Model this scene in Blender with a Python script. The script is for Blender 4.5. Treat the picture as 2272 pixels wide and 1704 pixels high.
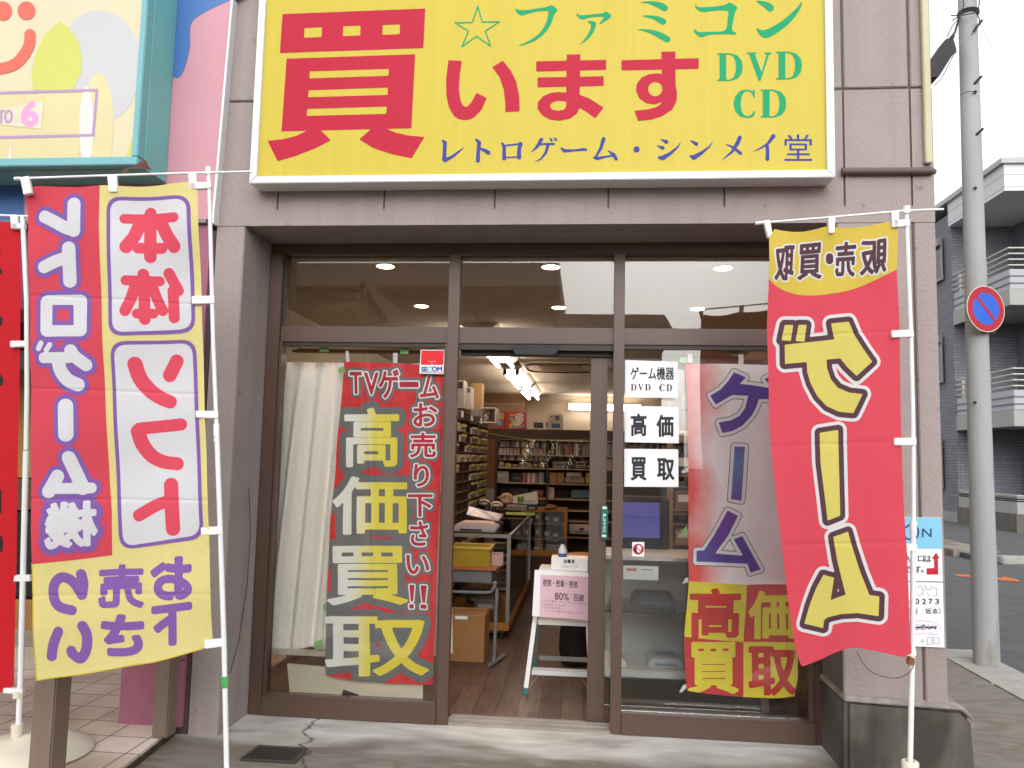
import bpy, bmesh, math, random
import numpy as np
from mathutils import Vector, Matrix
random.seed(7)
for _o in list(bpy.data.objects): bpy.data.objects.remove(_o)
SC = bpy.context.scene
COL = SC.collection

# ------------------------------------------------------------------ camera, light, exposure
PW, PH, PF = 2272, 1704, 1767.0            # photograph size and focal length in its pixels
CAMZ = 1.4
_yaw, _pit, _rol = math.radians(5.411), math.radians(5.2825), math.radians(1.266)
def _axes():
    f = np.array([-math.sin(_yaw)*math.cos(_pit), math.cos(_yaw)*math.cos(_pit), math.sin(_pit)])
    r0 = np.array([math.cos(_yaw), math.sin(_yaw), 0.0]); u0 = np.cross(r0, f)
    return r0*math.cos(_rol)+u0*math.sin(_rol), -r0*math.sin(_rol)+u0*math.cos(_rol), f
CR, CU, CF = _axes()
cam_d = bpy.data.cameras.new('camera'); cam = bpy.data.objects.new('camera', cam_d); COL.objects.link(cam)
cam_d.sensor_fit = 'HORIZONTAL'; cam_d.sensor_width = 36.0; cam_d.lens = 36.0*PF/PW
cam_d.clip_start = 0.05; cam_d.clip_end = 2000
_m = Matrix.Identity(4)
for _i in range(3):
    _m[_i][0], _m[_i][1], _m[_i][2] = CR[_i], CU[_i], -CF[_i]
_m[2][3] = CAMZ
cam.matrix_world = _m
SC.camera = cam

SUN_EL, SUN_ROT = math.radians(24), math.radians(175)   # behind the camera, slightly to its left
world = bpy.data.worlds.new('World'); SC.world = world; world.use_nodes = True
_nt = world.node_tree; _nt.nodes.clear()
_out = _nt.nodes.new('ShaderNodeOutputWorld'); _bg = _nt.nodes.new('ShaderNodeBackground')
_sky = _nt.nodes.new('ShaderNodeTexSky'); _sky.sky_type = 'NISHITA'; _sky.sun_disc = False
_sky.sun_elevation = SUN_EL; _sky.sun_rotation = SUN_ROT; _sky.dust_density = 6.0; _sky.air_density = 1.0
_hs = _nt.nodes.new('ShaderNodeHueSaturation'); _hs.inputs['Saturation'].default_value = 0.12
_ov = _nt.nodes.new('ShaderNodeMix'); _ov.data_type = 'RGBA'; _ov.inputs[0].default_value = .5      # even cloud cover over the clear sky
_ov.inputs[7].default_value = (9.0, 9.1, 9.3, 1)
_nt.links.new(_sky.outputs[0], _hs.inputs['Color']); _nt.links.new(_hs.outputs[0], _ov.inputs[6]); _nt.links.new(_ov.outputs[2], _bg.inputs[0])
_bg.inputs[1].default_value = 0.125
_nt.links.new(_bg.outputs[0], _out.inputs[0])
sun_d = bpy.data.lights.new('sun', 'SUN'); sun = bpy.data.objects.new('sun', sun_d); COL.objects.link(sun)
sun_d.energy = 1.32; sun_d.angle = math.radians(100); sun_d.color = (1.0, 0.97, 0.93)
# nishita rotation: 0 = +Y, positive turns clockwise seen from above
_sd = Vector((math.sin(SUN_ROT)*math.cos(SUN_EL), math.cos(SUN_ROT)*math.cos(SUN_EL), math.sin(SUN_EL)))
sun.rotation_euler = _sd.to_track_quat('Z', 'Y').to_euler()
SC.view_settings.view_transform = 'Standard'; SC.view_settings.look = 'None'
SC.view_settings.exposure = 0.75; SC.view_settings.gamma = 1.0
SC.render.engine = 'CYCLES'
SC.cycles.use_denoising = True
SC.cycles.max_bounces = 10; SC.cycles.transparent_max_bounces = 16
SC.cycles.diffuse_bounces = 4; SC.cycles.glossy_bounces = 4; SC.cycles.transmission_bounces = 6
SC.cycles.caustics_reflective = False; SC.cycles.caustics_refractive = False
SC.cycles.sample_clamp_indirect = 6.0

# ------------------------------------------------------------------ measuring helpers (photo pixel -> point on a plane of the place)
def ray(px, py): return CF + CR*(px-PW/2)/PF - CU*(py-PH/2)/PF
C0 = np.array([0, 0, CAMZ])
def at(px, py, Y):
    v = ray(px, py); return Vector(v*(Y/v[1])+C0)
def atx(px, py, X):
    v = ray(px, py); return Vector(v*(X/v[0])+C0)
def gz(px, py, z=0.0):
    v = ray(px, py); return Vector(v*((z-CAMZ)/v[2])+C0)
def zm(ox, oy, k, pts):                       # points read off an enlargement with corner (ox, oy) and scale k
    return [tuple([ox+p[0]/k, oy+p[1]/k]+[q/k for q in p[2:]]) for p in pts]

# ------------------------------------------------------------------ materials
def lin(c):
    if isinstance(c, str):
        c = c.lstrip('#'); c = [int(c[i:i+2], 16)/255 for i in (0, 2, 4)]
    else: c = [x/255 for x in c[:3]]
    return tuple(x/12.92 if x <= .04045 else ((x+.055)/1.055)**2.4 for x in c)
MATS = {}
def mat(name, col, rough=.6, k=.85, var=.06, vscale=6.0, bump=0.0, bscale=120.0, metal=0.0, spec=.4, trans=0.0, detail=4.0, stretch=None, spots=None, streak=0.0):
    if name in MATS: return MATS[name]
    if not (name.startswith('banner') or name in ('cream_curtain', 'white_paper', 'white_nylon_tab')): k *= .87
    m = bpy.data.materials.new(name); m.use_nodes = True; nt = m.node_tree
    p = nt.nodes['Principled BSDF']; c = [min(.93, x*k) for x in lin(col)]
    p.inputs['Roughness'].default_value = rough; p.inputs['Metallic'].default_value = metal
    p.inputs['Specular IOR Level'].default_value = spec
    tc = nt.nodes.new('ShaderNodeTexCoord'); mp = nt.nodes.new('ShaderNodeMapping')
    nt.links.new(tc.outputs['Object'], mp.inputs[0])
    if stretch: mp.inputs['Scale'].default_value = stretch
    n = nt.nodes.new('ShaderNodeTexNoise'); n.inputs['Scale'].default_value = vscale; n.inputs['Detail'].default_value = detail
    nt.links.new(mp.outputs[0], n.inputs['Vector'])
    r = nt.nodes.new('ShaderNodeValToRGB'); nt.links.new(n.outputs[0], r.inputs[0])
    r.color_ramp.elements[0].position = .3; r.color_ramp.elements[1].position = .7
    r.color_ramp.elements[0].color = [x*(1-var) for x in c]+[1]; r.color_ramp.elements[1].color = [min(1, x*(1+var)) for x in c]+[1]
    outc = r.outputs[0]
    if spots:                                  # (colour, scale, threshold, softness): stains with a shape of their own
        sc_, ss, th, so = spots
        n2 = nt.nodes.new('ShaderNodeTexNoise'); n2.inputs['Scale'].default_value = ss; n2.inputs['Detail'].default_value = 6
        nt.links.new(mp.outputs[0], n2.inputs['Vector'])
        r2 = nt.nodes.new('ShaderNodeMapRange'); nt.links.new(n2.outputs[0], r2.inputs[0])
        r2.inputs[1].default_value = th; r2.inputs[2].default_value = th+so
        mx = nt.nodes.new('ShaderNodeMix'); mx.data_type = 'RGBA'
        nt.links.new(r2.outputs[0], mx.inputs[0]); nt.links.new(outc, mx.inputs[6]); mx.inputs[7].default_value = list(lin(sc_))+[1]
        outc = mx.outputs[2]
    if streak:                                 # rain streaks running down the face
        m5 = nt.nodes.new('ShaderNodeMapping'); m5.inputs['Scale'].default_value = (7, 7, .35); nt.links.new(tc.outputs['Object'], m5.inputs[0])
        n5 = nt.nodes.new('ShaderNodeTexNoise'); n5.inputs['Scale'].default_value = 1.5; n5.inputs['Detail'].default_value = 7; nt.links.new(m5.outputs[0], n5.inputs['Vector'])
        r5 = nt.nodes.new('ShaderNodeValToRGB'); nt.links.new(n5.outputs[0], r5.inputs[0]); e5 = r5.color_ramp.elements
        e5[0].position = .42; e5[0].color = (1, 1, 1, 1); e5[1].position = .72; e5[1].color = (1-streak, 1-streak*1.1, 1-streak*1.2, 1)
        x5 = nt.nodes.new('ShaderNodeMix'); x5.data_type = 'RGBA'; x5.blend_type = 'MULTIPLY'; x5.inputs[0].default_value = 1
        nt.links.new(outc, x5.inputs[6]); nt.links.new(r5.outputs[0], x5.inputs[7]); outc = x5.outputs[2]
    nt.links.new(outc, p.inputs['Base Color'])
    if bump:
        b = nt.nodes.new('ShaderNodeBump'); b.inputs['Strength'].default_value = bump; b.inputs['Distance'].default_value = .004
        n3 = nt.nodes.new('ShaderNodeTexNoise'); n3.inputs['Scale'].default_value = bscale; n3.inputs['Detail'].default_value = 3
        nt.links.new(mp.outputs[0], n3.inputs['Vector'])
        nt.links.new(n3.outputs[0], b.inputs['Height']); nt.links.new(b.outputs[0], p.inputs['Normal'])
    if trans:                                  # thin cloth lets some light through
        t = nt.nodes.new('ShaderNodeBsdfTranslucent'); nt.links.new(outc, t.inputs[0])
        ms = nt.nodes.new('ShaderNodeMixShader'); ms.inputs[0].default_value = trans
        nt.links.new(p.outputs[0], ms.inputs[1]); nt.links.new(t.outputs[0], ms.inputs[2])
        nt.links.new(ms.outputs[0], nt.nodes['Material Output'].inputs[0])
    MATS[name] = m; return m
def emit(name, col, strength, base=.8):
    if name in MATS: return MATS[name]
    m = bpy.data.materials.new(name); m.use_nodes = True; nt = m.node_tree
    p = nt.nodes['Principled BSDF']; p.inputs['Base Color'].default_value = (base, base, base, 1)
    p.inputs['Emission Color'].default_value = list(col)+[1]; p.inputs['Emission Strength'].default_value = strength
    MATS[name] = m; return m
def glass(name, refl=.10, tint=(.985, .99, .985)):
    if name in MATS: return MATS[name]
    m = bpy.data.materials.new(name); m.use_nodes = True; nt = m.node_tree
    for n in list(nt.nodes):
        if n.type != 'OUTPUT_MATERIAL': nt.nodes.remove(n)
    t = nt.nodes.new('ShaderNodeBsdfTransparent'); t.inputs[0].default_value = list(tint)+[1]
    g = nt.nodes.new('ShaderNodeBsdfGlossy'); g.inputs['Roughness'].default_value = 0.0; g.inputs[0].default_value = (1, 1, 1, 1)
    lw = nt.nodes.new('ShaderNodeFresnel'); lw.inputs[0].default_value = 1.5
    mt = nt.nodes.new('ShaderNodeMath'); mt.operation = 'MULTIPLY'; mt.inputs[1].default_value = refl/.04
    mt.use_clamp = True; nt.links.new(lw.outputs[0], mt.inputs[0])
    ms = nt.nodes.new('ShaderNodeMixShader'); nt.links.new(mt.outputs[0], ms.inputs[0])
    nt.links.new(t.outputs[0], ms.inputs[1]); nt.links.new(g.outputs[0], ms.inputs[2])
    nt.links.new(ms.outputs[0], nt.nodes['Material Output'].inputs[0])
    MATS[name] = m; return m

# ------------------------------------------------------------------ objects
def thing(name, label, cat, loc, group=None):
    o = bpy.data.objects.new(name, None); COL.objects.link(o); o.location = Vector(loc); o.empty_display_size = .1
    o['label'] = label; o['category'] = cat
    if group: o['group'] = group
    return o
def tag(o, label, cat, group=None, kind=None):
    o['label'] = label; o['category'] = cat
    if group: o['group'] = group
    if kind: o['kind'] = kind
    return o
def wloc(o):                                   # world position (things are only ever moved, not turned)
    return Vector(o.location) if o.parent is None else wloc(o.parent)+o.matrix_parent_inverse.translation+Vector(o.location)
def link(name, me, m, parent=None, smooth=False):
    o = bpy.data.objects.new(name, me); COL.objects.link(o)
    if m is not None: me.materials.append(m)
    if smooth: me.polygons.foreach_set('use_smooth', [True]*len(me.polygons))
    if parent is not None:
        o.parent = parent; o.matrix_parent_inverse = Matrix.Translation(-wloc(parent))
    return o
class MB:
    """collects shapes; build() links them as one mesh object"""
    def __init__(s): s.v = []; s.f = []
    def add(s, vs, fs):
        b = len(s.v); s.v += [tuple(v) for v in vs]; s.f += [tuple(i+b for i in f) for f in fs]; return s
    def hexa(s, p):                            # 8 points: bottom 4 counter-clockwise then top 4
        return s.add(p, [(3, 2, 1, 0), (4, 5, 6, 7), (0, 1, 5, 4), (1, 2, 6, 5), (2, 3, 7, 6), (3, 0, 4, 7)])
    def box(s, x0, x1, y0, y1, z0, z1):
        return s.hexa([(x0, y0, z0), (x1, y0, z0), (x1, y1, z0), (x0, y1, z0), (x0, y0, z1), (x1, y0, z1), (x1, y1, z1), (x0, y1, z1)])
    def obox(s, c, ax, ay, az):                # centre and three half axes
        c, ax, ay, az = map(Vector, (c, ax, ay, az))
        return s.hexa([c-ax-ay-az, c+ax-ay-az, c+ax+ay-az, c-ax+ay-az, c-ax-ay+az, c+ax-ay+az, c+ax+ay+az, c-ax+ay+az])
    def bar(s, p, q, w, d, up=(0, 0, 1)):      # rectangular bar from p to q
        p, q = Vector(p), Vector(q); t = (q-p); l = t.length; t.normalize(); u = Vector(up)
        if abs(t.dot(u)) > .98: u = Vector((0, 1, 0))
        a = t.cross(u).normalized(); b = a.cross(t).normalized()
        return s.obox((p+q)/2, a*w/2, t*l/2, b*d/2)
    def quad(s, a, b, c, d): return s.add([a, b, c, d], [(0, 1, 2, 3)])
    def prism(s, pts, ext):                    # planar polygon swept along ext
        e = Vector(ext); n = len(pts); P = [Vector(p) for p in pts]
        return s.add(P+[p+e for p in P], [tuple(range(n-1, -1, -1)), tuple(range(n, 2*n))]+[(i, (i+1) % n, n+(i+1) % n, n+i) for i in range(n)])
    def tube(s, pts, r, n=10, caps=True):
        P = [Vector(p) for p in pts]; R = r if isinstance(r, (list, tuple)) else [r]*len(P); vs = []; fs = []
        pa = None
        for i, p in enumerate(P):
            t = (P[min(i+1, len(P)-1)]-P[max(i-1, 0)]).normalized()
            if pa is None:
                u = Vector((0, 0, 1)) if abs(t.z) < .9 else Vector((1, 0, 0)); a = t.cross(u).normalized()
            else: a = (pa-t*pa.dot(t)).normalized()
            pa = a; b = t.cross(a)
            vs += [p+(a*math.cos(2*math.pi*j/n)+b*math.sin(2*math.pi*j/n))*R[i] for j in range(n)]
        for i in range(len(P)-1):
            fs += [(i*n+j, i*n+(j+1) % n, (i+1)*n+(j+1) % n, (i+1)*n+j) for j in range(n)]
        if caps: fs += [tuple(range(n-1, -1, -1)), tuple(range((len(P)-1)*n, len(P)*n))]
        return s.add(vs, fs)
    def lathe(s, c, prof, n=20):               # profile (radius, z) about a vertical axis
        c = Vector(c); vs = []; fs = []
        for (r, z) in prof: vs += [c+Vector((r*math.cos(2*math.pi*j/n), r*math.sin(2*math.pi*j/n), z)) for j in range(n)]
        for i in range(len(prof)-1): fs += [(i*n+j, i*n+(j+1) % n, (i+1)*n+(j+1) % n, (i+1)*n+j) for j in range(n)]
        fs += [tuple(range(n-1, -1, -1)), tuple(range((len(prof)-1)*n, len(prof)*n))]
        return s.add(vs, fs)
    def ball(s, c, r, n=12, sx=1, sy=1, sz=1):
        return s.lathe(c, [(max(.001, r*sx*math.sin(math.pi*i/n)), -r*sz*math.cos(math.pi*i/n)) for i in range(n+1)], n*2)
    def build(s, name, m, parent=None, bevel=0.0, smooth=False, seg=2):
        me = bpy.data.meshes.new(name); me.from_pydata(s.v, [], s.f); me.update()
        if bevel or smooth:
            bm = bmesh.new(); bm.from_mesh(me)
            if bevel:
                es = [e for e in bm.edges if len(e.link_faces) == 2 and e.calc_face_angle(0) > .6]
                bmesh.ops.bevel(bm, geom=es, offset=bevel, segments=seg, affect='EDGES', clamp_overlap=True)
            bm.to_mesh(me); bm.free()
        o = link(name, me, m, parent)
        if smooth:
            me.polygons.foreach_set('use_smooth', [True]*len(me.polygons))
            try: me.set_sharp_from_angle(angle=math.radians(40))
            except Exception: pass
        return o

# ------------------------------------------------------------------ printed layers: shapes outlined in photo pixels, laid on a plane or cloth of the place
class Panel:
    def __init__(s, a, b, wave=None, ya=None, yb=None, n=None):
        """a, b: two points of the panel; it is vertical through both"""
        s.o = Vector(a); d = Vector(b)-Vector(a); s.tilt = 0
        s.ex = Vector((d.x, d.y, 0)).normalized()
        s.n = Vector((s.ex.y, -s.ex.x, 0))
        if s.n.y > 0: s.n = -s.n
        if n is not None: s.n = Vector(n).normalized()
        s.wave = wave; s.k = 0
    def pts(s, P, off):
        P = np.asarray(P, float)
        v = CF[None]+np.outer((P[:, 0]-PW/2)/PF, CR)-np.outer((P[:, 1]-PH/2)/PF, CU)
        n = np.array(s.n); t = ((np.array(s.o)-C0)@n)/(v@n)
        X = v*t[:, None]+C0
        d = np.full(len(P), off)
        if s.wave is not None:
            q = X-np.array(s.o); d = d+s.wave(q@np.array(s.ex), X[:, 2])
        return X+d[:, None]*n
    def p(s, x, y, off=0.0): return Vector(s.pts([(x, y)], off)[0])
def smooth(pts, n=5, closed=True):
    P = [np.array(p, float) for p in pts]; out = []; N = len(P)
    for i in range(N if closed else N-1):
        g = (lambda j: P[j % N]) if closed else (lambda j: P[min(max(j, 0), N-1)])
        a, b, c, d = g(i-1), g(i), g(i+1), g(i+2)
        for k in range(n):
            t = k/n
            out.append(.5*((2*b)+(-a+c)*t+(2*a-5*b+4*c-d)*t*t+(-a+3*b-3*c+d)*t**3))
    if not closed: out.append(P[-1])
    return [tuple(p) for p in out]
def poly(*loops):
    segs = []
    for L in loops:
        L = [p[:2] for p in L]
        segs += [(L[i], L[(i+1) % len(L)]) for i in range(len(L))]
    return ('poly', np.array(segs, float))
def cap(pts, r=None, curve=0, closed=False):
    P = [tuple(p) if len(p) > 2 else (p[0], p[1], r) for p in pts]
    if curve: P = smooth(P, curve, closed)
    if closed: P = P+[P[0]]
    return ('cap', np.array(P, float))
def rect(x0, y0, x1, y1): return poly([(x0, y0), (x1, y0), (x1, y1), (x0, y1)])
def rrect(q, r, inner=None):                   # rounded quadrilateral (corner order TL TR BR BL)
    q = [np.array(p, float) for p in q]; out = []
    for i in range(4):
        a, b, c = q[i-1], q[i], q[(i+1) % 4]
        u = (a-b)/np.linalg.norm(a-b); w = (c-b)/np.linalg.norm(c-b)
        p0, p2 = b+u*r, b+w*r
        for k in range(7):
            t = k/6; out.append((1-t)**2*p0+2*t*(1-t)*b+t*t*p2)
    return poly([tuple(p) for p in out])
_GL = {}
def glyph(ch):
    if ch in _GL: return _GL[ch]
    cu = bpy.data.curves.new('t', 'FONT'); cu.body = ch; cu.size = 1; cu.resolution_u = 4
    ob = bpy.data.objects.new('t', cu); COL.objects.link(ob); bpy.context.view_layer.update()
    me = bpy.data.meshes.new_from_object(ob.evaluated_get(bpy.context.evaluated_depsgraph_get()))
    cnt = {}
    for pl in me.polygons:
        for e in pl.edge_keys: cnt[e] = cnt.get(e, 0)+1
    co = np.array([v.co[:2] for v in me.vertices])
    # the fill gives every contour its own vertices; weld equal ones before taking the border
    key = {}; idx = []
    for c in co: idx.append(key.setdefault((round(c[0], 5), round(c[1], 5)), len(key)))
    cnt2 = {}
    for pl in me.polygons:
        vs = [idx[i] for i in pl.vertices]
        for i in range(len(vs)):
            a, b = vs[i], vs[(i+1) % len(vs)]
            if a != b: cnt2[(min(a, b), max(a, b))] = cnt2.get((min(a, b), max(a, b)), 0)+1
    kp = list(key); S = np.array([(kp[a], kp[b]) for (a, b), n in cnt2.items() if n == 1])
    bpy.data.objects.remove(ob); bpy.data.curves.remove(cu); bpy.data.meshes.remove(me)
    _GL[ch] = S; return S
def text(ch, q, mirror=False, line=None):
    """glyph(s) stretched to fill quadrilateral q (TL TR BR BL) or box (x0, y0, x1, y1)"""
    if len(q) == 4 and not hasattr(q[0], '__len__'): x0, y0, x1, y1 = q; q = [(x0, y0), (x1, y0), (x1, y1), (x0, y1)]
    S = glyph(ch).copy(); mn = S.reshape(-1, 2).min(0); mx = S.reshape(-1, 2).max(0)
    if line: mn[1], mx[1] = line
    u = (S-mn)/np.maximum(mx-mn, 1e-6); a, b = u[..., 0:1], 1-u[..., 1:2]
    if mirror: a = 1-a
    q = [np.array(p, float) for p in q]
    return ('poly', (q[0]*(1-a)+q[1]*a)*(1-b)+(q[3]*(1-a)+q[2]*a)*b)
def _sd(shape, P):
    kind, A = shape
    if kind == 'cap':
        d = np.full(len(P), 1e9)
        if len(A) == 1: return np.hypot(P[:, 0]-A[0, 0], P[:, 1]-A[0, 1])-A[0, 2]
        for a, b in zip(A[:-1], A[1:]):
            ab = b[:2]-a[:2]; t = np.clip(((P-a[:2])@ab)/max(ab@ab, 1e-9), 0, 1)
            d = np.minimum(d, np.hypot(*(P-a[:2]-t[:, None]*ab).T)-(a[2]+(b[2]-a[2])*t))
        return d
    d2 = np.full(len(P), 1e18); ins = np.zeros(len(P), bool)
    for a, b in A:
        ab = b-a; L = max(ab@ab, 1e-12); t = np.clip(((P-a)@ab)/L, 0, 1); e = P-a-t[:, None]*ab
        d2 = np.minimum(d2, e[:, 0]**2+e[:, 1]**2)
        c = (a[1] > P[:, 1]) != (b[1] > P[:, 1])
        if c.any():
            xi = a[0]+(P[:, 1]-a[1])*(b[0]-a[0])/(b[1]-a[1] if b[1] != a[1] else 1e-9)
            ins ^= c & (P[:, 0] < xi)
    d = np.sqrt(d2); return np.where(ins, -d, d)
def layer(pan, shapes, m, name, parent, grow=0.0, cell=1.4, off=None, step=.0006, clip=None, merge=None):
    """the union of shapes, grown by grow pixels, cut out as one thin sheet on the panel"""
    if merge is None: merge = pan.wave is None
    bb = []
    for s in shapes:
        A = s[1]; f = A.reshape(-1, A.shape[-1]); r = f[:, 2].max() if s[0] == 'cap' else 0
        bb.append((f[:, 0].min()-r-grow-2*cell, f[:, 1].min()-r-grow-2*cell, f[:, 0].max()+r+grow+2*cell, f[:, 1].max()+r+grow+2*cell))
    bb = np.array(bb); x0, y0 = bb[:, 0].min(), bb[:, 1].min(); nx = int((bb[:, 2].max()-x0)/cell)+2; ny = int((bb[:, 3].max()-y0)/cell)+2
    D = np.full((ny, nx), 1e6)
    for s, b in zip(shapes, bb):
        i0, i1 = int((b[0]-x0)/cell), min(nx, int((b[2]-x0)/cell)+2); j0, j1 = int((b[1]-y0)/cell), min(ny, int((b[3]-y0)/cell)+2)
        X, Y = np.meshgrid(x0+cell*np.arange(i0, i1), y0+cell*np.arange(j0, j1))
        v = _sd(s, np.stack([X.ravel(), Y.ravel()], 1)).reshape(X.shape)
        D[j0:j1, i0:i1] = np.minimum(D[j0:j1, i0:i1], v)
    D = D-grow
    if clip is not None:
        X, Y = np.meshgrid(x0+cell*np.arange(nx), y0+cell*np.arange(ny))
        D = np.maximum(D, _sd(clip, np.stack([X.ravel(), Y.ravel()], 1)).reshape(X.shape))
    D[0], D[-1], D[:, 0], D[:, -1] = 1, 1, 1, 1
    D[D == 0] = 1e-6
    N = D < 0; V = []; F = []; ids = {}
    def cv(j, i):
        k = (j, i)
        if k not in ids: ids[k] = len(V); V.append((x0+cell*i, y0+cell*j))
        return ids[k]
    def ev(j, i, v):                           # crossing on the edge leaving (j,i) to the right (v=0) or down (v=1)
        k = (j, i, v)
        if k not in ids:
            a = D[j, i]; b = D[j+1, i] if v else D[j, i+1]
            t = a/(a-b); t = min(max(t, .02), .98)
            ids[k] = len(V); V.append((x0+cell*(i+(0 if v else t)), y0+cell*(j+(t if v else 0))))
        return ids[k]
    cnt = N[:-1, :-1].astype(int)+N[1:, :-1]+N[:-1, 1:]+N[1:, 1:]
    full = cnt == 4
    for j in range(ny-1):
        row = full[j]
        if row.any():
            idx = np.flatnonzero(row)
            if merge:
                br = np.flatnonzero(np.diff(idx) > 1); st = np.r_[idx[0], idx[br+1]]; en = np.r_[idx[br], idx[-1]]
                for a, b in zip(st, en): F.append((cv(j, a), cv(j+1, a), cv(j+1, b+1), cv(j, b+1)))
            else:
                for a in idx: F.append((cv(j, a), cv(j+1, a), cv(j+1, a+1), cv(j, a+1)))
    for j, i in zip(*np.nonzero((cnt > 0) & (cnt < 4))):
        c = [(j, i), (j+1, i), (j+1, i+1), (j, i+1)]; e = [(j, i, 1), (j+1, i, 0), (j, i+1, 1), (j, i, 0)]
        ns = [N[q] for q in c]; L = []
        for k in range(4):
            if ns[k]: L.append(cv(*c[k]))
            if ns[k] != ns[(k+1) % 4]: L.append(ev(*e[k]))
        if len(L) > 2: F.append(tuple(L))
    if not F: return None
    if off is None: pan.k += 1; off = pan.k*step
    P3 = pan.pts(V, off); me = bpy.data.meshes.new(name); me.from_pydata(P3.tolist(), [], F); me.update()
    o = link(name, me, m, parent)
    if pan.wave is not None: me.polygons.foreach_set('use_smooth', [True]*len(me.polygons))
    return o

def letters(pan, shapes, m, parent, groups, name='letter', **k):
    i = 0; r = []
    for n in groups:
        r.append(layer(pan, shapes[i:i+n], m, name, parent, **k)); i += n
    return r
# ------------------------------------------------------------------ the setting: ground, pavements, road
YW, YG = 3.92, 4.28                              # wall face, shopfront face
M_conc = mat('pavement_concrete', '#98928a', .9, .8, .22, 3.2, .5, 160, spots=('#6f5f44', 1.7, .47, .16))
def concrete_floor():
    m = bpy.data.materials.new('stained_concrete'); m.use_nodes = True; nt = m.node_tree; L = nt.links
    p = nt.nodes['Principled BSDF']; p.inputs['Roughness'].default_value = .9; p.inputs['Specular IOR Level'].default_value = .25
    tc = nt.nodes.new('ShaderNodeTexCoord'); mp = nt.nodes.new('ShaderNodeMapping'); L.new(tc.outputs['Object'], mp.inputs[0])
    mp.inputs['Scale'].default_value = (.6, 1.7, 1)
    def noise(s, d, dist=0):
        n = nt.nodes.new('ShaderNodeTexNoise'); n.inputs['Scale'].default_value = s; n.inputs['Detail'].default_value = d
        n.inputs['Distortion'].default_value = dist; L.new(mp.outputs[0], n.inputs['Vector']); return n
    def ramp(src, stops):
        r = nt.nodes.new('ShaderNodeValToRGB'); L.new(src, r.inputs[0]); e = r.color_ramp.elements
        while len(e) < len(stops): e.new(.5)
        for x, (po, c) in zip(e, stops): x.position = po; x.color = [v*.84 for v in lin(c)]+[1]
        return r
    # pale cement near the sill, brown and mossy grime further out
    sx = nt.nodes.new('ShaderNodeSeparateXYZ'); L.new(tc.outputs['Object'], sx.inputs[0])
    n0 = noise(2.3, 6, .6); a = nt.nodes.new('ShaderNodeMath'); a.operation = 'MULTIPLY_ADD'; a.inputs[1].default_value = .9
    L.new(n0.outputs[0], a.inputs[0]); L.new(sx.outputs[1], a.inputs[2])
    mr = nt.nodes.new('ShaderNodeMapRange'); L.new(a.outputs[0], mr.inputs[0]); mr.inputs[1].default_value = 4.28; mr.inputs[2].default_value = 4.62
    mxx = nt.nodes.new('ShaderNodeMapRange'); L.new(sx.outputs[0], mxx.inputs[0]); mxx.inputs[1].default_value = 1.55; mxx.inputs[2].default_value = 1.75; mxx.inputs[3].default_value = 1; mxx.inputs[4].default_value = 0
    mlt = nt.nodes.new('ShaderNodeMath'); mlt.operation = 'MULTIPLY'; L.new(mr.outputs[0], mlt.inputs[0]); L.new(mxx.outputs[0], mlt.inputs[1])
    dirt = ramp(noise(3.5, 8, .8).outputs[0], [(.3, '#6f6a63'), (.45, '#868179'), (.58, '#776f64'), (.72, '#96918a')])
    pale = ramp(noise(5, 6).outputs[0], [(.3, '#bbb8b3'), (.7, '#dcdad7')])
    mx = nt.nodes.new('ShaderNodeMix'); mx.data_type = 'RGBA'; L.new(mlt.outputs[0], mx.inputs[0]); L.new(dirt.outputs[0], mx.inputs[6]); L.new(pale.outputs[0], mx.inputs[7])
    # moss patches to the sides
    ms = nt.nodes.new('ShaderNodeMapRange'); L.new(noise(1.3, 5, .5).outputs[0], ms.inputs[0]); ms.inputs[1].default_value = .56; ms.inputs[2].default_value = .75; ms.inputs[4].default_value = .7
    m2 = nt.nodes.new('ShaderNodeMix'); m2.data_type = 'RGBA'; L.new(ms.outputs[0], m2.inputs[0]); L.new(mx.outputs[2], m2.inputs[6]); m2.inputs[7].default_value = list(lin('#5f584a'))+[1]
    # cracks
    vo = nt.nodes.new('ShaderNodeTexVoronoi'); vo.feature = 'DISTANCE_TO_EDGE'; vo.inputs['Scale'].default_value = .5
    nd = noise(4, 4); va = nt.nodes.new('ShaderNodeVectorMath'); va.operation = 'MULTIPLY_ADD'; va.inputs[1].default_value = (.25, .25, 0)
    L.new(nd.outputs['Color'], va.inputs[0]); L.new(tc.outputs['Object'], va.inputs[2]); L.new(va.outputs[0], vo.inputs['Vector'])
    cr = nt.nodes.new('ShaderNodeMapRange'); L.new(vo.outputs['Distance'], cr.inputs[0]); cr.inputs[1].default_value = .001; cr.inputs[2].default_value = .005; cr.inputs[3].default_value = .8; cr.inputs[4].default_value = 0
    m3 = nt.nodes.new('ShaderNodeMix'); m3.data_type = 'RGBA'; ck = nt.nodes.new('ShaderNodeMapRange'); L.new(sx.outputs[0], ck.inputs[0]); ck.inputs[1].default_value = -.75; ck.inputs[2].default_value = -.7; ck.inputs[3].default_value = 1; ck.inputs[4].default_value = 0
    ckm = nt.nodes.new('ShaderNodeMath'); ckm.operation = 'MULTIPLY'; L.new(ck.outputs[0], ckm.inputs[0]); L.new(cr.outputs[0], ckm.inputs[1]); L.new(ckm.outputs[0], m3.inputs[0]); L.new(m2.outputs[2], m3.inputs[6]); m3.inputs[7].default_value = list(lin('#4a4033'))+[1]
    L.new(m3.outputs[2], p.inputs['Base Color'])
    b = nt.nodes.new('ShaderNodeBump'); b.inputs['Strength'].default_value = .35; b.inputs['Distance'].default_value = .004
    n5 = noise(90, 4); L.new(n5.outputs[0], b.inputs['Height']); L.new(b.outputs[0], p.inputs['Normal'])
    return m
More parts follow.
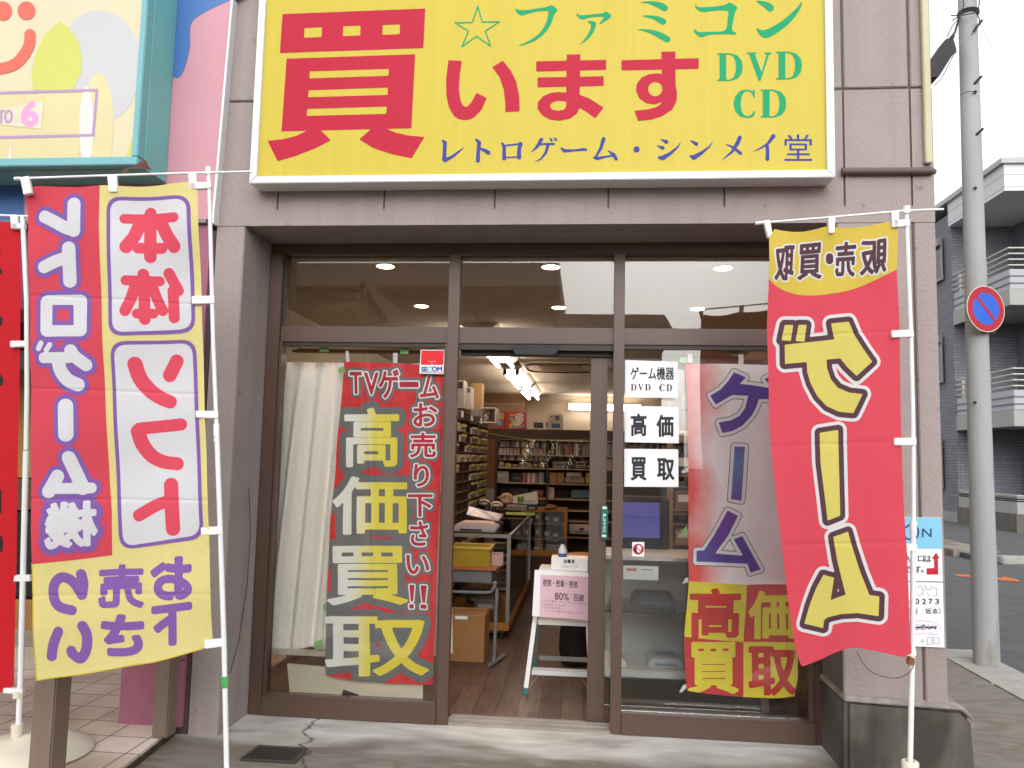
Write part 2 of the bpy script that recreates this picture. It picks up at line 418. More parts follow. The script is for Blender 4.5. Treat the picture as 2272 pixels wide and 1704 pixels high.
M_pave = concrete_floor()
M_asph = mat('asphalt', '#6a6a6d', .92, .68, .14, 5, .6, 300)
M_kerb = mat('kerb_concrete', '#bdbbb6', .9, .75, .1, 8, .3, 200)
def struct(name, mb, m, label, cat, **k):
    o = mb.build(name, m, None, **k); return tag(o, label, cat, None, 'structure')
struct('road', MB().box(-160, 160, -160, 220, -.5, -.03), M_asph, 'grey asphalt road surface running past the shop corner', 'road')
struct('pavement', MB().box(-2.6, 2.65, 1.2, 6.2, -.4, 0), M_pave, 'stained concrete pavement with cracks in front of the shop', 'pavement')
struct('near_pavement', MB().box(-9, 2.65, -3.2, 1.196, -.4, -.004), M_conc, 'worn concrete strip between the pavement and the road', 'pavement')
k = MB()
for i in range(14): k.box(2.654, 3.02, -3.2+i*.68, -3.2+i*.68+.672, -.3, .004)
k.box(1.7, 3.02, 6.324, 6.62, -.3, .003)
struct('kerb', k, M_kerb, 'pale concrete kerb strip along the side road', 'kerb', bevel=.012)
k = MB()
k.box(2.48, 2.644, 1.3, 6.1, 0.001, .006)
# orange arrow and a pale manhole ring painted on the side road
ar = MB(); ar.add([gz(*p, -.024) for p in zm(1900, 1100, 2.747, [(595, 478), (670, 480), (880, 500), (900, 492), (1002, 514), (985, 524), (850, 512), (700, 496), (610, 490)])], [tuple(range(9))])
struct('road_arrow', ar, mat('orange_road_paint', '#d9763c', .8, .8, .2, 20), 'orange arrow painted on the side road behind the utility pole', 'road marking')

# ------------------------------------------------------------------ the shop
shop = thing('shop_building', 'taupe stucco corner shop with bronze framed glass front and open sliding door', 'shop', (0, YW, 0))
M_stuc = mat('taupe_stucco', '#a89c99', .93, .9, .07, 2.2, 1.0, 80, spots=('#85776f', 13, .66, .08), streak=.11)
M_stuc2 = mat('joint_shadow_stucco', '#85746e', .95, .6, .1, 8, .6, 95)
w = MB(); X0, X1 = -1.945, 1.66
jl = [at(x, 430, YW).x for x in (617, 853, 1098, 1350, 1607)]; g = .006
# lintel: plain band below, jointed panels above
w.box(X0, X1, YW+.02, YW+.5, 2.5765, 2.654)
xs = [X0]+jl+[1.24, 1.556, X1]
cx_ = [(X0, 2.575), (X1, 2.575), (X1, 3.245)]     # one face from the lintel edge up, cut by narrow upright joints
for x in reversed(xs[1:-1]): cx_ += [(x+.005, 3.245), (x+.005, 2.665), (x, 2.65), (x-.005, 2.665), (x-.005, 3.245)]
cx_ += [(X0, 3.245)]
MB().prism([(x, YW, z) for x, z in cx_], (0, .0205, 0)).build('lintel_face', M_stuc, shop)
for a, b in zip(xs[:-1], xs[1:]):
    w.box(a+(g if a > X0 else 0), b-(g if b < X1 else 0), YW, YW+.02, 3.257, 4.4)
# right pillar
for a, b in ((1.2, 1.556), (1.556, X1)):
    w.box(a+(g if a > 1.3 else 0), b-(g if b < X1 else 0), YW, YW+.02, .3, 2.575)
# left pillar
w.box(X0, -1.79, YW, YW+.43, -.1, 2.575)
w.build('facade_wall', M_stuc, shop, bevel=.004)
b = MB(); b.box(X0+.001, X1-.001, YW+.009, YW+.5, 2.654, 4.4); b.box(1.201, X1-.001, YW+.009, YW+.43, .3, 2.576)
b.build('wall_core', M_stuc2, shop)
pl = MB(); pl.prism([(1.19, YW-.035, -.1), (1.765, YW-.035, -.1), (1.745, YW-.035, .27), (1.70, YW-.035, .315), (1.195, YW-.035, .335)], (0, .47, 0))
pl.build('plinth', mat('dirty_plinth_concrete', '#6f6a62', .95, .72, .25, 5, .5, 140, spots=('#3d3a35', 3.2, .5, .15), stretch=(1.6, 1, .6)), shop, bevel=.02)
tp = MB(); tp.add([(1.185, YW-.045, .325), (1.70, YW-.045, .318), (1.735, YW-.045, .285), (1.752, YW-.045, .295), (1.71, YW-.045, .338), (1.185, YW-.045, .352)], [tuple(range(6))])
tp = MB(); tp.prism([(1.187, YW-.042, .325), (1.70, YW-.042, .31), (1.742, YW-.042, .268), (1.758, YW-.042, .272), (1.71, YW-.042, .328), (1.187, YW-.042, .35)], (0, .48, 0))
tp.build('plinth_cap', mat('pale_plinth_edge', '#a8a199', .95, .8, .3, 14, .5, 120), shop, bevel=.006)
# shell behind
s = MB()
s.box(1.62, 1.655, YW+.43, 14.2, -.1, 4.4); s.box(X0-.4, X1, 14.2, 14.4, -.1, 4.4); s.box(-2.36, -2.3, YW+.44, 14.2, -.1, 4.4)
s.box(-2.3, 1.62, YW+.5, 14.2, 2.62, 2.8); s.box(-2.36, 1.655, YW+.5, 14.4, 4.2, 4.4)
s.build('rear_wall', mat('cream_plaster', '#d8cbb4', .9, .8, .05, 3), shop)
M_ceil = mat('ceiling_board', '#e2d6c2', .85, .8, .03, 3)
c = MB().box(-2.3, 1.62, YG+.07, 13.9, 2.5, 2.53); c.build('ceiling', M_ceil, shop)
c = MB().box(-2.29, -1.05, 13.6, 13.9, 0, 2.5); c.build('inner_pier', mat('brown_inner_wall', '#8d6a4f', .8, .8, .05, 3), shop)
c = MB().box(-1.05, 1.62, 13.86, 13.9, 0, 2.5); c.build('inner_wall', mat('cream_inner_wall', '#d9c6ae', .85, .8, .04, 3), shop)
# wooden plank floor inside
def planks():
    m = bpy.data.materials.new('dark_plank_floor'); m.use_nodes = True; nt = m.node_tree; L = nt.links
    p = nt.nodes['Principled BSDF']; p.inputs['Roughness'].default_value = .42
    tc = nt.nodes.new('ShaderNodeTexCoord'); mp = nt.nodes.new('ShaderNodeMapping'); L.new(tc.outputs['Object'], mp.inputs[0]); mp.inputs['Rotation'].default_value = (0, 0, math.pi/2)
    br = nt.nodes.new('ShaderNodeTexBrick'); L.new(mp.outputs[0], br.inputs['Vector']); br.inputs['Scale'].default_value = 1
    br.inputs['Brick Width'].default_value = .9; br.inputs['Row Height'].default_value = .12; br.inputs['Mortar Size'].default_value = .002
    br.inputs['Color1'].default_value = list(lin('#4f3f38'))+[1]; br.inputs['Color2'].default_value = list(lin('#6a564b'))+[1]; br.inputs['Mortar'].default_value = list(lin('#2a201c'))+[1]
    n = nt.nodes.new('ShaderNodeTexNoise'); n.inputs['Scale'].default_value = 6; n.inputs['Detail'].default_value = 8
    m2 = nt.nodes.new('ShaderNodeMapping'); m2.inputs['Scale'].default_value = (9, .8, 1); L.new(tc.outputs['Object'], m2.inputs[0]); L.new(m2.outputs[0], n.inputs['Vector'])
    mx = nt.nodes.new('ShaderNodeMix'); mx.data_type = 'RGBA'; mx.blend_type = 'MULTIPLY'; mx.inputs[0].default_value = .7
    r = nt.nodes.new('ShaderNodeValToRGB'); L.new(n.outputs[0], r.inputs[0]); r.color_ramp.elements[0].position = .3; r.color_ramp.elements[0].color = (.45, .45, .45, 1); r.color_ramp.elements[1].position = .7; r.color_ramp.elements[1].color = (1.2, 1.2, 1.2, 1)
    L.new(br.outputs[0], mx.inputs[6]); L.new(r.outputs[0], mx.inputs[7]); L.new(mx.outputs[2], p.inputs['Base Color'])
    return m
c = MB().box(-2.3, 1.62, YG+.13, 13.9, -.1, .012); c.build('floor', planks(), shop)
M_alu = mat('grey_aluminium', '#b4b2ae', .35, .8, .05, 8, metal=.8)
MB().box(-.70, .15, YG-.02, YG+.128, -.05, .014).box(-.70, .15, YG+.03, YG+.04, .0, .022).box(-.70, .15, YG+.08, YG+.09, .0, .022).build('threshold', mat('worn_sill', '#a59e96', .7, .8, .15, 8, .3, 80), shop)
# pipes on the wall
MB().tube([at(1868, 380, YW-.02), at(2066, 379, YW-.02), at(2070, 381, YW+.03)], .017, 12).build('conduit', mat('brown_pipe', '#6b5c53', .6, .8, .1, 10), shop, smooth=True)
d0 = at(2046, 0, YW-.02); MB().box(1.612, 1.645, YW-.03, YW-.001, 2.86, 4.4).build('cable_duct', mat('cream_duct', '#d6cfac', .6, .8, .06, 4), shop, bevel=.004)

# bronze aluminium front
M_brz = mat('bronze_aluminium', '#6d5549', .42, .62, .05, 3, metal=.0, spec=.5)
M_brzd = mat('dark_bronze', '#41342d', .5, .6, .08, 4)
front = MB()
front.box(-1.785, 1.198, YG-.01, YG+.11, 2.515, 2.574)                # head
front.box(-1.785, -1.715, YG-.02, YG+.10, 0, 2.514)                   # jambs
front.box(1.163, 1.198, YG-.02, YG+.10, 0, 2.514)
front.box(-1.714, 1.162, YG+.0, YG+.09, 2.018, 2.108)                 # transom bar
for x0, x1 in ((-.765, -.703), (.139, .196)):
    front.box(x0, x1, YG-.022, YG-.001, 0, 2.514); front.box(x0+.012, x1-.012, YG, YG+.1, 0, 2.017); front.box(x0+.012, x1-.012, YG, YG+.1, 2.109, 2.514)
front.box(-1.714, -.766, YG-.03, YG+.05, 0.002, .108)                 # bottom rails
front.box(.197, 1.162, YG-.03, YG+.05, 0.002, .108)
front.box(-1.713, -1.698, YG-.012, YG+.04, .109, 2.017); front.box(-.777, -.767, YG-.012, YG+.04, .109, 2.017)
front.box(1.135, 1.162, YG-.012, YG+.04, .109, 2.017)
fr = front.build('shopfront_frame', M_brz, shop, bevel=.003)
tr = MB()
tr.box(-1.714, -1.70, YG+.01, YG+.06, 2.11, 2.513); tr.box(-.70, .14, YG+.01, YG+.06, 1.985, 2.016); tr.box(-1.7, -.766, YG+.01, YG+.05, 1.995, 2.016); tr.box(.197, 1.13, YG+.01, YG+.05, 1.995, 2.016)
tr.box(-.70, .14, YG+.06, YG+.11, 1.96, 2.016)
tr.build('gasket', M_brzd, fr)
G1 = glass('shop_glass', .036); G0 = glass('transom_glass', .034)
for nm, x0, x1, z0, z1 in (('transom_pane', -1.70, -.753, 2.109, 2.514), ('transom_pane', -.715, .151, 2.109, 2.514), ('transom_pane', .184, 1.162, 2.109, 2.514), ('window_pane', -1.698, -.777, .109, 2.0), ('window_pane', .184, 1.134, .109, 2.0)):
    MB().box(x0, x1, YG+.020, YG+.026, z0, z1).build(nm, G0 if nm == 'transom_pane' else G1, fr)
dr = MB(); dr.box(.02, .112, YG+.082, YG+.118, .02, 1.955); dr.box(.113, .95, YG+.086, YG+.114, .02, .11); dr.box(.113, .95, YG+.086, YG+.114, 1.9, 1.955); dr.box(.92, .96, YG+.086, YG+.114, .111, 1.899)
door = dr.build('sliding_door', M_brz, shop, bevel=.003)
MB().box(.113, .919, YG+.097, YG+.103, .111, 1.899).build('door_pane', glass('door_glass', .036), door)
# ------------------------------------------------------------------ the yellow shop sign
M_syel = mat('sign_yellow', '#efda58', .35, .66, .035, 1.6, spec=.12, stretch=(16, 1, .4))
M_sred = mat('sign_red', '#dc3350', .5, .66, .02, 3, spec=.1)
M_sgrn = mat('sign_green', '#28b97e', .5, .68, .02, 3, spec=.1)
M_sblu = mat('sign_blue', '#4f55b0', .5, .68, .02, 3, spec=.1)
M_wfrm = mat('white_painted_aluminium', '#f3f3f6', .3, .84, .02, 3)
YS = 3.80
sg = thing('shop_sign', 'large yellow signboard with red characters above the shop entrance', 'sign', (-.28, YS, 2.756))
sx0, sx1, sz0, sz1 = -1.722, 1.158, 2.757, 4.0
MB().box(sx0+.02, sx1-.02, YS+.006, YS+.115, sz0+.02, sz1-.02).build('sign_panel', M_syel, sg)
f = MB(); t = .036
def mitre(a, b, c, d):                           # a frame length with mitred ends: outer a-b, inner c-d
    f.hexa([(a[0], YS-.012, a[1]), (b[0], YS-.012, b[1]), (b[0], YS+.119, b[1]), (a[0], YS+.119, a[1]), (d[0], YS-.012, d[1]), (c[0], YS-.012, c[1]), (c[0], YS+.119, c[1]), (d[0], YS+.119, d[1])])
e = .0007
mitre((sx0+e, sz0), (sx1-e, sz0), (sx1-t-e, sz0+t), (sx0+t+e, sz0+t)); mitre((sx1-e, sz1), (sx0+e, sz1), (sx0+t+e, sz1-t), (sx1-t-e, sz1-t))
mitre((sx0, sz1-e), (sx0, sz0+e), (sx0+t, sz0+t+e), (sx0+t, sz1-t-e)); mitre((sx1, sz0+e), (sx1, sz1-e), (sx1-t, sz1-t-e), (sx1-t, sz0+t+e))
f.build('sign_frame', M_wfrm, sg, bevel=.003)
P = Panel((0, YS+.006, 3), (1, YS+.006, 3))
A4 = lambda L: zm(540, 0, 3.253, L)
A5 = lambda L: zm(1200, 0, 3.16, L)
red = [poly(A4([(283, 102), (1313, 62), (1300, 347), (264, 383)]), A4([(441, 203), (568, 196), (565, 267), (438, 273)]), A4([(722, 189), (846, 185), (844, 256), (718, 262)]), A4([(1006, 181), (1131, 176), (1128, 247), (1003, 252)])),
 poly(A4([(313, 424), (1240, 392), (1213, 926), (275, 948)]), A4([(480, 515), (1050, 497), (1048, 547), (477, 566)]), A4([(471, 652), (1043, 632), (1041, 685), (468, 702)]), A4([(461, 786), (1035, 769), (1032, 822), (458, 837)])),
 poly(A4([(470, 930), (455, 946), (380, 982), (280, 1006), (175, 1017), (247, 1163), (380, 1125), (520, 1070), (632, 1012), (556, 940), (540, 930)])),
 poly(A4([(930, 925), (920, 933), (837, 1006), (940, 1070), (1080, 1115), (1215, 1142), (1308, 989), (1190, 978), (1100, 958), (1040, 932), (1030, 920)])),
 poly(A4([(1480, 435), (1578, 440), (1562, 540), (1556, 650), (1570, 735), (1585, 762), (1603, 772), (1622, 765), (1645, 740), (1683, 670), (1757, 707), (1720, 790), (1670, 845), (1635, 862), (1595, 868), (1555, 860), (1520, 838), (1485, 780), (1465, 690), (1463, 570)])),
 poly(A4([(1873, 438), (1797, 485), (1850, 560), (1880, 650), (1890, 740), (1890, 811), (1994, 803), (1992, 700), (1970, 590), (1930, 510)])),
 poly([(1189.6, 136.2), (1345, 132.9), (1345, 155), (1189.6, 158.9)]), poly([(1192.6, 172), (1339.5, 169.3), (1339.5, 190.8), (1192.6, 194)]),
 poly(A5([(182, 383), (277, 381), (272, 665), (340, 690), (440, 755), (382, 830), (320, 785), (270, 757), (255, 795), (205, 832), (130, 847), (60, 838), (5, 805), (-24, 760), (-20, 715), (15, 675), (70, 652), (125, 645), (178, 650)]), A5([(178, 712), (120, 706), (80, 718), (63, 745), (80, 770), (125, 777), (165, 768), (178, 745)])),
 poly(A5([(565, 423), (1107, 408), (1106, 483), (566, 494)])),
 poly(A5([(845, 363), (943, 361), (945, 600), (955, 650), (952, 710), (920, 770), (850, 815), (770, 840), (682, 849), (655, 777), (740, 768), (800, 755), (835, 735), (850, 715), (800, 733), (740, 725), (690, 690), (667, 640), (672, 590), (705, 545), (760, 520), (820, 514), (848, 520)]), A5([(802+50*math.cos(a/8*math.pi), 625+50*math.sin(a/8*math.pi)) for a in range(16)]))]
letters(P, red, M_sred, sg, [4, 2, 3, 2], off=.0012)
SM = lambda L: poly(smooth(L, 3))
def D_(x0, y0, x1, y1):
    s = lambda L: [(x0+(x1-x0)*u, y0+(y1-y0)*v) for u, v in L]
    return poly(s([(0, 0), (.5, 0), (.8, .08), (.97, .28), (1, .5), (.97, .72), (.8, .92), (.5, 1), (0, 1), (0, .96), (.1, .93), (.1, .07), (0, .04)]), s([(.36, .05), (.5, .05), (.64, .13), (.72, .3), (.74, .5), (.72, .7), (.64, .87), (.5, .95), (.36, .95)]))
def V_(x0, y0, x1, y1):
    return poly([(x0+(x1-x0)*u, y0+(y1-y0)*v) for u, v in [(0, 0), (.42, 0), (.42, .035), (.33, .06), (.60, .70), (.80, .08), (.70, .035), (.70, 0), (1, 0), (1, .035), (.90, .07), (.56, 1), (.48, 1), (.1, .07), (0, .035)]])
def C_(x0, y0, x1, y1):
    return poly([(x0+(x1-x0)*u, y0+(y1-y0)*v) for u, v in [(.97, .02), (.97, .30), (.93, .30), (.82, .12), (.62, .05), (.46, .12), (.36, .3), (.33, .5), (.36, .72), (.46, .88), (.62, .94), (.82, .88), (.93, .74), (.98, .76), (.95, .92), (.8, .98), (.58, 1), (.3, .95), (.08, .76), (0, .5), (.08, .24), (.3, .05), (.55, 0), (.75, .02), (.85, .06), (.92, .02)]])
grn = [cap(A4([(1692, 46), (1724, 160), (1850, 157), (1746, 225), (1785, 334), (1683, 262), (1578, 338), (1624, 225), (1527, 165), (1653, 163)]), 1.5, closed=True),
 SM([(1142.5, 13.8), (1147, 21), (1165, 22.5), (1190, 19), (1212, 16), (1224, 12), (1237, 22), (1230, 31), (1222, 54), (1206, 76), (1184, 92), (1148, 103), (1180, 87), (1200, 70), (1212, 50), (1217, 28), (1213, 24), (1190, 26), (1172, 30), (1158, 34.5), (1146, 27)]),
 SM(A5([(252, 90), (275, 107), (370, 100), (440, 92), (455, 80), (495, 112), (450, 150), (408, 172), (430, 140), (440, 118), (350, 122), (295, 137), (255, 115)])),
 SM(A5([(325, 150), (360, 148), (388, 160), (375, 210), (340, 265), (268, 318), (310, 270), (345, 210), (350, 175)])),
 SM(A5([(698, 18), (740, 10), (800, 10), (860, 25), (890, 50), (885, 72), (860, 77), (820, 55), (760, 27)])), SM(A5([(705, 112), (760, 108), (820, 115), (870, 135), (880, 155), (860, 173), (835, 165), (790, 135)])), SM(A5([(672, 207), (740, 205), (820, 220), (885, 250), (908, 270), (905, 290), (880, 297), (840, 275), (780, 240), (720, 218)])),
 SM(A5([(1085, 30), (1105, 50), (1200, 48), (1290, 35), (1325, 18), (1378, 55), (1362, 85), (1340, 205), (1368, 230), (1365, 242), (1290, 240), (1180, 245), (1120, 262), (1075, 225), (1078, 205), (1110, 225), (1200, 222), (1293, 212), (1310, 120), (1308, 78), (1220, 75), (1130, 84), (1085, 55)])),
 SM(A5([(1512, 8), (1560, 8), (1610, 25), (1633, 50), (1625, 75), (1600, 80), (1570, 55)])), SM(A5([(1517, 195), (1545, 212), (1600, 200), (1700, 140), (1790, 60), (1830, 12), (1815, 70), (1740, 165), (1640, 240), (1575, 267), (1535, 245), (1513, 210)])),
 D_(*sum(A5([(1235, 373), (1415, 568)]), ())), V_(*sum(A5([(1442, 368), (1618, 567)]), ())), D_(*sum(A5([(1648, 362), (1830, 558)]), ())), C_(*sum(A5([(1350, 627), (1505, 828)]), ())), D_(*sum(A5([(1538, 628), (1720, 825)]), ()))]
letters(P, grn, M_sgrn, sg, [1, 1, 2, 3, 1, 2, 1, 1, 1, 1, 1], off=.0012)
b4 = lambda L, c=0: cap(A4(L), None, c); b5 = lambda L, c=0: cap(A5(L), None, c)
blu = [b4([(1440, 1015, 8), (1455, 1030, 14), (1452, 1100, 13), (1450, 1150, 16)]), b4([(1455, 1158, 14), (1510, 1130, 10), (1555, 1095, 7), (1590, 1065, 2)]),
 b4([(1680, 1008, 8), (1702, 1030, 14), (1695, 1100, 13), (1693, 1160, 15)]), b4([(1700, 1070, 6), (1740, 1085, 12), (1768, 1102, 16)]),
 b4([(1868, 1035, 8), (1882, 1060, 12), (1882, 1145, 14)]), b4([(1880, 1052, 6), (2000, 1038, 6)]), b4([(2000, 1040, 16), (1990, 1080, 13), (1990, 1135, 16)]), b4([(1885, 1138, 5), (1995, 1132, 5)]),
 b4([(2150, 1008, 14), (2120, 1060, 10), (2078, 1098, 2)]), cap([(1190, 324, 2), (1200, 320, 2.2), (1229, 319.5, 2.6)]), cap([(1216, 323, 3.5), (1211, 339, 3), (1200, 352.8, 1.8), (1187, 359.7, .6)]),
 b5([(60, 965, 2), (75, 985, 9)]), b5([(90, 963, 2), (105, 980, 9)]),
 b5([(145, 1040, 7), (165, 1058, 13), (230, 1055, 7), (300, 1048, 10), (318, 1050, 8)]),
 b5([(440, 975, 14), (420, 1040, 11), (385, 1100, 8)]), b5([(372, 1105, 7), (395, 1112, 12), (450, 1100, 7), (510, 1090, 7)]), b5([(470, 1055, 3), (510, 1085, 13), (528, 1115, 12)]),
 b5([(671, 1048, 22)]),
 b5([(843, 978, 3), (880, 995, 14)]), b5([(815, 1022, 3), (855, 1038, 13)]), b5([(830, 1105, 10), (855, 1108, 17), (910, 1075, 11), (960, 1030, 6), (983, 993, 1)]),
 b5([(1048, 985, 3), (1090, 1010, 14)]), b5([(1050, 1095, 8), (1072, 1105, 17), (1130, 1070, 11), (1180, 1030, 6), (1207, 992, 1)]),
 b5([(1395, 965, 14), (1380, 1000, 15), (1340, 1065, 9), (1265, 1127, 1)]), b5([(1300, 1012, 3), (1350, 1035, 9), (1400, 1075, 12)]),
 b5([(1630, 955, 15), (1590, 1010, 9), (1530, 1045, 5), (1483, 1066, 1)]), b5([(1585, 1015, 12), (1590, 1060, 12), (1588, 1115, 14)]),
 text('堂', tuple(sum(A5([(1707, 942), (1901, 1128)]), ())))]
letters(P, blu, M_sblu, sg, [2, 2, 4, 5, 1, 3, 1, 3, 2, 2, 2, 1], off=.0012, cell=1.1)

# ------------------------------------------------------------------ banner flags on poles
M_cwht = mat('flag_white_cloth', '#ececf0', .8, .9, .015, 40, trans=.25)
M_cyel = mat('flag_yellow_cloth', '#ebe295', .8, .98, .02, 40, .15, 900, trans=.3)
M_cred = mat('flag_red_cloth', '#e14d5f', .8, .98, .02, 40, .15, 900, trans=.3)
M_cpur = mat('flag_purple_print', '#8a62b4', .8, .9, .02, 40, trans=.2)
M_clrd = mat('flag_light_red_print', '#ea5066', .8, .9, .02, 40, trans=.2)
M_pole = mat('white_plastic_pole', '#eef2f4', .3, .92, .03, 5)
M_tab = mat('white_nylon_tab', '#f2f2f4', .55, .92, .03, 30, .2, 400, trans=.15)
M_water = mat('cream_plastic', '#e8e2cf', .4, .88, .03, 6)
def wave_left(s, z):
    g = .012*np.sin(9*s+2.2*z)+.006*np.sin(23*s-3.5*z+1)+.004*np.sin(17*z+4*s)
    crease = sum(-.0025*np.exp(-((z-zc)/.006)**2) for zc in (2.0, 1.63, 1.2, .83))
    sag = .02*np.exp(-((z-2.35)/.14)**2)*np.sin(14*s+.4)
    return g+crease+sag
pL = Panel(at(455, 900, 3.12), at(66, 950, 2.93), wave_left)
A1 = lambda L: zm(0, 0, 2.911, L); A2 = lambda L: zm(0, 500, 2.911, L); A3 = lambda L: zm(0, 1134, 2.911, L); B1 = lambda L: zm(40, 980, 5.927, L); B2 = lambda L: zm(230, 740, 3.384, L)
FL = thing('banner_flag', 'tall red and yellow banner flag left of the entrance with white panels and mirrored writing', 'flag', (pL.p(500, 1600).x, 3.12, 0), 'banner flags on white poles')
clL = poly(smooth([(52, 430), (72, 412), (120, 413.5), (180, 415), (222, 412), (300, 414), (360, 411), (421, 405)], 3, False)+[(437, 408), (440, 440), (447, 672), (453, 860), (460, 1050), (465, 1185), (470, 1380), (472, 1416), (453, 1438)]+smooth([(421, 1447), (340, 1468), (247, 1486), (150, 1502), (79, 1511)], 3, False)+[(75, 1400), (72, 1247), (70, 1090), (69, 947), (65, 740), (60, 545), (55, 470)])
cloth = layer(pL, [clL], M_cyel, 'cloth', FL, cell=4, off=0)
rdL = poly([(40, 400), (222, 400), (221, 500), (230, 780), (242, 1070), (246.6, 1134), (246, 1233.6), (160, 1243), (60, 1253)])
layer(pL, [rdL], M_cred, 'red_field', cloth, cell=2.2, clip=clL, off=.001)
Q1 = [(236.5, 436.5), (424, 435), (434, 737.5), (243.5, 748)]; Q2 = [(246, 759), (434, 752), (453, 1195), (262.5, 1222)]
layer(pL, [rrect(Q1, 34), rrect(Q2, 34)], M_cpur, 'panel_border', cloth, cell=2.0, off=.001)
ins = lambda q, a: [(q[0][0]+a, q[0][1]+a), (q[1][0]-a, q[1][1]+a), (q[2][0]-a, q[2][1]-a), (q[3][0]+a, q[3][1]-a)]
layer(pL, [rrect(ins(Q1, 8.5), 27), rrect(ins(Q2, 8.5), 27)], M_cwht, 'white_panel', cloth, cell=2.0, off=.0018)
C1 = lambda L, r=None, c=0: cap(A1(L), r/2.911 if r else None, c); C2 = lambda L, r=None, c=0: cap(A2(L), r/2.911 if r else None, c)
wh = [C1([(480, 1320), (480, 1490)], 43), C1([(478, 1490), (420, 1470), (340, 1425), (282, 1395)], 40, 3), C2([(447, 150), (452, 360)], 43), C2([(430, 212), (360, 235), (285, 270)], 40, 3),
 poly(A2([(302, 450), (530, 448), (555, 462), (564, 490), (566, 690), (550, 712), (530, 720), (300, 722), (272, 708), (262, 680), (258, 490), (272, 462)]), A2([(340, 515), (476, 515), (482, 648), (343, 648)])),
 C2([(268, 763), (252, 795)], 18), C2([(328, 775), (306, 807)], 18), C2([(288, 857), (455, 857)], 35), C2([(465, 812), (490, 850), (560, 903)], 40, 3), C2([(385, 880), (400, 940), (445, 1000), (508, 1030)], 43, 4), C2([(433, 1170), (438, 1348)], 49),
 cap(B1([(688, 212), (770, 400), (860, 610)]), 15), cap(B1([(490, 615), (960, 608)]), 12), cap(B1([(535, 455), (415, 655)]), 15),
 text('機', B1([(380, 815), (1020, 795), (1020, 1340), (385, 1395)]), True)]
layer(pL, wh[:-1], M_cpur, 'letter_outline', cloth, grow=10, cell=2.0, off=.0018, clip=rdL)
layer(pL, wh[-1:], M_cpur, 'letter_outline', cloth, grow=18, cell=2.0, off=.0020, clip=rdL)
letters(pL, wh[:-1], M_cwht, cloth, [2, 2, 1, 5, 1, 3], cell=1.6, off=.0027)
layer(pL, wh[-1:], M_cwht, 'letter', cloth, grow=4.3, cell=1.0, off=.0028)
rl = [C1([(805, 1413), (1128, 1411)], 32), C1([(970, 1378), (973, 1660)], 40), C1([(905, 1440), (870, 1530), (820, 1600)], 42), C1([(1040, 1440), (1085, 1530), (1128, 1595)], 42), C1([(895, 1606), (1048, 1606)], 35),
 C2([(1090, 310), (1150, 420)], 36), C2([(1115, 420), (1124, 595)], 36), C2([(818, 360), (1030, 360)], 32), C2([(928, 318), (938, 608)], 36), C2([(880, 390), (850, 480), (815, 555)], 36), C2([(985, 400), (1015, 480), (1050, 550)], 34), C2([(890, 573), (990, 570)], 32)]
T2 = lambda L, r=None, c=0: cap(B2(L), r/3.384 if r else None, c)
rl += [T2([(543, 205), (490, 310)], 52), T2([(238, 232, 56), (275, 340, 55), (350, 430, 54), (430, 485, 52), (495, 512, 50)], None, 4), T2([(578, 682), (420, 698), (270, 715)], 46), T2([(260, 735, 54), (290, 830, 54), (360, 920, 52), (450, 965, 50), (548, 978, 49)], None, 4), T2([(503, 1138), (520, 1465)], 54), T2([(480, 1262), (400, 1288), (265, 1365)], 46, 4)]
letters(pL, rl, M_clrd, cloth, [5, 7, 2, 2, 2], cell=1.6, off=.0026)
G3 = lambda x0, y0, x1, y1, g, sk=0: [(p[0], p[1]) for p in A3([(x0+g, y0+g+sk), (x1-g, y0+g-sk), (x1-g, y1-g-sk), (x0+g, y1-g+sk)])]
C3 = lambda L, r=None, c=0: cap(A3(L), r/2.911 if r else None, c)
pr = [C3([(522, 407), (536, 470), (528, 540)], 32, 3), C3([(528, 542), (470, 455), (400, 427), (352, 470), (345, 550), (380, 615), (465, 640)], 32, 4),
 C3([(375, 778), (342, 860), (328, 942)], 32, 4), C3([(532, 742), (558, 800), (555, 890), (518, 955), (470, 930), (457, 905)], 33, 4),
 text('売', G3(622, 340, 940, 640, 20, 6), True), text('お', G3(965, 288, 1250, 580, 22, 8), True), text('さ', G3(640, 662, 940, 950, 22, 8), True), text('下', G3(975, 590, 1250, 872, 22, 14), True)]
letters(pL, pr[:4], M_cpur, cloth, [2, 2], cell=1.6, off=.0012)
letters(pL, pr[4:5], M_cpur, cloth, [1], grow=3.9, cell=1.0, off=.0012); letters(pL, pr[5:], M_cpur, cloth, [1, 1, 1], grow=5.5, cell=1.5, off=.0012)
# hem stitched along the edges
M_hem = mat('flag_yellow_hem', '#e2c93c', .8, .9, .05, 60, trans=.2)
layer(pL, [cap([(72, 1250), (75, 1400), (79, 1511), (150, 1502), (247, 1486), (340, 1468), (421, 1447), (450, 1439)], 1.3)], M_hem, 'hem', cloth, cell=1.2, off=.0006)

